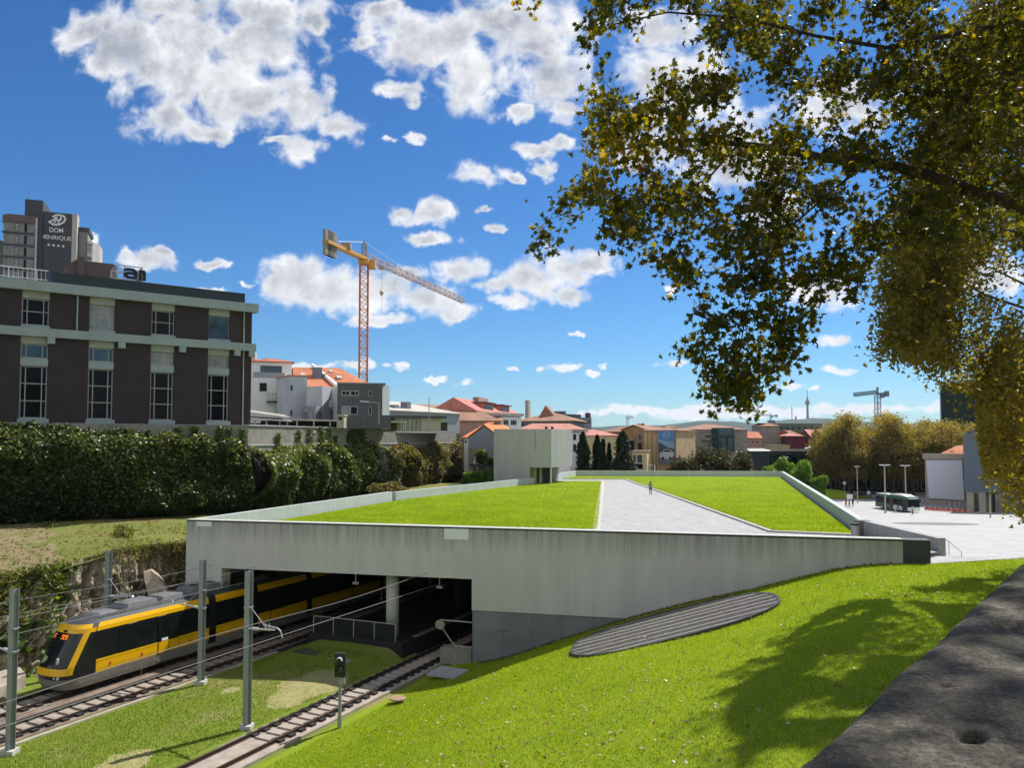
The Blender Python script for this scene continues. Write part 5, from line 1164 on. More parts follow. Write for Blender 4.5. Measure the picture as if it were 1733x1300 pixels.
hut = bld('small_hut', 'tiny stone hut with a flat slab roof beside the yard wall', 'hut', *AB(570, 84, 582, 84), 1.33); q = lambda x, y: pxl(hut, x, y); walls(hut, 1.5, q(575, 704)[1], M['travert']); roof(hut, 'flat', q(575, 704)[1], .12, 1.5, M['paleroof'], .1); pwin(hut, 573, 706, 579, 711, frame='framed', fw=.03)
# car-port sheds along the top of the wall
cp1 = bld('corrugated_lean_to', 'rusty corrugated lean-to roof on posts beside the brick building', 'shed', *AB(421.7, 80, 489, 82), 1.33)
q = lambda x, y: pxl(cp1, x, y)
for k, (ya, yb) in enumerate(((697, 706), (708, 712.5))):
    mb = MB(); z0 = q(430, ya)[1]; z1 = q(488, yb)[1]; mb.slab([(0, -.8-k*.8, z0-.15), (cp1['L'], -.8-k*.8, z1-.15), (cp1['L'], 2.2, z1+.25), (0, 2.2, z0+.25)], (0, 0, .07)); bpart(cp1, 'sheet_roof', mb, mk('weathered_sheet_%d' % k, (.40, .37, .32), (.24, .21, .18), 2, .8))
for x in (428, 447, 482): u = q(x, 710)[0]; bpart(cp1, 'post', MB().bar((u, -1.2, 0), (u, -1.2, q(x, 712)[1]), .16), M['travert'])
bpart(cp1, 'dark_interior', MB().box((.1, 2.0, 0), (cp1['L']-.1, 2.2, q(450, 716)[1])), M['framed'])
cp2 = bld('long_carport', 'long low carport with a thin pale sheet roof on the wall top', 'carport', *AB(458, 84, 676, 96), 1.33)
q = lambda x, y: pxl(cp2, x, y); L2 = cp2['L']; zc = (q(470, 712.5)[1]+q(670, 714)[1])/2
bpart(cp2, 'sheet_roof', MB().box((0, -1.5, zc-.05), (L2, 2.5, zc+.12)), M['paleroof']); bpart(cp2, 'back_wall', MB().box((0, 2.2, 0), (L2, 2.4, zc-.06)), M['framed'])
for u in np.linspace(.4, L2-.3, 9): bpart(cp2, 'post', MB().bar((u, -1.3, 0), (u, -1.3, zc-.06), .12), M['whitegrey'])
for i, (x, m_) in enumerate(((495, 'whitegrey'), (517, 'maroon'))):
    pass
# warehouses
wa = bld('pale_roofed_warehouse', 'low warehouse with a wide pale hipped sheet roof and grey walls', 'warehouse', *AB(657, 104, 778, 118), 1.0)
q = lambda x, y: pxl(wa, x, y); H = q(720, 697)[1]; walls(wa, 14, H, M['corrlight']); roof(wa, 'hip', H, q(720, 684)[1]-H+.6, 14, M['paleroof'], .3, ins=6)
for (x, y_, w_) in ((679, 686, 1.0), (692, 690, .6), (700, 681, .9)): u, z = q(x, y_); bpart(wa, 'roof_vent', MB().box((u, 1.2, z-1.2), (u+w_, 2.4, z+.1)), M['greyfar'])
wb = bld('beige_shed', 'beige concrete shed with dark flat roof edge at the end of the wall', 'shed', *AB(672, 96, 760, 100), 1.2)
q = lambda x, y: pxl(wb, x, y); z1_ = q(700, 703)[1]; walls(wb, 4, z1_-.35, M['conc_old'], u1=q(713, 710)[0]); walls(wb, 4, q(730, 708)[1], M['travert'], u0=q(713, 710)[0]+.003, u1=q(750, 710)[0])
bpart(wb, 'roof', MB().box((-.2, -.4, z1_-.34), (q(754, 706)[0], 4.4, z1_-.05)), M['conc_dark']); bpart(wb, 'dark_opening', MB().box((q(746, 714)[0], -.05, 0), (q(757, 714)[0], -.01, q(750, 715)[1])), M['dark'])
for u in np.arange(.5, q(712, 710)[0], .6): bpart(wb, 'wall_rib', MB().box((u, -.06, 0), (u+.10, -.003, z1_-.4)), M['whitegrey'])
def slim_pole(x, yt, yb, Y, label, head=None):
    p = P(x, yb, Y); zt = P(x, yt, Y)[2]; R = thing('street_lamp' if head else 'mast', label, 'street lamp' if head else 'mast', p); MB().tube(p, (p[0], p[1], zt), .07, .04).build('post', M['pole'], R, True)
    if head: MB().bar((p[0], p[1], zt), (p[0]+head, p[1]-.1, zt+.1), .08).build('arm', M['pole'], R, True); MB().bar((p[0]+head, p[1]-.1, zt+.1), (p[0]+head*1.9, p[1]-.2, zt+.18), .28, .12).build('lantern', M['lamp'], R, True)
slim_pole(726, 672, 730, 93, 'thin dark mast standing behind the concrete wall near the pale warehouse roof')
slim_pole(641, 682, 718, 87, 'curved street lamp in front of the grey clad building', -1.1)
dl = bld('distant_roof_houses', 'low brown roofs peeking above the pale warehouse', 'house', *AB(655, 150, 772, 160), 1.0); q = lambda x, y: pxl(dl, x, y); walls(dl, 8, q(700, 691)[1], M['whitegrey']); roof(dl, 'gx', q(700, 691)[1], 1.0, 8, M['tilebrown'])

# ---- concrete retaining wall under the terrace with its panels
RW = thing('retaining_wall', 'tall concrete retaining wall under the brick building, draped with creepers', 'wall', (-25, 72.9, -7))
W0 = np.array([-25., 72.75]); WL = np.array([-61., 45.7]); WR = np.array([-9.55, 128.6]); WLL = np.array([-90., 23.5])
b_ = MB()
for a, c in ((WLL, WL), (WL, W0), (W0, WR)):
    d_2 = (c-a)/np.linalg.norm(c-a); n = np.array([-d_2[1], d_2[0]])*.5
    b_.slab([(a[0], a[1], -14), (c[0], c[1], -14), (c[0]+n[0], c[1]+n[1], -14), (a[0]+n[0], a[1]+n[1], -14)], (0, 0, 15.36))
b_.build('wall_body', M['conc_old'], RW, True)
a, c = W0, WR; d_2 = (c-a)/np.linalg.norm(c-a); n = np.array([-d_2[1], d_2[0]])
b_ = MB().slab([(a[0]-n[0]*.12, a[1]-n[1]*.12, 1.36), (c[0]-n[0]*.12, c[1]-n[1]*.12, 1.36), (c[0]+n[0]*.5, c[1]+n[1]*.5, 1.36), (a[0]+n[0]*.5, a[1]+n[1]*.5, 1.36)], (0, 0, .12)); b_.build('wall_coping', M['conc_light'], RW, True)
b_ = MB().slab([(a[0]-n[0]*.10, a[1]-n[1]*.10, -.55), (c[0]-n[0]*.10, c[1]-n[1]*.10, -.55), (c[0], c[1], -.55), (a[0], a[1], -.55)], (0, 0, .15)); b_.build('wall_ledge', M['conc_light'], RW, True)

# ================================================================ TOWER CRANE
def lattice(mb, p, q, w, n, r=.05, m=0, m2=0, tri=False, up=(0, 0, 1)):
    p = Vector(p); q = Vector(q); d = (q-p).normalized(); u = Vector(up)
    if abs(d.dot(u)) > .9: u = Vector((0.95, .3, 0)).normalized()
    a = d.cross(u).normalized(); b = a.cross(d).normalized(); L = (q-p).length
    off = [(-.5, 0), (.5, 0), (0, .95)] if tri else [(-.5, -.5), (.5, -.5), (.5, .5), (-.5, .5)]
    cs = [a*o[0]*w+b*o[1]*w for o in off]; k = len(cs)
    for c in cs: mb.bar(p+c, q+c, r*2, m=m)
    for i in range(n):
        t0, t1 = L*i/n, L*(i+1)/n
        for j in range(k):
            c0, c1 = cs[j], cs[(j+1) % k]
            if i % 2: c0, c1 = c1, c0
            mb.bar(p+d*t0+c0, p+d*t1+c1, r*1.1, m=m2); mb.bar(p+d*t1+cs[j], p+d*t1+cs[(j+1) % k], r*.9, m=m2)
CY = 140.; cb_ = P(614.5, 642, CY); ctop = P(614.5, 437, CY); zj = ctop[2]
CR = thing('tower_crane', 'tall orange tower crane with long jib above the orange roofs', 'crane', (cb_[0], cb_[1], 1.3))
x0, y0 = cb_[:2]
mb = MB(); lattice(mb, (x0, y0, 1.3), (x0, y0, zj-1.2), 1.45, 26, .09); mb.build('mast', M['orange_paint'], CR, True)
mb = MB(); mb.box((x0-.9, y0-.9, zj-1.2), (x0+.9, y0+.9, zj-.2)); mb.build('slewing_ring', M['crane_yel'], CR, True)
jt = P(785, 513, 186.); jd = np.array([jt[0]-x0, jt[1]-y0]); jL = np.linalg.norm(jd); jd /= jL
mb = MB(); lattice(mb, (x0+jd[0]*1, y0+jd[1]*1, zj), (jt[0], jt[1], zj), 1.25, 34, .065, 0, 1, True); mb.build('jib', [M['lattice'], M['lattice']], CR, True)
ct = np.array([x0, y0])-jd*13.0
mb = MB(); mb.bar((x0, y0, zj-.1), (ct[0], ct[1], zj-.1), 1.3, .55); mb.build('counter_jib', M['crane_yel'], CR, True)
pj_ = MB(); pjn = np.array([-jd[1], jd[0]])
for k in range(4):
    c = ct+jd*(.5+.62*k); pj_.bar((c[0], c[1], zj-2.3), (c[0], c[1], zj+2.0-(.2 if k == 3 else 0)), .56, 1.7, up=(jd[0], jd[1], 0))
pj_.build('ballast', M['ballast'], CR, True)
mb = MB(); lattice(mb, (x0, y0, zj), (x0, y0, zj+2.6), .8, 4, .06); mb.bar((x0, y0, zj+2.6), (x0, y0, zj+3.2), .3); mb.build('apex', M['ballast'], CR, True)
mb = MB(); c = ct+jd*4; mb.tube((x0, y0, zj+3.0), (c[0], c[1], zj+.9), .05, .05, 5); c = np.array([x0, y0])+jd*22; mb.tube((x0, y0, zj+3.0), (c[0], c[1], zj+1.1), .035, .035, 5); mb.build('tie_rod', M['lamp'], CR, True)
mb = MB(); c = np.array([x0, y0])-jd*6.2; mb.box((c[0]-.8, c[1]-.8, zj+.2), (c[0]+.8, c[1]+.8, zj+1.2)); mb.build('winch', M['ballast'], CR, True)
mb = MB(); c = np.array([x0, y0])+jd*.9+pjn*-1.2; mb.box((c[0]-.6, c[1]-.6, zj-1.9), (c[0]+.6, c[1]+.6, zj-.3)); mb.build('cab', M['crane_yel'], CR, True)
c = np.array([x0, y0])+jd*6.8; mb = MB(); mb.box((c[0]-.6, c[1]-.6, zj-.55), (c[0]+.6, c[1]+.6, zj-.15)); mb.build('trolley', M['lattice'], CR, True)
hz_ = P(641, 492, float(c[1]))[2]; mb = MB()
mb.tube((c[0]-.15, c[1], zj-.5), (c[0]-.15, c[1], hz_), .02, .02, 4); mb.tube((c[0]+.15, c[1], zj-.5), (c[0]+.15, c[1], hz_), .02, .02, 4); mb.build('hoist_rope', M['black'], CR, True)
mb = MB(); mb.lathe((c[0], c[1], hz_-.8), [(.15, -.1), (.38, .2), (.38, .6), (.15, .9)], 10); mb.tube((c[0], c[1], hz_-.9), (c[0], c[1], hz_-5), .03, .03, 4); mb.build('hook_block', M['lattice'], CR, True)
# ================================================================ BUILDINGS BEHIND THE STATION
LB_ = thing('lift_building', 'windowless grey concrete lift box standing at the far left of the roof lawn', 'building', (2, 110, -6.4))
c0 = P(835.5, 760, 110)[:2]; c1 = P(896, 760, 110)[:2]; c2 = P(933, 760, 110)[:2]; c3 = P(968.3, 760, 116.2)[:2]; c4 = c3+np.array([-1.5, 7]); c5 = c0+np.array([1.0, 12])
zt = zp(726.3, 110); zb1 = zp(791.6, 110)
MB().prism([tuple(p) for p in (c0, c1, c2, c3, c4, c5)], zb1, zt).build('upper_box', M['conc_box'], LB_, True)
MB().prism([tuple(p) for p in (c0+[0.02, .02], c1, c1+np.array([1, 8]), c5-[0, .2])], -8, zb1-.003).build('lower_box', M['conc_box'], LB_, True)
MB().prism([tuple(c1+np.array([.3, 4.5])), tuple(c2+np.array([.3, 4.5])), tuple(c4), tuple(c5)], -8, zb1-.004).build('recess_wall', M['conc_old'], LB_, True)
for k, (xa, xb, m_) in enumerate(((899, 902, 'frame'), (903, 908, 'yellowwall'), (913, 917, 'travert'), (919, 931, 'dark'))):
    a = P(xa, 800, 112)[:2]; b = P(xb, 800, 112)[:2]; MB().box((a[0], 112, -6.5), (b[0], 112.2, zb1-.01)).build('door_panel', M[m_], LB_, True)
a = P(932.5, 800, 110.1); MB().box((a[0]-.1, 110.2, -6.5), (a[0]+.12, 110.5, zb1-.005)).build('slim_column', M['lamp'], LB_, True)
MB().box((P(905, 0, 110)[0]-.02, 109.98, zb1+2.5), (P(905, 0, 110)[0]+.02, 109.998, zt-.4)).build('joint', M['dark'], LB_, True)
for x in (925, 935): p = P(x, 722, 111); MB().box((p[0]-.25, 110.8, zt), (p[0]+.15, 111.1, zt+.35)).build('roof_floodlight', M['black'], LB_, True)

def simple(name, label, cat, x0, Y0, x1, Y1, ye, yr, depth, wm, rk, rm, zb=-13.9, wins=(), group=None, ov=.35, ins=None, gw=False, wk={}):
    b = bld(name, label, cat, *AB(x0, Y0, x1, Y1), zb, group); h = zp(ye, Y0, x0)-zb
    walls(b, depth, h-.14 if rk else h, M[wm])
    if rk:
        rise = zp(yr, Y0+(depth*.5 if rk != 'gy' else 0), x0)-zb-h; roof(b, rk, h, rise, depth, M[rm], ov, ins=ins)
        if rk == 'gy': gable_wall(b, h-.13, rise, M[wm], .01)
        if rk == 'gx':
            for u in (0.01, b['L']-.31): bpart(b, 'gable', MB().slab([(u, 0, h-.143), (u, depth, h-.143), (u, depth/2, h+rise-.2)], (.3, 0, 0)), M[wm])
    for w_ in wins: 
        k = dict(frame='framed', fw=.12); k.update(wk); k.update(w_[4] if len(w_) > 4 else {}); pwin(b, *w_[:4], **k)
    return b
# house with dormers
b = simple('dormer_house', 'pink gabled house with two long dormers in its red tiled roof', 'house', 804, 140, 881, 171, 694.6, 674, 8.2, 'pinkwall', 'gx', 'tilered', ins=None)
h = zp(694.6, 140)+13.9
for f in (.22, .58):
    u = b['L']*f; dm = MB(); dm.add([(u, .6, h+.2), (u+b['L']*.2, .6, h+.2), (u+b['L']*.2, .6, h+1.7), (u, .6, h+1.7), (u, 3.9, h+1.75), (u+b['L']*.2, 3.9, h+1.75), (u, 3.9, h+.4), (u+b['L']*.2, 3.9, h+.4)], [(0,1,2,3),(3,2,5,4),(0,3,4,6),(1,7,5,2)]); d_ = bpart(b, 'dormer', dm, M['tilered'])
    MB().box((u+.6, .5, h+.4), (u+b['L']*.2-.6, .59, h+1.4)).build('dormer_window', M['glass'], d_)
    bpart(b, 'dormer_roof', MB().box((u-.35, .1, h+1.72), (u+b['L']*.2+.35, 4.0, h+1.92)), M['maroon'])
bpart(b, 'ridge_cap_block', MB().box((b['L']*.35, 3.0, h+1.9), (b['L']*.55, 4.2, h+3.1)), M['pinkwall'])
# its glazed lower storey facing right
b = simple('white_gallery_house', 'white house front with dark windows below the dormer roof', 'house', 846, 137, 882, 141, 704, 700, 6, 'white', 'flat', 'paleroof', wins=[(852, 710.5, 860.5, 720, dict(nx=3, frame='frame')), (864, 711, 874, 720, dict(nx=3, frame='frame'))])
simple('low_brick_house', 'low pink house with brown lean-to roof beside the dormer house', 'house', 775, 134, 848, 135, 712, 696, 5, 'pinkwall', 'shed', 'tilebrown', wins=[(837, 717, 842, 720)])
b = bld('orange_gable_house', 'small grey gabled house with a new bright orange roof', 'house', *AB(793, 124, 846, 122), -13.9); h = zp(739.5, 124)+13.9; walls(b, 9, h-.14, M['greywall']); roof(b, 'gy', h, zp(718.5, 124)+13.9-h, 9, M['tilebright'], .12); gable_wall(b, h-.13, zp(719.5, 124)+13.9-h, M['greywall'], .01, .25)
b2 = bld('white_lean_wing', 'narrow white wing with orange lean roof left of the grey gable', 'house', *AB(785.5, 126, 793.2, 125.6), -13.9); walls(b2, 8, zp(741, 126)+13.9, M['white']); roof(b2, 'shed', zp(740, 126)+13.9, 2.6, 8, M['tilebright'], .25); pwin(b2, 786.5, 745, 789.5, 750)
b = bld('ruined_stone_wall', 'old rubble stone wall with a doorway overgrown with weeds', 'wall', *AB(793, 118, 819, 117), -13.9); hh = zp(758.5, 118)+13.9; bpart(b, 'masonry', MB().box((0, 0, 0), (b['L']*.35, .5, hh)).box((b['L']*.35, 0, hh-1.0), (b['L']*.65, .5, hh)).box((b['L']*.65, 0, 0), (b['L'], .5, hh-.05)), M['stone'])
b = bld('garden_terrace', 'dark-edged garden terrace slab beside the lift box', 'terrace', *AB(795, 116, 836, 115), -13.9); bpart(b, 'slab', MB().box((0, 0, zp(787, 116)+13.9-.25), (b['L'], 4, zp(785.5, 116)+13.9)), M['framed']); bpart(b, 'post', MB().box((b['L']-.4, .1, 0), (b['L']-.2, .3, zp(787, 116)+13.9-.26)), M['framed'])
b = simple('brown_roofed_hall', 'long hall with wide brown hipped roof and a strip of windows', 'building', 879, 200, 971, 196, 712.8, 700, 14, 'greyfar', 'hip', 'tilebrown', ins=7, ov=1.0)
wz0 = zp(722.5, 199)+13.9; wz1 = zp(714.5, 199)+13.9
win(b, .3, b['L']-.3, wz0, wz1, nx=13, glass='glassblue', frame='frame', fw=.2)
bc_ = P(889, 697, 204); bpart(b, 'chimney', MB().box((pxl(b, 883.5, 690)[0], 3, wz1), (pxl(b, 889.5, 690)[0], 5, zp(678, 204)+13.9)), M['travert']); bpart(b, 'roof_turret', MB().slab([(4, 4, wz1+1), (9, 4, wz1+1), (6, 4, wz1+4.5)], (0, 3, 0)), M['tilebrown'])
simple('orange_eaves_house', 'house with a low orange roof just behind the lift box', 'house', 878, 150, 990, 150, 727, 717, 9, 'whitegrey', 'hip', 'tilepink', wins=[(969, 737, 975, 744), (978, 737, 984, 744), (969, 752, 975, 764, dict(frame='frame')), (978, 752, 984, 764, dict(frame='frame'))], ins=3)
simple('white_row_house', 'white house front with dark windows right of the lift box', 'house', 965, 146, 992, 148, 731, 729, 6, 'white', 'flat', 'paleroof', wins=[(970, 735, 975, 745), (980, 735, 985, 745), (970, 752, 975, 765), (980, 752, 985, 765)])
b = simple('far_grey_office', 'distant grey block with a dark box sign and a thin stack', 'building', 965, 340, 1001, 350, 706, 0, 20, 'greyfar', None, None, wins=[(969, 710, 983, 717, dict(nx=4)), (986, 712, 998, 717, dict(nx=3))])
H = zp(706, 340)+13.9; bpart(b, 'rooftop_box', MB().box((0, 1, H), (b['L']*.58, 4, H+1.3)), M['framed']); bpart(b, 'stack', MB().box((b['L']-1, 1, H-2), (b['L']+.6, 3, H+2.2)), M['maroon']); 
simple('far_grey_cube', 'small distant grey cube building above the brown hall roof', 'building', 939, 300, 958, 300, 696, 0, 10, 'greyfar', None, None, wins=[(942, 698, 954, 700)])
# yellow / ochre group
simple('yellow_house', 'pale yellow house with a rose hipped roof behind the cypresses', 'house', 987, 168, 1046, 172, 737, 727, 8, 'yellowwall', 'hip', 'tilepink', wins=[(1005, 760, 1009, 768)], ins=4)
simple('ochre_warehouse', 'large ochre building with a brown ridge roof and blank walls', 'building', 1014, 215, 1072, 205, 731, 717.5, 20, 'ochre', 'hip', 'tilebrown', ins=8)
simple('ochre_wing', 'ochre wing with a tall dark opening in its front', 'building', 1052, 186, 1092, 184, 727, 719, 12, 'ochre', 'gy', 'tilebrown', wins=[(1063, 745, 1075, 764, dict(frame='frame')), (1079.5, 735, 1086.5, 746, dict(frame='frame', glass='glassblue')), (1079.5, 750, 1086.5, 761)])
simple('cream_annex', 'low cream annex with two tall teal windows', 'building', 1070, 170, 1094, 169, 764, 762.5, 6, 'yellowwall', 'flat', 'travert', wins=[(1072, 770.5, 1076, 782.5, dict(glass='glassblue')), (1078.5, 770.5, 1086.5, 783, dict(glass='glassblue', nx=2)), (1073, 785, 1088, 794)], ov=.2)
mb_ = simple('ochre_pilaster_building', 'ochre building with pilasters carrying a tall blue poster', 'building', 1089, 178, 1144, 174, 728.5, 722, 14, 'ochre2', 'hip', 'tilebrown', ins=6)
for x in (1092, 1099, 1107, 1112): u = pxl(mb_, x, 740)[0]; bpart(mb_, 'pilaster', MB().box((u, -.25, 0), (u+.5, -.003, zp(730, 178)+13.6)), M['ochre2'])
# poster: sky, dark hill, road and a white car
po = bld('wall_poster', 'tall blue wall poster with a ring emblem and a white car', 'poster', mb_['A'], mb_['B'], -13.9)
a = pxl(po, 1114.5, 729.2); c = pxl(po, 1142.5, 785.5); w_ = c[0]-a[0]; h_ = a[1]-c[1]
def pq(fx, fz): return a[0]+w_*fx, c[1]+h_*fz
def poly_on(name, pts, m, y, th=.01): return bpart(po, name, MB().slab([(pq(*p)[0], y, pq(*p)[1]) for p in pts], (0, -th, 0)), m)
flat = lambda n_, c_: mk(n_, c_, tuple(x*.85 for x in c_), .4, .7)
poly_on('poster_sheet', [(0, 0), (1, 0), (1, 1), (0, 1)], flat('poster_sky', (.09, .22, .42)), -.30, .05)
poly_on('printed_haze', [(0, .30), (1, .30), (1, .66), (0, .72)], flat('poster_haze', (.22, .33, .45)), -.352)
poly_on('printed_hill', [(0, .30), (1, .30), (1, .44), (.6, .50), (.25, .60), (0, .66)], flat('poster_hill', (.05, .08, .09)), -.364)
poly_on('printed_road', [(0, 0), (1, 0), (1, .34), (0, .34)], flat('poster_road', (.16, .15, .16)), -.364, .012)
poly_on('printed_car', [(.08, .20), (.10, .32), (.26, .36), (.40, .44), (.72, .44), (.88, .37), (.95, .34), (.95, .20), (.75, .14), (.20, .15)], flat('poster_car', (.48, .50, .54)), -.38)
poly_on('printed_car_windows', [(.30, .36), (.42, .42), (.70, .42), (.82, .36)], flat('poster_glass', (.03, .035, .045)), -.392)
for fx in (.30, .74): poly_on('printed_wheel', [(fx+.085*math.cos(t), .17+.045*math.sin(t)) for t in np.arange(0, 6.28, .6)], M['dark'], -.394)
rg = MB(); cxp, czp = pq(.52, .87)
for k in range(20):
    t0_, t1_ = 2*math.pi*k/20, 2*math.pi*(k+1)/20; r_ = w_*.19; rg.bar((cxp+r_*math.cos(t0_), -.37, czp+r_*.9*math.sin(t0_)), (cxp+r_*math.cos(t1_), -.37, czp+r_*.9*math.sin(t1_)), .13, .02, up=(0, 1, 0))
rg.bar((cxp-w_*.22, -.375, czp), (cxp+w_*.22, -.375, czp), .18, .02, up=(0, 1, 0)); bpart(po, 'printed_emblem', rg, flat('poster_emblem', (.30, .48, .66)))
simple('pink_house', 'pink house with rose roof and a maroon panel beside the poster', 'house', 1147, 200, 1171, 200, 739, 729.5, 8, 'pinkwall', 'gx', 'tilepink', wins=[(1159, 741, 1169.5, 749, dict(frame='framed'))])
simple('white_fence_house', 'low white terrace fence over a teal ground floor', 'building', 1145, 190, 1174, 190, 757.5, 756, 5, 'teal', 'flat', 'white', ov=.1)
b = bld('terrace_fence', 'short white slatted fence on the teal building', 'fence', *AB(1159, 190.5, 1175, 190.5), zp(757, 190)); fm = MB(); 
for u in np.arange(0, b['L'], .25): fm.box((u, 0, 0), (u+.14, .05, 1.0))
fm.box((0, .05, .8), (b['L'], .09, .9)); bpart(b, 'slats', fm, M['white'])
# stone building with green glass corner
b = simple('stone_building', 'wide stone building with a dark green glass corner and steel frames', 'building', 1171.5, 205, 1264, 207, 727, 718, 16, 'stone', 'hip', 'tilebrown', ins=7)
g0 = pxl(b, 1204, 740)[0]; g1 = pxl(b, 1231, 740)[0]; g2 = pxl(b, 1242, 740)[0]; zt_ = pxl(b, 1220, 724.5)[1]; zb_2 = pxl(b, 1220, 764)[1]
bpart(b, 'glass_corner', MB().slab([(g0, 0, zb_2), (g0+1, -2.5, zb_2), (g1, -3, zb_2), (g2, -.003, zb_2)], (0, 0, zt_-zb_2)), M['tealglass'])
bpart(b, 'glass_flank', MB().slab([(g1+.02, -3.02, zb_2), (g2+.05, -.02, zb_2), (g2+.15, -.02, zb_2), (g1+.12, -3.02, zb_2)], (0, 0, zt_-zb_2)), M['steelgreen'])
fm = MB(); z1 = pxl(b, 1200, 739)[1]; z2 = pxl(b, 1200, 747)[1]; fm.box((pxl(b, 1186.5, 739)[0], -3.3, z1-.25), (pxl(b, 1234, 739)[0], -3.05, z1+.25)); fm.box((pxl(b, 1179.5, 747)[0], -3.4, z2-.2), (pxl(b, 1212, 747)[0], -3.15, z2+.2))
for x in (1192, 1202, 1212, 1222): u = pxl(b, x, 750)[0]; fm.box((u, -3.3, 0), (u+.2, -3.1, z2 if x < 1215 else z1))
bpart(b, 'steel_frame', fm, M['steelgreen'])
simple('orange_roof_cottage', 'small pink cottage with an orange roof between the stone buildings', 'house', 1267, 225, 1288, 225, 741.5, 731, 8, 'pinkwall', 'gx', 'tile', wins=[(1272, 747.5, 1275, 750), (1279.5, 747.5, 1283, 750)])
b = simple('granite_block_house', 'blank granite block house with a small tower on its roof', 'building', 1289, 230, 1330, 230, 737, 0, 10, 'stone', None, None)
simple('granite_tall_house', 'taller granite house with a flat brown roof', 'building', 1289, 242, 1318, 242, 721, 716, 10, 'stone', 'hip', 'tilebrown', ins=5); simple('roof_tower', 'small square grey rooftop tower on the skyline', 'building', 1303.5, 262, 1312, 262, 711.5, 0, 3, 'greyfar', None, None)
simple('olive_slab_block', 'long distant olive grey slab building with rows of dark windows', 'building', 1316, 300, 1392, 300, 717, 0, 14, 'olive', None, None, wins=[(1320+10*k, 723, 1325+10*k, 727, dict(fw=.2)) for k in range(7)])
simple('rose_roofed_house', 'dark maroon house with a pale rose hipped roof', 'house', 1329, 226, 1357, 226, 738, 729, 10, 'maroon', 'hip', 'tilepink', ins=4)
for k, (xa, xb, ya, yr) in enumerate(((1351, 1371, 740, 727), (1370, 1392, 740, 726))):
    b = simple('maroon_gable_house', ('left one' if k == 0 else 'right one, next to the plane trees,')+' of two maroon gabled houses', 'house', xa, 238, xb, 236, ya, yr, 12, 'maroon', 'gy', 'tilepink', ov=.3, wins=[((xa+xb)/2-3, 735, (xa+xb)/2+3, 738, dict(frame='frame'))], group='maroon gabled houses')
simple('cream_garage', 'low cream wall building on the viaduct deck', 'building', 1302, 216, 1336, 216, 753.5, 752.8, 5, 'yellowwall', 'flat', 'travert', zb=-13.9, ov=.1, wins=[(1316, 757.5, 1317, 759), (1321, 757.5, 1322.2, 759)])
# viaduct
V = bld('green_steel_viaduct', 'dark green steel viaduct with arched bracing crossing behind the trees', 'bridge', *AB(1238, 208, 1400, 208), -13.9); L = V['L']; z1 = zp(763.8, 208)+13.9; z0 = zp(771, 208)+13.9
bpart(V, 'deck', MB().box((0, 0, z0), (L, 7, z1)), M['steelgreen']); bpart(V, 'parapet', MB().box((4, 0, z1+.003), (L, .15, z1+.6)), M['travert'])
for i, u in enumerate(np.linspace(.5, L-.5, 8)):
    bpart(V, 'column', MB().box((u-.35, .5, 0), (u+.35, 1.5, z0-.003)), M['steelgreen'])
    ar = MB(); r_ = 1.6
    for k in range(6):
        t0_, t1_ = math.pi*k/6, math.pi*(k+1)/6; ar.bar((u+2.2+r_*math.cos(t0_), .8, z0-2.2+r_*1.2*math.sin(t0_)), (u+2.2+r_*math.cos(t1_), .8, z0-2.2+r_*1.2*math.sin(t1_)), .3)
    if i < 7: bpart(V, 'arch_brace', ar, M['steelgreen'])
bpart(V, 'dark_undercroft', MB().box((.2, 6.9, 0), (L, 7.4, z0-.01)), M['dark'])
simple('market_canopy', 'white sloping canopy on the left part of the viaduct', 'canopy', 1268, 206, 1302, 206, 763, 759.5, 5, 'steelgreen', 'shed', 'white', ov=.2)
# hills, television tower and far cranes
def ridge(name, prof, Y, depth, mat, amp):
    xs = np.linspace(prof[0][0], prof[-1][0], 260)[None, :]; top = np.interp(xs, [p[0] for p in prof], [p[1] for p in prof]); kk = np.linspace(-1, 1, 17)[:, None]
    zt = (745.3-top)/1300*Y+20; prof_ = (1-kk**2)**.8
    X = (xs-866.5)/1300*(Y+depth*kk); Yg = Y+depth*kk+0*xs; Z = -16+(zt-4)*prof_+amp*fbm(xs*.08+50, kk*4+9, 71, 5)*prof_+amp*.35*RNG.random(X.shape)*prof_
    tag(grid_mesh(name, X, Yg, Z, mat, None, False, False), kind='structure')
ridge('hill', [(-1500, 735), (-400, 735), (600, 733), (960, 727), (1050, 722), (1130, 721), (1165, 715.5), (1205, 713), (1240, 715), (1280, 718), (1340, 722), (1500, 724), (2400, 735)], 3300, 700, M['hill'], 9)
ridge('hill', [(700, 738), (1180, 735), (1250, 722), (1300, 716), (1335, 711.5), (1380, 709), (1425, 711), (1470, 716), (1560, 718), (1800, 722), (2500, 738)], 4100, 800, M['hill'], 8)
tb = P(1367, 716, 4050); tz = lambda y: zp(y, 4050, 1367)
TT = thing('television_tower', 'slim television tower with antenna on the wooded hill', 'tower', tb)
MB().lathe((tb[0], tb[1], 0), [(9, tb[2]-20), (6, tz(700)), (5, tz(685.5))], 12).build('shaft', M['greyfar'], TT, True)
MB().lathe((tb[0], tb[1], 0), [(6, tz(686)), (12, tz(683)), (12, tz(680.5)), (6, tz(677)), (5, tz(674))], 12).build('pod', M['greyfar'], TT, True)
MB().lathe((tb[0], tb[1], 0), [(2.6, tz(674.5)), (1.6, tz(666)), (.8, tz(658))], 8).build('antenna', M['greyfar'], TT, True)
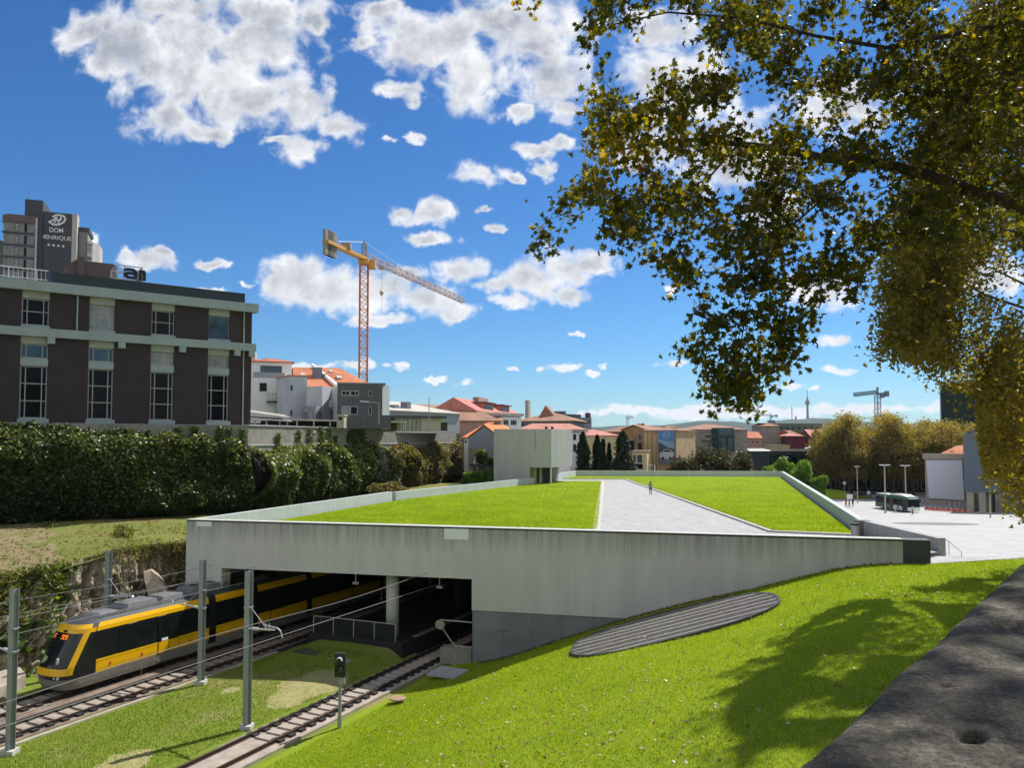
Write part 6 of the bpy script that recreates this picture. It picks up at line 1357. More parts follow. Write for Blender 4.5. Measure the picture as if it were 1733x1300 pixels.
for x, yt, lab in ((1340.5, 688, 'thin lattice mast left of the television tower on the hill'), (1347, 705, 'short stubby mast between the lattice mast and the television tower')):
    p = P(x, 715, 4000); R = thing('radio_mast', lab, 'mast', p); MB().bar((p[0], p[1], p[2]-10), (p[0], p[1], zp(yt, 4000, x)), 3.2 if yt < 700 else 7).build('mast', M['greyfar'], R, True)
def far_crane(x, yb, yt, Y, x0, x1, w, lab, m, yj=None, cabr=True):
    p = P(x, yb, Y); zt = zp(yt, Y, x); R = thing('distant_crane', lab, 'crane', (p[0], p[1], -13.9)); k = Y/1300
    mb = MB(); lattice(mb, (p[0], p[1], -13.9 if Y < 500 else p[2]-15), (p[0], p[1], zt), w, 14 if Y < 500 else 6, w*.07); mb.build('mast', m, R, True)
    mb = MB(); xa = (x0-866.5)*k; xb = (x1-866.5)*k; lattice(mb, (p[0], p[1], zt+w*.3), (xa, p[1]+3, zp(yj, Y, x0) if yj else zt+w*.3), w*.9, 12, w*.09, 0, 0, True); mb.build('jib', m, R, True)
    mb = MB(); mb.bar((p[0], p[1], zt+w*.3), (xb, p[1]-2, zt+w*.4), w*.9, w*.4); mb.build('counter_jib', m, R, True)
    mb = MB(); c = (xb-(xb-p[0])*.2); mb.bar((c, p[1]-2, zt-w*.5), (c, p[1]-2, zt+w*.9), abs(xb-p[0])*.38, w*.8); mb.build('ballast', m, R, True)
    MB().box((p[0]+w*.4, p[1]-w*.9, zt-w*.8), (p[0]+w*1.3, p[1]-w*.2, zt+w*.1)).build('cab', m, R, True)
    MB().bar((p[0], p[1], zt), (p[0], p[1], zt+w*2), w*.4).build('apex', m, R, True)
far_crane(1486, 712, 668.5, 330, 1451, 1501, 1.7, 'blue-grey tower crane rising above the row of plane trees', M['craneblue'], 670.5)
far_crane(1304.5, 716, 704.5, 900, 1276, 1315, 1.7, 'small thin crane on the skyline left of the television tower', M['greyfar'])
far_crane(1062, 722, 708, 700, 1073, 1059, 1.6, 'tiny pale crane above the ochre building roof', M['lamp'])

# ================================================================ RIGHT SIDE
b = bld('netted_tower_block', 'tall block wrapped in dark green netting behind the right-hand leaves', 'building', *AB(1593, 255, 1660, 243), -13.9)
H = zp(652, 255, 1593)+13.9; walls(b, 14, H, M['net']); bpart(b, 'pale_flank', MB().slab([(-.01, -.01, 0), (-1.8, 2, 0), (-1.8, 12, 0), (-.01, 12, 0)], (0, 0, H)), M['whitegrey'])
for k in range(12): bpart(b, 'floor_band', MB().box((.2, -.10, H-3-3.2*k), (b['L'], -.003, H-2.6-3.2*k)), M['steelgreen'])
bpart(b, 'cap', MB().box((-1.9, -.2, H+.003), (b['L'], 10, H+1)), M['whitegrey'])
# stone house with a white canvas screen
sb_ = bld('screen_building', 'beige stone building with a huge blank white canvas on its front', 'building', *AB(1563.5, 167, 1632, 163), -13.9)
q = lambda x, y: pxl(sb_, x, y); Ht = q(1600, 768)[1]; L = sb_['L']
walls(sb_, 14, Ht-1.2, M['travert'], u1=L+2); bpart(sb_, 'cornice', MB().box((-.4, -.5, Ht-1.199), (L+2, .2, Ht)), M['travert']); bpart(sb_, 'plinth', MB().box((-.1, -.35, 0), (L+1.5, -.003, q(1600, 846.5)[1])), M['travert'])
bpart(sb_, 'roof', MB().add([(q(1591, 767)[0], 1, Ht), (L+6, 1, Ht), (L+6, 6, q(1627, 756)[1]+.6), (q(1618, 757)[0], 6, q(1627, 757)[1]+.3), (q(1600, 767)[0], 11, Ht)], [(0, 1, 2, 3), (0, 3, 4)]), M['tile'])
bpart(sb_, 'end_pillar', MB().box((.0, -.3, 0), (.75, -.003, Ht-1.21)), M['travert'])
sc = bld('canvas_screen', 'large blank white canvas stretched over the beige building front', 'screen', sb_['A'], sb_['B'], -13.9)
pts = [q(1567.8, 779), q(1628, 779), q(1632, 846.5), q(1572.5, 843.2)]; bpart(sc, 'canvas', MB().slab([(p[0], -.55, p[1]) for p in pts], (0, -.08, 0)), M['screen'])
fm = MB(); 
for p, r_ in zip(pts, pts[1:]+pts[:1]): fm.bar((p[0], -.50, p[1]), (r_[0], -.50, r_[1]), .14, .08, up=(0, 1, 0))
bpart(sc, 'frame', fm, M['travert'])
# slate building on stilts
sl = bld('slate_building', 'slate grey windowless upper block raised on concrete pillars, right', 'building', *AB(1628.5, 150, 1790, 141), -13.9)
q = lambda x, y: pxl(sl, x, y); z0 = q(1640, 833)[1]; z1 = q(1640, 736)[1]; z2 = z1+3.5
bpart(sl, 'upper_block', MB().slab([(0, 0, z0), (sl['L'], 0, z0), (sl['L'], 0, z2), (6, 0, z2), (0, 0, z1)], (0, 16, 0)), M['slate'])
for x, m_ in ((1636, 'travert'), (1656.5, 'travert'), (1684, 'conc_old'), (1710, 'travert'), (1735, 'travert')):
    u = q(x, 850)[0]; bpart(sl, 'pillar', MB().box((u, .1, 0), (u+1.15, 1.5, z0-.003)), M[m_])
bpart(sl, 'ground_floor_wall', MB().box((q(1663, 850)[0], 1.6, 0), (sl['L'], 14, z0-.004)), M['travert']); bpart(sl, 'dark_entrance', MB().box((q(1678, 850)[0], 1.45, 0), (q(1690, 850)[0], 1.59, z0-.3)), M['dark']); bpart(sl, 'shop_window', MB().box((q(1647, 850)[0], 3, 0), (q(1656, 850)[0], 3.2, z0-.4)), M['glasspale'])
# dark shop fronts and banks behind the plane trees
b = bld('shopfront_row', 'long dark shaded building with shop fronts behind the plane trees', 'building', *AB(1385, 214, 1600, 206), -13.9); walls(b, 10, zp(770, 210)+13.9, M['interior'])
for k in range(14): u = b['L']*(k+.2)/14; win(b, u, u+b['L']*.045, .6, 4.2, glass='glass' if k % 3 else 'tealglass', frame='frame', fw=.12)
MB().slab([tuple(P(1388, 843, 192)), tuple(P(1432, 843, 190)), tuple(P(1434, 838, 200)), tuple(P(1388, 836, 204))], (0, 0, .2))
gm = MB(); cx_, cy_ = P(1400, 840, 188)[:2]; gm.lathe((cx_, cy_, -13.95), [(7.5, 0), (6, .9), (3.5, 1.7), (.5, 2.0)], 20); tag(gm.build('grass_mound', M['lawn2'], smooth=True), kind='structure')
gm = MB(); cx_, cy_ = P(1455, 846, 182)[:2]; gm.box((cx_-2, cy_-1, -13.9), (cx_+9, cy_+1, -13.1)); tag(gm.build('clipped_hedge', mk('hedge_green', (.16, .17, .03), (.08, .09, .015), 3, 1, .8, 10)), 'low clipped yellowish hedge behind the bus', 'hedge')
# street lamps
def lamp2(x, yt, yb, Y, lab):
    p = P(x+2, yb, Y); p[2] = -13.87; zt = zp(yt, Y, x); R = thing('plaza_lamp', lab, 'street lamp', p, 0, 'double lamps on the plaza')
    MB().tube(p, (p[0], p[1], zt), .17, .10, 10).build('post', M['travert'], R, True)
    for sg in (-1, 1): mb = MB(); mb.bar((p[0], p[1], zt-.05), (p[0]+sg*.5, p[1], zt), .1); mb.slab([(p[0]+sg*.2, p[1]-.35, zt), (p[0]+sg*.95, p[1]-.3, zt), (p[0]+sg*.95, p[1]+.3, zt), (p[0]+sg*.2, p[1]+.35, zt)], (0, 0, .16)); mb.build('lamp_head', M['lamp'], R, True)
lamp2(1496.5, 788, 868, 144, 'double-headed lamp post standing in front of the bus side')
lamp2(1531.5, 789, 862, 156, 'double-headed lamp post rising behind the bus roof')
def lamp1(x, yt, Y, lab, r=.1, zb=-13.87, head=True):
    p = P(x, 800, Y); p[2] = zb; zt = zp(yt, Y, x); R = thing('lamp_post', lab, 'street lamp', p); MB().tube(p, (p[0], p[1], zt), r, r*.6, 8).build('post', M['travert'], R, True)
    if head: MB().bar((p[0]-.6, p[1], zt), (p[0]+.6, p[1], zt), .3, .14).build('lamp_head', M['lamp'], R, True)
lamp1(1450.5, 790, 170, 'single tall lamp post among the plane trees left of the bus', .13)
lamp1(1330, 774, 165, 'thin white lamp post beyond the far right corner of the roof lawn', .1)
lamp1(1363, 781, 160, 'thin white lamp post among the light green trees beyond the parapet', .1)
lamp1(1674, 812, 118, 'grey lamp post in front of the slate building, right edge', .12, -11.95)
R = thing('thin_post', 'thin white post rising behind the far roof parapet', 'post', tuple(P(1108, 797, 138))); p = P(1108, 797, 138); MB().bar((p[0], p[1], -8), (p[0], p[1], zp(786, 138)), .12).build('pole', M['lamp'], R, True)
R = thing('portal_frame', 'small white portal frame behind the far roof parapet', 'frame', tuple(P(1097, 797, 137))); p = P(1096, 797, 137); mb = MB(); z = zp(788, 137); mb.bar((p[0], p[1], -8), (p[0], p[1], z), .13); mb.bar((p[0], p[1], z), (p[0]+1, p[1]+.5, z), .1); mb.build('frame', M['lamp'], R, True)
# bus
bA = P(1536, 868, 147)[:2]; bB = P(1481.5, 859.5, 158)[:2]; bd = (bA-bB)/np.linalg.norm(bA-bB); 
BUS = thing('city_bus', 'green and white city bus with a humped roof at the stop', 'bus', (bB[0], bB[1], -13.87), math.atan2(bd[1], bd[0])); bl = float(np.linalg.norm(bA-bB))
mb = MB(); w_ = 2.5
def bp(name, m_, x0, y0, z0, x1, y1, z1, par=None): return MB().box((x0, y0, z0), (x1, y1, z1)).build(name, m_, par or BUS)
mb.slab([(0, 0, .35), (bl, 0, .35), (bl+.02, 0, 1.0), (bl-.12, 0, 2.75), (bl-.35, 0, 2.98), (.15, 0, 2.98), (0, 0, 2.8)], (0, w_, 0)); mb.build('body', M['busgreen'], BUS)
bp('lower_skirt', M['buswhite'], bl*.45, -.012, .34, bl-.1, -.002, 1.05); bp('window_band', M['glass'], .25, -.016, 1.25, bl-.35, -.004, 2.45)
mb = MB(); mb.slab([(bl+.03, .1, 1.05), (bl+.03, w_-.1, 1.05), (bl-.09, w_-.12, 2.55), (bl-.09, .12, 2.55)], (.015, 0, 0)); mb.build('windscreen', M['glass'], BUS)
mb = MB(); mb.slab([(bl+.03, .02, .36), (bl+.03, w_-.02, .36), (bl+.045, w_-.02, 1.02), (bl+.045, .02, 1.02)], (.015, 0, 0)); mb.build('front_panel', M['buswhite'], BUS)
mb = MB(); mb.slab([(bl-.09, .3, 2.58), (bl-.09, w_-.3, 2.58), (bl-.14, w_-.3, 2.80), (bl-.14, .3, 2.80)], (.03, 0, 0)); mb.build('destination_sign', mk('sign_white', (.7, .68, .62)), BUS)
mb = MB(); ys0, ys1 = .25, w_-.25; mb.slab([(bl*.42, ys0, 2.985), (bl*.47, ys0, 3.28), (bl*.78, ys0, 3.30), (bl*.93, ys0, 2.985)], (0, ys1-ys0, 0)); mb.build('roof_pod', M['buswhite'], BUS); bp('roof_panel', M['buswhite'], .2, .1, 2.983, bl*.42, w_-.1, 3.06); bp('roof_panel', M['buswhite'], bl*.93, .1, 2.983, bl-.4, w_-.1, 3.04)
for f in (.22, .72):
    mb = MB(); mb.tube((bl*f, -.03, .48), (bl*f, .25, .48), .48, .48, 16); wl = mb.build('wheel', M['tyre'], BUS); MB().tube((bl*f, -.045, .48), (bl*f, -.03, .48), .25, .25, 12).build('rim', M['buswhite'], wl)
for f in (.46, .88): bp('door', M['framed'], bl*f, -.02, .4, bl*f+1.2, -.017, 2.4)
for yy_ in (.2, w_-.45): mb = MB(); mb.tube((bl+.05, yy_+.12, .75), (bl+.075, yy_+.12, .75), .12, .12, 10); mb.build('headlight', M['lamp'], BUS)
for yy_ in (-.22, w_+.02): bp('mirror', M['black'], bl-.1, yy_, 2.0, bl+.12, yy_+.2, 2.5)
# red plastic fence along the dug-up strip
rf_ = bld('red_site_fence', 'red plastic mesh fencing around a paving site by the beige building', 'fence', *AB(1561, 152, 1634, 146), -13.87)
for k in range(9): u = rf_['L']*k/8; bpart(rf_, 'stake', MB().box((u-.04, -.04, 0), (u+.04, .04, 1.0)), M['lamp'])
bpart(rf_, 'mesh', MB().box((0, -.01, .15), (rf_['L'], .01, .75)), M['redfence'])
gp = bld('site_ground', 'x', 'x', rf_['A'], rf_['B'], -13.86); o = MB().box((0, .2, 0), (gp['L'], 12, .015)).build('red_paving', mk('reddish_paving', (.42, .22, .18), (.32, .17, .14), 1, .9)); o.location = gp['r'].location; o.rotation_euler = gp['r'].rotation_euler; tag(o, kind='structure'); bpy.data.objects.remove(gp['r'])
for k, x in enumerate((1607, 1616, 1624)): p = P(x, 852, 158); p[2] = -13.87; R = thing('glass_bollard', '%s of three slim pale bollards before the canvas building' % ('leftmost', 'middle', 'rightmost')[k], 'bollard', p, 0, 'pale bollards'); MB().lathe(p, [(.09, 0), (.09, 1.1), (.05, 1.2)], 10).build('shaft', M['screen'], R, True)
# cars
def car(p, rz, col, lab, group=None, s=1.):
    R = thing('parked_car', lab, 'car', p, rz, group); prof = [(0, .35), (0, .75), (.35, .92), (1.05, .98), (1.65, 1.42), (3.1, 1.45), (3.85, 1.0), (4.2, .9), (4.25, .4)]
    MB().slab([(x*s, 0, z*s) for x, z in prof], (0, 1.75*s, 0)).build('body', col, R)
    MB().slab([(x*s, -.01, z*s) for x, z in ((1.25, 1.0), (1.72, 1.36), (3.05, 1.38), (3.6, 1.02))], (0, 1.77*s, 0)).build('side_windows', M['glass'], R)
    for x in (.8, 3.4):
        for y in (-.02, 1.57): mb = MB(); mb.tube((x*s, y*s, .32*s), (x*s, (y+.2)*s, .32*s), .32*s, .32*s, 12); mb.build('wheel', M['tyre'], R)
pv = P(1366, 756, 212); car((pv[0], pv[1], zp(763.8, 208)+.02), 0.1, M['buswhite'], 'white car parked on the viaduct deck beside the plane trees'); pv = P(1360, 760, 209.5); car((pv[0]+1, pv[1], zp(763.8, 208)+.02-.6), .1, mk('silver_paint', (.4, .42, .45), None, 2, .3), 'silver car low behind the viaduct edge')
cols = [mk('car_dark_%d' % i, c, None, 2, .3) for i, c in enumerate(((.03, .035, .045), (.10, .11, .12), (.30, .31, .33)))]
for k in range(6):
    p = P(1416+13*k, 850, 186-1.2*k); car((p[0], p[1], -13.87), .15+.03*k, cols[k % 3], ['leftmost dark car in the shade under the plane trees', 'grey car second from left under the plane trees', 'silver car third from left under the plane trees', 'dark car fourth from left under the plane trees', 'grey car fifth from left, just left of the bus', 'silver car half hidden behind the rear of the bus'][k], 'cars parked in the shade of the plane trees')
# signs
def sign(x, yt, Y, lab, m_, shape):
    p = P(x, 800, Y); p[2] = -13.87; zt = zp(yt, Y, x); R = thing('road_sign', lab, 'road sign', p); MB().tube(p, (p[0], p[1], zt), .05).build('post', M['pole'], R, True)
    mb = MB(); 
    if shape == 'o': mb.tube((p[0], p[1]-.06, zt), (p[0], p[1]-.1, zt), .42, .42, 16)
    else: mb.box((p[0]-.6, p[1]-.1, zt-.9), (p[0]+.6, p[1]-.05, zt+.1))
    mb.build('plate', m_, R, True)
sign(1428.5, 818, 176, 'round road sign on a post at the edge of the trees', M['travert'], 'o'); sign(1469, 834, 176, 'small round sign above the hedge behind the bus', M['whitegrey'], 'o'); sign(1437, 838, 160, 'white notice board behind the group in red', M['white'], 'r')
R = thing('flower_trough', 'low kerb edge behind the people', 'kerb', (0, 0, 0)); bpy.data.objects.remove(R)

# ================================================================ PEOPLE
def person(p, rz, hgt, top, leg, lab, stride=.25, arm=.12, hairm='hair', long_hair=False, bag=None, turn=0):
    s = hgt/1.70
    R = thing('person', lab, 'person', p, rz)
    V = [(0,0,.93),(0,.0,1.12),(0,.0,1.32),(0,0,1.42),(0,.01,1.50),(0,.01,1.60),(0,.02,1.665),      # pelvis..head 0-6
         (-.09,0,.88),(-.10,stride*.45,.50),(-.10,stride*.9-.02,.09),(-.10,stride*.9+.14,.035),       # left leg 7-10
         (.09,0,.88),(.10,-stride*.25,.50),(.10,-stride*1.0,.13),(.10,-stride*1.0+.13,.04),          # right leg 11-14
         (-.17,0,1.38),(-.22,-arm*.5,1.13),(-.22,arm*.4,.90),(-.215,arm*.6,.80),                     # left arm 15-18
         (.17,0,1.38),(.22,arm*.4,1.13),(.23,arm*1.5,.92),(.225,arm*1.9,.83)]                         # right arm
    E_ = [(0,1),(1,2),(2,3),(3,4),(4,5),(5,6),(0,7),(7,8),(8,9),(9,10),(0,11),(11,12),(12,13),(13,14),(2,15),(15,16),(16,17),(17,18),(2,19),(19,20),(20,21),(21,22)]
    Rr = [.125,.115,.13,.06,.055,.095,.07,.088,.058,.042,.032,.088,.058,.042,.032,.055,.040,.030,.022,.055,.040,.030,.022]
    me = bpy.data.meshes.new('body'); me.from_pydata([(a*s, b*s, c*s) for a, b, c in V], E_, []); o = bpy.data.objects.new('body', me); COL.objects.link(o)
    md = o.modifiers.new('skin', 'SKIN'); md.use_smooth_shade = True
    for i, r_ in enumerate(Rr): o.data.skin_vertices[0].data[i].radius = (r_*s, r_*s*(.8 if i < 3 else 1))
    o.data.skin_vertices[0].data[0].use_root = True
    sb = o.modifiers.new('sub', 'SUBSURF'); sb.levels = 1; sb.render_levels = 1
    dg = bpy.context.evaluated_depsgraph_get(); m2 = bpy.data.meshes.new_from_object(o.evaluated_get(dg)); bpy.data.objects.remove(o)
    for m_ in (M['skin'], top, leg, M['black']): m2.materials.append(m_)
    for f in m2.polygons:
        z = f.center.z/s; x = abs(f.center.x)/s
        f.material_index = 0 if z > 1.45 or (x > .17 and z < .9) else 3 if z < .09 else 2 if (z < .92 and x < .18) else 1
    o = bpy.data.objects.new('body', m2); COL.objects.link(o); o.parent = R
    hm = MB(); hm.lathe((0, -.012*s, 1.58*s), [(.05*s, -.10*s), (.098*s, -.03*s), (.108*s, .04*s), (.085*s, .10*s), (.02*s, .13*s)], 12)
    if long_hair: hm.lathe((0, -.06*s, 1.30*s), [(.06*s, 0), (.10*s, .1*s), (.10*s, .3*s), (.04*s, .36*s)], 10)
    hm.build('hair', M[hairm], R, smooth=True)
    if bag is not None: MB().box((-.19*s, -.30*s, 1.0*s), (.19*s, -.12*s, 1.42*s)).build('backpack', bag, R)
    return R
cl = lambda n_, c_: mk(n_, c_, tuple(x*.7 for x in c_), 8, .9)
gr = cl('grey_coat', (.22, .21, .25)); bl_ = cl('dark_trousers', (.035, .035, .05)); rd = cl('red_jacket', (.55, .03, .03)); wt = cl('pale_shirt', (.55, .55, .55)); dk_ = cl('dark_jacket', (.04, .04, .05)); pk = cl('pink_top', (.45, .2, .22)); jn = cl('blue_jeans', (.06, .09, .16))
pp_ = G(1101, 838.5, -6.375); person((pp_[0], pp_[1], -6.375), 2.9, 1.62, gr, bl_, 'woman-length dark hair and long grey coat, walking alone on the roof path', .30, .1, long_hair=True)
def pl(x, yb, top, leg, lab, rz, st=.2, hgt=1.7, **k):
    Y = 60.
    while True:
        d = ray(x, yb); p = d*(Y/d[1])
        if p[2] <= plaza_h(Y)+.02 or Y > 175: break
        Y += .25
    person((p[0], p[1], plaza_h(Y)+.02), rz, hgt, top, leg, lab, st, **k)
pl(1432, 859, rd, bl_, 'person in a bright red jacket near the parapet, leftmost on the plaza', .4, .15, 1.75)
pl(1437.5, 859, gr, jn, 'person in grey walking beside the one in red', .5, .2)
pl(1443.5, 858.5, dk_, bl_, 'person in black to the right of the group in red', .2, .1, 1.75)
pl(1500.5, 866, dk_, bl_, 'person in dark clothes beside the lamp post at the bus rear', 1.2, .1, 1.75)
pl(1510, 864, pk, jn, 'person in a pink top waiting along the bus side', 1.4, .1)
pl(1515.5, 869, wt, wt, 'person dressed all in pale clothes walking past the bus', 1.6, .25, 1.8)
pl(1528.5, 868, dk_, bl_, 'person in dark jacket near the middle door of the bus', 2.0, .1, 1.75)
pl(1544.5, 872.5, wt, bl_, 'person in a white shirt with dark hair in front of the bus corner', 1.8, .25)
pl(1662.5, 866, dk_, bl_, 'person in black standing under the slate building', .6, .1, 1.8)
pl(1667, 867, wt, jn, 'person in a pale shirt beside the one in black under the slate building', .8, .15)
# ================================================================ VEGETATION
def rp_in(poly, n, rng=RNG):
    xs = [p[0] for p in poly]; ys = [p[1] for p in poly]; out = np.zeros((0, 2))
    while len(out) < n:
        a = np.stack([rng.uniform(min(xs), max(xs), n*2), rng.uniform(min(ys), max(ys), n*2)], 1); out = np.concatenate([out, a[inpoly(a[:, 0], a[:, 1], poly)]])
    return out[:n]
def Pn(x, y, Y):                                                      # vectorised photo point at distance Y
    d = RX[None]*(x-866.5)[:, None]+UPV[None]*(PPY-y)[:, None]+FW[None]*FPX; return d*(Y/d[:, 1])[:, None]
# ---- ivy curtain on the retaining wall
IVYTOP = [(-300, 712), (0, 718), (60, 716), (120, 721), (165, 730), (205, 727), (240, 728), (262, 736), (275, 745), (300, 742), (330, 740), (350, 745), (376, 737), (400, 746), (412, 752), (430, 762), (470, 758), (500, 752), (520, 756), (542, 744), (560, 752), (590, 757), (615, 748), (631, 746), (650, 760), (665, 754), (684, 748), (705, 763), (735, 746), (750, 760), (768, 742), (788, 741), (797, 770)]
def walluv(a, c, n, jit, bulge, seed, dens_top=1.0):
    a = np.array(a); c = np.array(c); L = np.linalg.norm(c-a); d = (c-a)/L; nn = np.array([d[1], -d[0]])
    r = np.random.default_rng(seed); f = r.uniform(0, 1, n)
    X = a[0]+d[0]*L*f; Y = a[1]+d[1]*L*f; px = 866.5+1300*X/Y
    top = np.interp(px, [p[0] for p in IVYTOP], [p[1] for p in IVYTOP])+7*(vnoise(px*.12, px*0, seed)-.5)+4*(vnoise(px*.4, px*0, seed+1)-.5); zt = (745.3-top)/1300*Y
    k = r.uniform(0, 1, n)**.85; z = -7.0+(zt+7.0)*k
    prof = np.sin(np.clip(k*1.05, 0, 1)*math.pi)**.55*.9+.12
    b = bulge*prof*(.35+1.35*vnoise(f*L*.28, z*.35, seed+3)*1.0+.5*vnoise(f*L*.9, z*.9, seed+5))
    off = b+r.normal(0, jit, n)*.5
    return np.stack([X+nn[0]*off, Y+nn[1]*off, z], 1), k, px, nn, b
IV = thing('ivy_curtain', 'thick curtain of dark glossy ivy hanging down the wall under the brick building', 'ivy', (-43, 59, -7))
IV2 = thing('creeper_curtain', 'drier olive creepers hanging in clumps on the wall beside the station', 'creeper', (-17, 100, -7))
cs = []; tn = []; nb = []
for (a, c, n, sd) in (((-90, 23.4), (-61, 45.6), 9000, 1), ((-61, 45.6), (-25, 72.6), 62000, 2)):
    C, k, px, nn, b = walluv(a, c, n, .22, 1.5, sd); keep = np.ones(n, bool)
    C, k, b = C[keep], k[keep], b[keep]; cs.append(C); tn.append(.02+.30*k**1.5+.75*RNG.random(len(k))**3.2*(.3+.7*k)+.10*(b-.9)); nb.append(np.repeat([[nn[0]*.4+.25, nn[1]*.4+.1, .9]], len(k), 0))  # tone climbs with height: shaded foot and lit tips put into leaf colour
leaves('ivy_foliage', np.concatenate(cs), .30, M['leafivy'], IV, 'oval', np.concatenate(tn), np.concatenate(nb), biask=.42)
C, k, px, nn, b = walluv((-25, 72.6), (-9.7, 128.5), 60000, .25, 1.8, 7)
clump = vnoise(px*.045, px*0, 91)*.6+.5*vnoise(px*.11, C[:, 2]*.25, 92)
keep = RNG.random(len(k)) < np.clip((clump-.30)*5+.25, .12, 1)*np.where(px > 650, .85, 1)
t_ = .08+.3*k**1.4+.75*RNG.random(len(k))**2.6*(.4+.6*k)  # creepers also toned lighter upward, lit tops put into the colour
leafy = px < 650
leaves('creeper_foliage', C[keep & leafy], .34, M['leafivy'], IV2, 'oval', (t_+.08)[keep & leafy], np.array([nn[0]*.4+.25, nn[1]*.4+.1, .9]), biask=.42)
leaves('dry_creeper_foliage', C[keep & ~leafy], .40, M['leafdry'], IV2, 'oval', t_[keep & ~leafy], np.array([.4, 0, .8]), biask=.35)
# fingers of ivy climbing the bare concrete
fc = []
for (x, y0, y1, w) in ((372, 722, 745, 9), (388, 724, 750, 7), (300, 724, 744, 10), (330, 722, 742, 8), (410, 726, 760, 10), (470, 734, 758, 5), (505, 729, 755, 5), (524, 724, 755, 9), (543, 722, 750, 6), (556, 722, 750, 6), (567, 738, 755, 5), (590, 730, 758, 4), (603, 725, 757, 8), (613, 723, 752, 7), (596, 728, 756, 3), (775, 735, 760, 10), (790, 738, 765, 8)):
    n = 160; x_ = x+RNG.normal(0, w*.4, n); y_ = RNG.uniform(y0, y1, n)
    a, c = ((-25, 72.5), (-9.7, 128.4)) if x > 424 else ((-61, 45.5), (-25, 72.5))
    for xx_, yy_ in zip(x_, y_): u, z = onp(xx_, yy_, a, c); a_ = np.array(a); d_ = (np.array(c)-a_)/np.linalg.norm(np.array(c)-a_); q = a_+d_*u; fc.append((q[0]+.12*RNG.random(), q[1]-.25*RNG.random(), z))
leaves('climbing_ivy', np.array(fc), .26, M['leafivy'], IV, 'oval', .25+.35*RNG.random(len(fc)), np.array([.3, -.5, .6]), biask=.35)
# dark body behind the leaves
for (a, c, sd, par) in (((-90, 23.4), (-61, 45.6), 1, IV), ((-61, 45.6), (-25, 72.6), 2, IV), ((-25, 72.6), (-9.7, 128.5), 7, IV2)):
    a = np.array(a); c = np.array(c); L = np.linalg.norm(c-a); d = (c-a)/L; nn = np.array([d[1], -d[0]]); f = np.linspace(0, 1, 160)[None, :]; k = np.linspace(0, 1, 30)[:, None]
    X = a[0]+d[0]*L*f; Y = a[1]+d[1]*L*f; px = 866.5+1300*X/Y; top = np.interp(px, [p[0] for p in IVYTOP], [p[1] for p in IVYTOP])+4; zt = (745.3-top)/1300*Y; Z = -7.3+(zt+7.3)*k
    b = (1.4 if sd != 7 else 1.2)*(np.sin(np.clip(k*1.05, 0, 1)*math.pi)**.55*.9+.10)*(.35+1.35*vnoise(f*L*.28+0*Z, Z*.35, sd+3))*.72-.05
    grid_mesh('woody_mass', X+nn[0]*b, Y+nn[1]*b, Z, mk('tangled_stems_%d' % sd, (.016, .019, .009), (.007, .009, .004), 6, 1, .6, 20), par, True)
tf_ = []
for i in range(9):                                                    # big leafy bush where the wall turns
    x = RNG.uniform(262, 408); y = RNG.uniform(742, 765); p = P(x, y, np.interp(x, [262, 408], [66.5, 71])); n = 420
    v = RNG.normal(size=(n, 3)); v /= np.linalg.norm(v, axis=1, keepdims=True); tf_.append(p+v*RNG.uniform(.5, 1, (n, 1))**.5*np.array([1.1, .8, .75]))
leaves('ivy_foliage', np.concatenate(tf_), .30, M['leafivy'], IV, 'oval', .15+.85*RNG.random(9*420)**1.5, np.array([.3, 0, .9]), biask=.4)
# garden plants near the lift box
def bush(name, label, cat, c, r, n, size, mat, shape='oval', tone=None, group=None, trunk=True, clumps=14, flat=.85, seed=None, bias=(.2, .1, .9)):
    rng = np.random.default_rng(seed if seed is not None else int(abs(c[0])*97+abs(c[1])*13) % 9999)
    R = thing(name, label, cat, c, 0, group); cl = rng.normal(size=(clumps, 3)); cl /= np.linalg.norm(cl, axis=1, keepdims=True); cl = np.array(c)+np.array([0, 0, r[2]])+cl*np.array(r)*rng.uniform(.25, .75, (clumps, 1))
    i = rng.integers(0, clumps, n); v = rng.normal(size=(n, 3)); v /= np.linalg.norm(v, axis=1, keepdims=True); rr = np.array(r)*.48
    C = cl[i]+v*rr*rng.uniform(.35, 1, (n, 1))**.6; C = C[C[:, 2] > c[2]-.2]
    t = .12+.5*rng.random(len(C))**1.2+.30*(C[:, 2]-c[2])/(2*r[2]); leaves('foliage', C, size, mat, R, shape, t, np.array(bias), rng, biask=.3)
    if trunk: 
        m = MB()
        for k in range(min(clumps, 7)): m.tube((c[0], c[1], c[2]-.3), tuple(cl[k]), r[0]*.05, r[0]*.02, 5)
        m.build('trunk', M['bark'], R, True)
    return R
p = P(812, 775, 116.5); bush('garden_bush', 'bright green bush growing in front of the old stone wall', 'bush', (p[0], p[1], -3.6), (1.2, .8, 1.2), 1600, .28, M['leafgreen'])
p = P(830, 783, 114.5); bush('garden_bush', 'low leafy plants on the garden terrace against the lift box', 'bush', (p[0], p[1], -3.5), (1.4, .7, .5), 900, .25, M['leafivy'])
p = P(812, 812, 112); bush('garden_bush', 'large pale green bush under the dark terrace slab', 'bush', (p[0], p[1], -7.6), (2.6, 1.4, 1.7), 4200, .34, M['leafgreen'], tone=None)
p = P(838, 812, 111); bush('garden_bush', 'pale green bush tight against the left side of the lift box', 'bush', (p[0]-1.0, p[1], -7.6), (1.2, 1.0, 1.8), 2200, .32, M['leafgreen'])
p = P(655, 822, 86); bush('wall_bush', 'dry brownish bush behind the left roof parapet', 'bush', (p[0], p[1], -7.0), (2.6, 1.2, 1.3), 3200, .26, M['leafdry'])

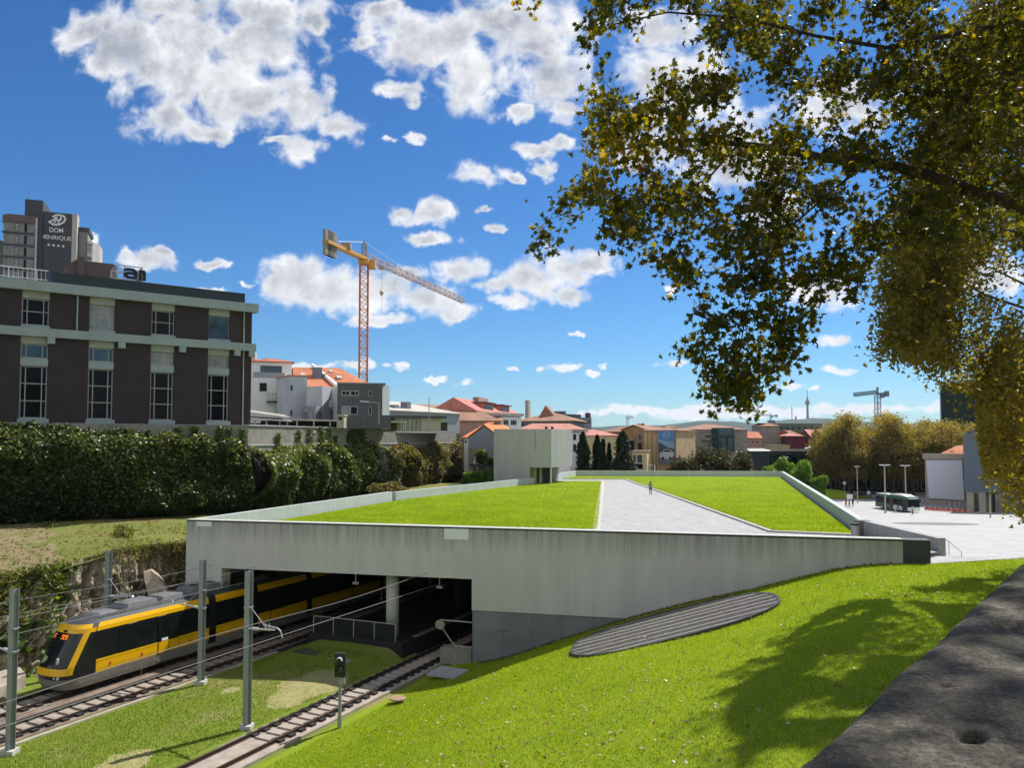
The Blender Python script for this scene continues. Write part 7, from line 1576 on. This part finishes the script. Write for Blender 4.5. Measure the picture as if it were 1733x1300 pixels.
# ---- conifers behind the far parapet
def conifer(x, yt, wpx, Y, label, zb=-13.9, mat='leafdark', n=5200, group='dark conifers behind the far parapet'):
    b = P(x, 790, Y); r_ = wpx/2/1300*Y; zt = zp(yt, Y, x); R = thing('cypress_tree', label, 'tree', (b[0], b[1], zb), 0, group); rng = np.random.default_rng(int(x)); h = zt-zb
    k = rng.uniform(0, 1, n)**.8; lob = 1+.28*np.sin(k*17+x)+.2*rng.normal(size=n); rad = r_*np.minimum(1, (1-k)**.62*1.5)*np.clip(lob, .3, 1.6); t = rng.uniform(0, 2*math.pi, n); q = rng.uniform(.55, 1, n)
    C = np.stack([b[0]+np.cos(t)*rad*q, b[1]+np.sin(t)*rad*q, zb+.3+h*k], 1); leaves('foliage', C, .62, M[mat], R, 'small', .15+.6*rng.random(n)**1.4, np.array([.2, .1, .6]), rng, biask=.25)
    MB().tube((b[0], b[1], zb), (b[0], b[1], zb+h*.85), r_*.22, .08, 8).build('trunk', M['bark'], R, True)
conifer(987, 735, 28, 141, 'leftmost dark cypress, next to the lift box'); conifer(1011, 740, 22, 143, 'narrow cypress, second from the lift box'); conifer(1021, 747, 14, 140, 'slender cypress tight against its taller left neighbour'); conifer(1031, 754, 10, 141, 'thinnest and shortest cypress before the broad conifer'); conifer(1054, 734, 38, 139, 'broad dense dark conifer in front of the ochre building', n=9000)
p = P(1026, 792, 137.5); bush('small_leafy_tree', 'small yellowish leafy tree between the cypresses', 'tree', (p[0], p[1], -9.6), (2.4, 1.5, 2.2), 2600, .4, M['leafdry']); p = P(975, 792, 138); bush('small_leafy_tree', 'thin olive leafy tree at the foot of the leftmost cypress', 'tree', (p[0], p[1], -10), (1.6, 1.3, 2.8), 2000, .4, M['leafdry'])
for i, (x, yt, w, Y) in enumerate(((1158, 766, 56, 150), (1192, 755, 70, 154), (1226, 759, 62, 150), (1258, 765, 50, 152))):
    p = P(x, 800, Y); r_ = w/2/1300*Y*1.15; zt = zp(yt, Y, x); hh = (zt+12.4)/2; bush('dark_shrub_tree', ['leftmost low dark tree behind the far parapet', 'tallest dark rounded tree behind the far parapet, second from left', 'dark rounded tree behind the far parapet, third from left', 'dark rounded tree at the right end of the dark group'][i], 'tree', (p[0], p[1], -12.4), (r_, r_*.8, hh), 9000, .55, M['leafshrub'], 'small', None, 'dark rounded trees', clumps=34)
for i, (x, yt, w, Y) in enumerate(((1303, 783, 26, 150), (1328, 774, 32, 156), (1362, 779, 36, 148), (1384, 800, 26, 146))):
    p = P(x, 800, Y); r_ = w/2/1300*Y*1.1; zt = zp(yt, Y, x); hh = (zt+10.6)/2; bush('light_green_tree', ['small bright green tree left of the thin white lamp post', 'bright green tree around the first thin lamp post', 'largest bright green tree beyond the right corner of the parapet', 'low bright green tree below the largest one'][i], 'tree', (p[0], p[1], -11), (r_*1.2, r_, hh), 5200, .5, M['leafgreen'], 'small', None, 'bright green trees', clumps=12)

# ---- row of plane trees behind the bus
def plane_proto(seed):
    rng = np.random.default_rng(seed); R = thing('plane_tree', 'x', 'tree', (0, 0, 0)); H = 19.
    tr = MB(); tr.tube((0, 0, -.3), (.2, .1, 6), .34, .26, 8); br = []
    for k in range(11): a = rng.uniform(0, 6.28); e = rng.uniform(.7, 1.2); l = rng.uniform(5, 9.5); z0 = rng.uniform(4, 9); q = (math.cos(a)*math.cos(e)*l, math.sin(a)*math.cos(e)*l, z0+math.sin(e)*l); tr.tube((.1, 0, z0), q, .15, .04, 5); br.append(q)
    tr.tube((.2, .1, 6), (0, 0, 17), .26, .05, 7); tr.build('trunk', M['bark'], R)
    ncl = 64; c = rng.normal(size=(ncl, 3)); c /= np.linalg.norm(c, axis=1, keepdims=True); c = c*np.array([5.4, 5.0, 7.4])*rng.uniform(.35, .98, (ncl, 1))**.7+np.array([0, 0, 11.6]); c[:, 2] = np.maximum(c[:, 2], 4.3)
    n = 11000; i = rng.integers(0, ncl, n); v = rng.normal(size=(n, 3)); C = c[i]+v*np.array([.95, .95, .75]); C = C[C[:, 2] > 3.2]
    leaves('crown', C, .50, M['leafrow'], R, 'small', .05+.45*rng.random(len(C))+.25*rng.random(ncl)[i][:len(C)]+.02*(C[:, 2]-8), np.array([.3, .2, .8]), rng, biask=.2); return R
protos = [plane_proto(3), plane_proto(4)]
row = [(1405, 190, .93), (1438, 188, 1.02), (1478, 193, .97), (1512, 187, 1.0), (1545, 190, .96), (1580, 194, .93), (1612, 186, .95), (1422, 203, 1.02), (1460, 205, 1.0), (1500, 204, 1.04), (1535, 206, 1.02), (1572, 206, 1.0), (1604, 205, 1.0), (1650, 196, 1.0)]
side = ['front row, leftmost beside the viaduct', 'front row, second from left', 'front row, behind the left part of the bus', 'front row, behind the bus roof', 'front row, just right of the bus', 'front row, touching the canvas building', 'front row, behind the orange roof', 'back row, leftmost by the maroon houses', 'back row, second from left', 'back row, third from left behind the bus', 'back row, fourth from left', 'back row, fifth from left', 'back row, sixth from left', 'back row, rightmost behind the slate building']
for i, ((x, Y, s), sd) in enumerate(zip(row, side)):
    o = protos[i] if i < 2 else copy_tree(protos[i % 2]); p = P(x, 840, Y); o.location = (p[0], p[1], -13.9); o.rotation_euler = (0, 0, i*1.3); o.scale = (s, s, s*(.98+.06*math.sin(i*2.3))); tag(o, 'brownish-green plane tree of the '+sd, 'tree', 'row of plane trees behind the bus')

# ---- second street plane tree: small-leaved mass on the right
POLB = [(1720, -500), (1640, -60), (1590, 60), (1570, 160), (1560, 270), (1470, 370), (1435, 470), (1480, 545), (1500, 600), (1545, 632), (1590, 660), (1600, 700), (1640, 735), (1665, 745), (1640, 765), (1655, 800), (1690, 815), (1700, 860), (1740, 872), (1900, 880), (2300, 800), (2300, -500)]
TB = thing('street_plane_tree', 'large yellow-brown plane tree at the right edge, hanging over the plaza corner', 'tree', (31, 38.5, -3.9))
rng = np.random.default_rng(5)
def Bmass(ncl, n, size, cond, sd):
    rng = np.random.default_rng(sd); pc = rp_in(POLB, ncl*6, rng); pc = pc[cond(pc)]; pc = pc[vnoise(pc[:, 0]*.013, pc[:, 1]*.013, 33)*.6+vnoise(pc[:, 0]*.04, pc[:, 1]*.04, 34)*.4 > (.36 if sd == 5 else .5)][:ncl]; Yc = 36+rng.uniform(-1.5, 6.5, len(pc))+np.clip((pc[:, 0]-1900)/120, -3, 3); cc = Pn(pc[:, 0], pc[:, 1], Yc)
    i = rng.integers(0, len(pc), n); C = cc[i]+rng.normal(size=(n, 3))*np.array([.50, .55, .40]); px = 866.5+1300*C[:, 0]/C[:, 1]; py = 745.3-1300*C[:, 2]/C[:, 1]
    ok = ~((px > 1600) & (px < 1652) & (py > 668) & (py < 880) & (rng.random(n) < .93)) & ~((px > 1628) & (px < 1690) & (py > 745) & (py < 803) & (px < 1653+(py-745)*.15)) & ~((px > 1560) & (px < 1600) & (py > 668)) & ~((px < 1690) & (py > 838)) & (C[:, 2] > -4.4)
    def land(C): h = C[:, 2]+7.3; gx = C[:, 0]-.565*h; gy = C[:, 1]-.565*h; return gx, gy
    gx, gy = land(C); lp_ = 866.5+1300*gx/np.maximum(gy, 1); ly_ = 745.3+1300*7.3/np.maximum(gy, 1)
    dap = vnoise(gx*.50+40, gy*.50+40, 81)*.55+vnoise(gx*1.3+40, gy*1.3+40, 82)*.45
    ok &= (dap > .475) | (rng.random(n) < .06)  # crown thinned along the sun's path to shape dapples on the lawn
    ok &= ~((lp_ < np.interp(ly_, [960, 990, 1080, 1180, 1300], [1640, 1480, 1320, 1235, 1250])) & (rng.random(n) < .85))  # leaves cut where their shadow would spread past the lawn's shade patch
    C = C[ok]; py = py[ok]; sun_ = np.clip((py-560)/200, 0, 1)  # lower leaves get a lighter tone that stands for sunlight
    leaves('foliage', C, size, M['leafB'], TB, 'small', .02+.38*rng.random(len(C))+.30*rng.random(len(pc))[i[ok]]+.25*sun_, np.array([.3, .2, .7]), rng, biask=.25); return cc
ccB = Bmass(1000, 150000, .25, lambda q: (q[:, 0] < 1780) & (q[:, 1] > -60), 5)
Bmass(300, 16000, .40, lambda q: (q[:, 0] > 1760) | (q[:, 1] < -40), 6)
tr = MB(); tr.tube((31, 38.5, -5.3), (30, 38.5, 5), .48, .36, 10); tr.tube((30, 38.5, 5), (28.5, 38.5, 15), .36, .12, 8)
rb5 = np.random.default_rng(55)
for k in range(16):
    q = ccB[k*7]; z0 = np.clip(q[2]-2, 1, 13); x0_ = float(np.interp(z0, [-5, 5, 15], [31, 30, 28.5])); pts = [np.array([x0_, 38.5, z0])]
    for f in (.3, .6, .85, 1): pts.append(pts[0]*(1-f)+q*f+rb5.normal(size=3)*.45+np.array([0, 0, 1.2*math.sin(f*3.1)]))
    for j in range(4): tr.tube(pts[j], pts[j+1], .10*(1-j*.22), .10*(1-(j+1)*.22), 5)
tr.build('trunk', M['bark'], TB, True)

# ---- nearest plane tree: long limb and hanging sprays over the view
POLA = [(985, -60), (978, 60), (1000, 105), (1003, 170), (1000, 215), (962, 252), (955, 310), (930, 345), (900, 378), (890, 396), (905, 412), (950, 418), (966, 448), (990, 440), (1012, 424), (1045, 412), (1078, 420), (1095, 436), (1128, 452), (1150, 480), (1165, 530), (1178, 560), (1152, 596), (1130, 606), (1142, 640), (1188, 652), (1200, 676), (1232, 690), (1262, 688), (1292, 670), (1302, 642), (1340, 628), (1372, 606), (1362, 560), (1392, 525), (1400, 480), (1440, 500), (1470, 430), (1520, 400), (1800, 420), (1900, -60), (1500, -500), (1100, -400)]
TA = thing('overhanging_plane_tree', 'near plane tree whose long dark limb and lobed leaves hang in from the upper right', 'tree', (13.5, 14.6, -2.2))
rng = np.random.default_rng(17)
limb = [P(x, y, Y) for x, y, Y in ((2050, 480, 13.6), (1900, 400, 13.4), (1740, 348, 13.2), (1650, 325, 13.0), (1560, 292, 12.9), (1470, 272, 12.9), (1400, 268, 12.9), (1320, 252, 13.0), (1250, 243, 13.2), (1180, 236, 13.3), (1100, 244, 13.4), (1040, 255, 13.5))]
limb2 = [P(x, y, Y) for x, y, Y in ((2000, 60, 12.4), (1800, 25, 12.2), (1700, 40, 12.0), (1600, 60, 11.9), (1500, 80, 11.9), (1380, 60, 12.1), (1260, 30, 12.4), (1130, 20, 12.6), (1040, 40, 12.8))]
limb3 = [limb[5], P(1400, 330, 12.6), P(1330, 390, 12.3), P(1290, 450, 12.2), P(1265, 520, 12.1), P(1250, 600, 12.0)]
limb4 = [limb[8], P(1200, 300, 13.4), P(1120, 345, 13.4), P(1040, 375, 13.3)]
wood = MB()
def taper(pts, r0, r1, n=8):
    m = len(pts)-1
    for k in range(m): wood.tube(pts[k], pts[k+1], r0+(r1-r0)*k/m, r0+(r1-r0)*(k+1)/m, n)
taper(limb, .15, .016, 9); taper(limb2, .055, .010); taper(limb3, .028, .008, 6); taper(limb4, .024, .005, 6)
taper([np.array([13.5, 14.6, -2.4]), np.array([13.3, 14.2, 1.5]), limb[0]], .45, .18, 10); taper([limb[0], np.array([11.5, 12.6, 5.5]), limb2[0]], .22, .11, 8)
nodes = [p for l in (limb, limb2, limb3, limb4) for a, b in zip(l[:-1], l[1:]) for p in (a+(b-a)*t for t in (0, .33, .66))]
NAt = 1000; pc = rp_in(POLA, NAt*6, rng); pc = pc[((pc[:, 0] < 1780) & (pc[:, 1] > -70)) | (rng.random(len(pc)) < .10)]
dens = vnoise(pc[:, 0]*.016+3, pc[:, 1]*.016, 12)*.55+vnoise(pc[:, 0]*.045, pc[:, 1]*.045, 14)*.45
hole = np.exp(-(((pc[:, 0]-1120)/80)**2+((pc[:, 1]-90)/70)**2))*.45+np.exp(-(((pc[:, 0]-1275)/60)**2+((pc[:, 1]-175)/35)**2))*.45+np.exp(-(((pc[:, 0]-1130)/60)**2+((pc[:, 1]-395)/40)**2))*.15+np.exp(-(((pc[:, 0]-1320)/60)**2+((pc[:, 1]-440)/60)**2))*.15
pc = pc[(dens-hole) > .41][:NAt]
Yc = rng.uniform(11.0, 14.6, len(pc)); Yc = np.where(pc[:, 1] > 430, rng.uniform(11.4, 13.0, len(pc)), Yc); att = Pn(pc[:, 0], pc[:, 1], Yc)
order = np.argsort([min(np.linalg.norm(a-b) for b in nodes) for a in att]); nd_ = np.array(nodes); LC = []; 
for k in order:
    a = att[k]; d = np.linalg.norm(nd_-a, axis=1)+np.maximum(0, a[2]-nd_[:, 2])*.25; b = nd_[np.argmin(d)]
    mid = (a+b)/2+rng.normal(size=3)*.05+np.array([0, 0, .06*np.linalg.norm(a-b)])
    L_ = np.linalg.norm(a-b); wood.tube(b, mid, .007+.003*min(L_, 2), .005, 4); wood.tube(mid, a, .005, .0035, 4)
    nd_ = np.concatenate([nd_, [mid, a]]); nl = int(rng.integers(14, 30))
    t = rng.uniform(.25, 1.12, nl)[:, None]; base = np.where(t < .5, b+(mid-b)*t*2, mid+(a-mid)*(t-.5)*2); LC.append(base+rng.normal(size=(nl, 3))*np.array([.125, .125, .115])-np.array([0, 0, .05]))
C = np.concatenate(LC); px = 866.5+1300*C[:, 0]/C[:, 1]; py = 745.3-1300*C[:, 2]/C[:, 1]
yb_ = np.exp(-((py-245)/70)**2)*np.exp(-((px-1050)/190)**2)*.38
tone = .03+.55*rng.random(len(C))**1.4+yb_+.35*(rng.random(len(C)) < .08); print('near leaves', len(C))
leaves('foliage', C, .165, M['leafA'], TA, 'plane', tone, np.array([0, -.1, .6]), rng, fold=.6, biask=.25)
# sprays at the top of the picture
sp = []
for (x, y, Y) in ((862, -14, 9.5), (872, 2, 9.5), (878, 8, 9.5), (908, -6, 9.3), (906, 12, 9.3), (904, 26, 9.3), (925, -16, 9.4)):
    p = P(x, y, Y); nl = 5; sp.append(p+rng.normal(size=(nl, 3))*.035)
for l in ([(1040, -120, 10), (940, -50, 9.6), (905, -12, 9.3), (905, 30, 9.3)], [(940, -50, 9.6), (885, -20, 9.5), (868, 2, 9.5)]): taper([P(*q) for q in l], .008, .002, 5)
wood.build('limbs', M['bark'], TA, True)
leaves('foliage', np.concatenate(sp), .10, M['leafA'], TA, 'plane', .4+.6*rng.random(sum(len(s) for s in sp)), None, rng)
# crown over the street, shading the parapet (out of view to the right and above)
cx_ = np.stack([rng.uniform(3.6, 13, 15000), rng.uniform(3.0, 12, 15000), rng.uniform(3.2, 9.5, 15000)], 1)
keep = (cx_[:, 0]/cx_[:, 1] > .80) & (vnoise(cx_[:, 0]*.8, cx_[:, 1]*.8, 77) > .36)
leaves('foliage', cx_[keep], .24, M['leafA'], TA, 'plane', None, None, rng)

# ---- ferns, weeds and leaf litter
fr = thing('fern_bank', 'mass of yellow-green ferns covering the left part of the rock cutting', 'ferns', (-33, 44, -11)); fr['kind'] = 'stuff'
rkm = bpy.data.objects['rock'].data; rv = np.zeros(len(rkm.vertices)*3); rkm.vertices.foreach_get('co', rv); rv = rv.reshape(-1, 3)+np.array([-28, 46, -13.7]); rpx = 866.5+1300*rv[:, 0]/rv[:, 1]; rpy = 745.3-1300*rv[:, 2]/rv[:, 1]
rng = np.random.default_rng(23)
def cover(mask_w, n, size, mat, name, parent, shape, tone, spread=.18, bias=(.3, -.4, .8), k=.4):
    w = mask_w/mask_w.sum(); i = rng.choice(len(rv), n, p=w); C = rv[i]+rng.normal(size=(n, 3))*spread; return leaves(name, C, size, M[mat], parent, shape, tone(C), np.array(bias), rng, biask=k)
nz_ = fbm(rv[:, 0]*.9+rv[:, 1]*.9, rv[:, 2]*1.1, 51, 4)
w1 = np.clip(1.2-(rpx+10)/105, 0, 1)*np.clip((1060-rpy)/70, 0, 1)*np.clip(.5+2.6*nz_, .03, 1)*(rpx > -400); cover(w1, 11000, .34, 'leaffern', 'fronds', fr, 'frond', lambda C: .1+.6*rng.random(len(C)), .22)
w1b = np.clip(1.1-(rpx-20)/110, 0, 1)*(nz_ > .03)*(rpx > -300); cover(w1b+1e-9, 3000, .36, 'leafgreen', 'weeds', fr, 'oval', lambda C: .05+.5*rng.random(len(C)), .22)
wd = thing('rock_weeds', 'brown and green weeds scattered over the rock cutting by the tunnel', 'weeds', (-27, 47, -11)); wd['kind'] = 'stuff'
w2 = np.clip(-.12+2.4*nz_, 0, 1)*np.clip((rpx-40)/60, .2, 1); cover(w2+1e-9, 4500, .15, 'leafdry', 'weeds', wd, 'frond', lambda C: .3+.7*rng.random(len(C)), .13)
w3 = np.clip((955-rpy)/30, 0, 1)*(rpx > 60); cover(w3+1e-9, 4000, .16, 'leaffern', 'edge_grass', wd, 'frond', lambda C: .2+.6*rng.random(len(C)), .12, k=.2)
w4 = np.clip((rpx-285)/25, 0, 1); cover(w4+1e-9, 1800, .22, 'leafdry', 'corner_creeper', wd, 'oval', lambda C: .4+.6*rng.random(len(C)), .16)
sb = thing('ledge_plants', 'scattered small weeds and grass tufts on the ledge above the rock', 'weeds', (-32, 52, -7)); sb['kind'] = 'stuff'
n = 5000; t = rng.uniform(.15, .8, n); kk_ = rng.random(n); ox, oy = poly_at(OUT, t); ix, iy = poly_at(INN, t); X = ox+(ix-ox)*kk_; Y = oy+(iy-oy)*kk_; px = 866.5+1300*X/Y; keep = (vnoise(X*.7, Y*.7, 8) > .45)|(kk_ > .93)|(px < 90)
C = np.stack([X, Y, shelf_z(X, Y, kk_)+.06], 1)[keep]; leaves('weeds', C, .22, M['leaffern'], sb, 'frond', .1+.6*rng.random(len(C)), np.array([0, 0, .4]), rng, biask=.2)
n = 900; x_ = np.concatenate([rng.uniform(0, 95, n//2), rng.uniform(195, 225, n//2)]); C = []
for x in x_: y = np.interp(x, [0, 95, 195, 225], [880, 893, 902, 905])+rng.normal()*2.5; C.append(G(x, y, -6.9)+np.array([0, 0, rng.uniform(0, .35)]))
leaves('leafy_tufts', np.array(C), .35, M['leaffern'], sb, 'frond', .1+.5*rng.random(n), None, rng)
# grass blades
def tri_blades(name, C, h, w, mat, kind_label):
    n = len(C); a = RNG.uniform(0, 6.28, n); lean = RNG.normal(size=(n, 2))*.35; hh = h*RNG.uniform(.5, 1.3, n); ww = w*RNG.uniform(.7, 1.3, n)
    A = C+np.stack([np.cos(a)*ww, np.sin(a)*ww, -.01+0*a], 1); B = C-np.stack([np.cos(a)*ww, np.sin(a)*ww, .01+0*a], 1); D = C+np.stack([lean[:, 0]*hh, lean[:, 1]*hh, hh], 1)
    V = np.stack([A, B, D], 1).reshape(-1, 3); me = bpy.data.meshes.new(name); me.vertices.add(3*n); me.vertices.foreach_set('co', V.ravel().astype(np.float32)); me.loops.add(3*n); me.polygons.add(n)
    me.loops.foreach_set('vertex_index', np.arange(3*n, dtype=np.int32)); me.polygons.foreach_set('loop_start', np.arange(0, 3*n, 3, dtype=np.int32)); me.polygons.foreach_set('loop_total', np.full(n, 3, dtype=np.int32)); me.materials.append(mat); me.update(calc_edges=True)
    at = me.attributes.new('tone', 'FLOAT', 'POINT'); at.data.foreach_set('value', np.repeat(np.clip(RNG.random(n)**1.3*.8+.5*vnoise(C[:, 0]*.5, C[:, 1]*.5, 4)-.15, 0, 1), 3).astype(np.float32)); o = bpy.data.objects.new(name, me); COL.objects.link(o)
    return tag(o, kind_label, 'grass', kind='stuff')
def slope_pts(n, rng, pw=1.6):
    s = rng.uniform(-23.2, 9, n); tm = np.array([t_front(a) for a in np.linspace(-24, 10, 60)]); te = np.interp(s, np.linspace(-24, 10, 60), tm); te = np.where(s > 2.3, np.interp(s, [2.3, 7.2, 13], [t_front(2.3), 51.6, 56]), te); t = 8+(te-8-.1)*rng.uniform(0, 1, n)**.8
    X = NS[0]*s+US[0]*t; Y = NS[1]*s+US[1]*t; ok = (Y > 12) & (X/Y < .75) & (X/Y > -.42); X, Y = X[ok], Y[ok]; return np.stack([X, Y, lawn_h(X, Y)], 1)
VR_in = lambda C: ((((C[:, :2]-ctr)@ux)/ra_)**2+(((C[:, :2]-ctr)@uy)/rb_)**2) < 1.0
C = slope_pts(330000, RNG); C = C[~VR_in(C)]; tri_blades('lawn_grass', C, .085, .016, M['blade'], 'short bright green mown grass on the slope between tracks and street')
s = RNG.uniform(-35.0, -27.0, 70000); t = RNG.uniform(12, 52, 70000); X = NS[0]*s+US[0]*t; Y = NS[1]*s+US[1]*t; s2 = NS[0]*X+NS[1]*Y
C = np.stack([X, Y, valley_z(X, Y)], 1); C = C[(t < t_front(-31)-.5) & ((bare(X, Y) < .44) | (RNG.random(len(X)) < .4))]; tri_blades('cutting_grass', C, .10, .018, leafmat('duller_grass_blades', [(0, (.14, .21, .02)), (.6, (.20, .28, .03)), (1, (.31, .32, .08))], .45, .6, (1.5, 1.4, .6)), 'duller green grass between the tracks')
lp1 = [(-20.2, 53), (4.6, 46.8), (6.2, 56), (13.6, 117), (3.4, 117), (3.4, 112), (-11.8, 80)]; lp2 = [(22.5, 51.8), (18.2, 53.6), (18.5, 124), (6, 124.6), (11, 133.6), (45.3, 131), (23.2, 52.8)]
for poly in (lp1, lp2):
    q = rp_in(poly, 260000); q = q[RNG.random(len(q)) < np.clip((62/q[:, 1])**2.2, .03, 1)]
    tri_blades('roof_grass', np.stack([q[:, 0], q[:, 1], 0*q[:, 0]-6.275], 1), .11, .022, M['blade'], 'mown grass blades on the '+('left' if poly is lp1 else 'right')+' roof lawn')
C = slope_pts(9000, RNG); n = len(C); pr_ = np.exp(-((866.5+1300*C[:, 0]/C[:, 1]-950)/330)**2)*np.exp(-((745.3-1300*C[:, 2]/C[:, 1]-1230)/90)**2)+.16+.5*np.exp(-(((NS[0]*C[:, 0]+NS[1]*C[:, 1])-1)/3)**2)*.5
C = C[RNG.random(n) < pr_*.34]; C[:, 2] += .05; o = leaves('fallen_leaves', C, .17, M['litter'], None, 'plane', None, np.array([0, 0, 1.]), RNG, fold=.5, biask=.6); tag(o, 'dry fallen plane leaves scattered over the sloping lawn', 'fallen leaves', kind='stuff')
g_ = RNG.uniform(-1, 1, (60, 2)); g_ = g_[(g_**2).sum(1) < .9]; q = ctr+g_[:, :1]*ux*ra_+g_[:, 1:]*uy*rb_; C = np.array([[a[0], a[1], gz(a)+.06] for a in q]); o = leaves('grate_leaves', C, .16, M['litter'], None, 'plane', None, np.array([0, 0, 1.]), RNG, fold=.5, biask=.6); tag(o, 'a few dry leaves lying on the oval metal grate', 'fallen leaves', kind='stuff')
a = RNG.uniform(20.5, 43.5, 3000); C = np.array([FP(u, -.12-.5*RNG.random()**2) for u in a]); C[:, 2] = lawn_h(C[:, 0], C[:, 1])+.03; C = C[RNG.random(3000) < np.interp(a, [20, 34, 36, 44], [1, .9, .2, .15])]; o = leaves('wall_foot_weeds', C, .22, M['leafdry'], None, 'frond', None, None, RNG); tag(o, 'thin dry weeds along the foot of the front wall', 'weeds', kind='stuff')

# ---- air between the camera and the far hills
hb_ = MB().box((-9300, -3300, -18), (9300, 9300, 420)).build('haze', bpy.data.materials.new('haze')); tag(hb_, kind='stuff')
hm_ = hb_.data.materials[0]; hm_.use_nodes = True; nt = hm_.node_tree; nt.nodes.clear(); pv_ = nt.nodes.new('ShaderNodeVolumePrincipled'); pv_.inputs['Color'].default_value = (.72, .84, 1, 1); pv_.inputs['Density'].default_value = .00004; pv_.inputs['Anisotropy'].default_value = .2
ho = nt.nodes.new('ShaderNodeOutputMaterial'); nt.links.new(pv_.outputs[0], ho.inputs['Volume'])
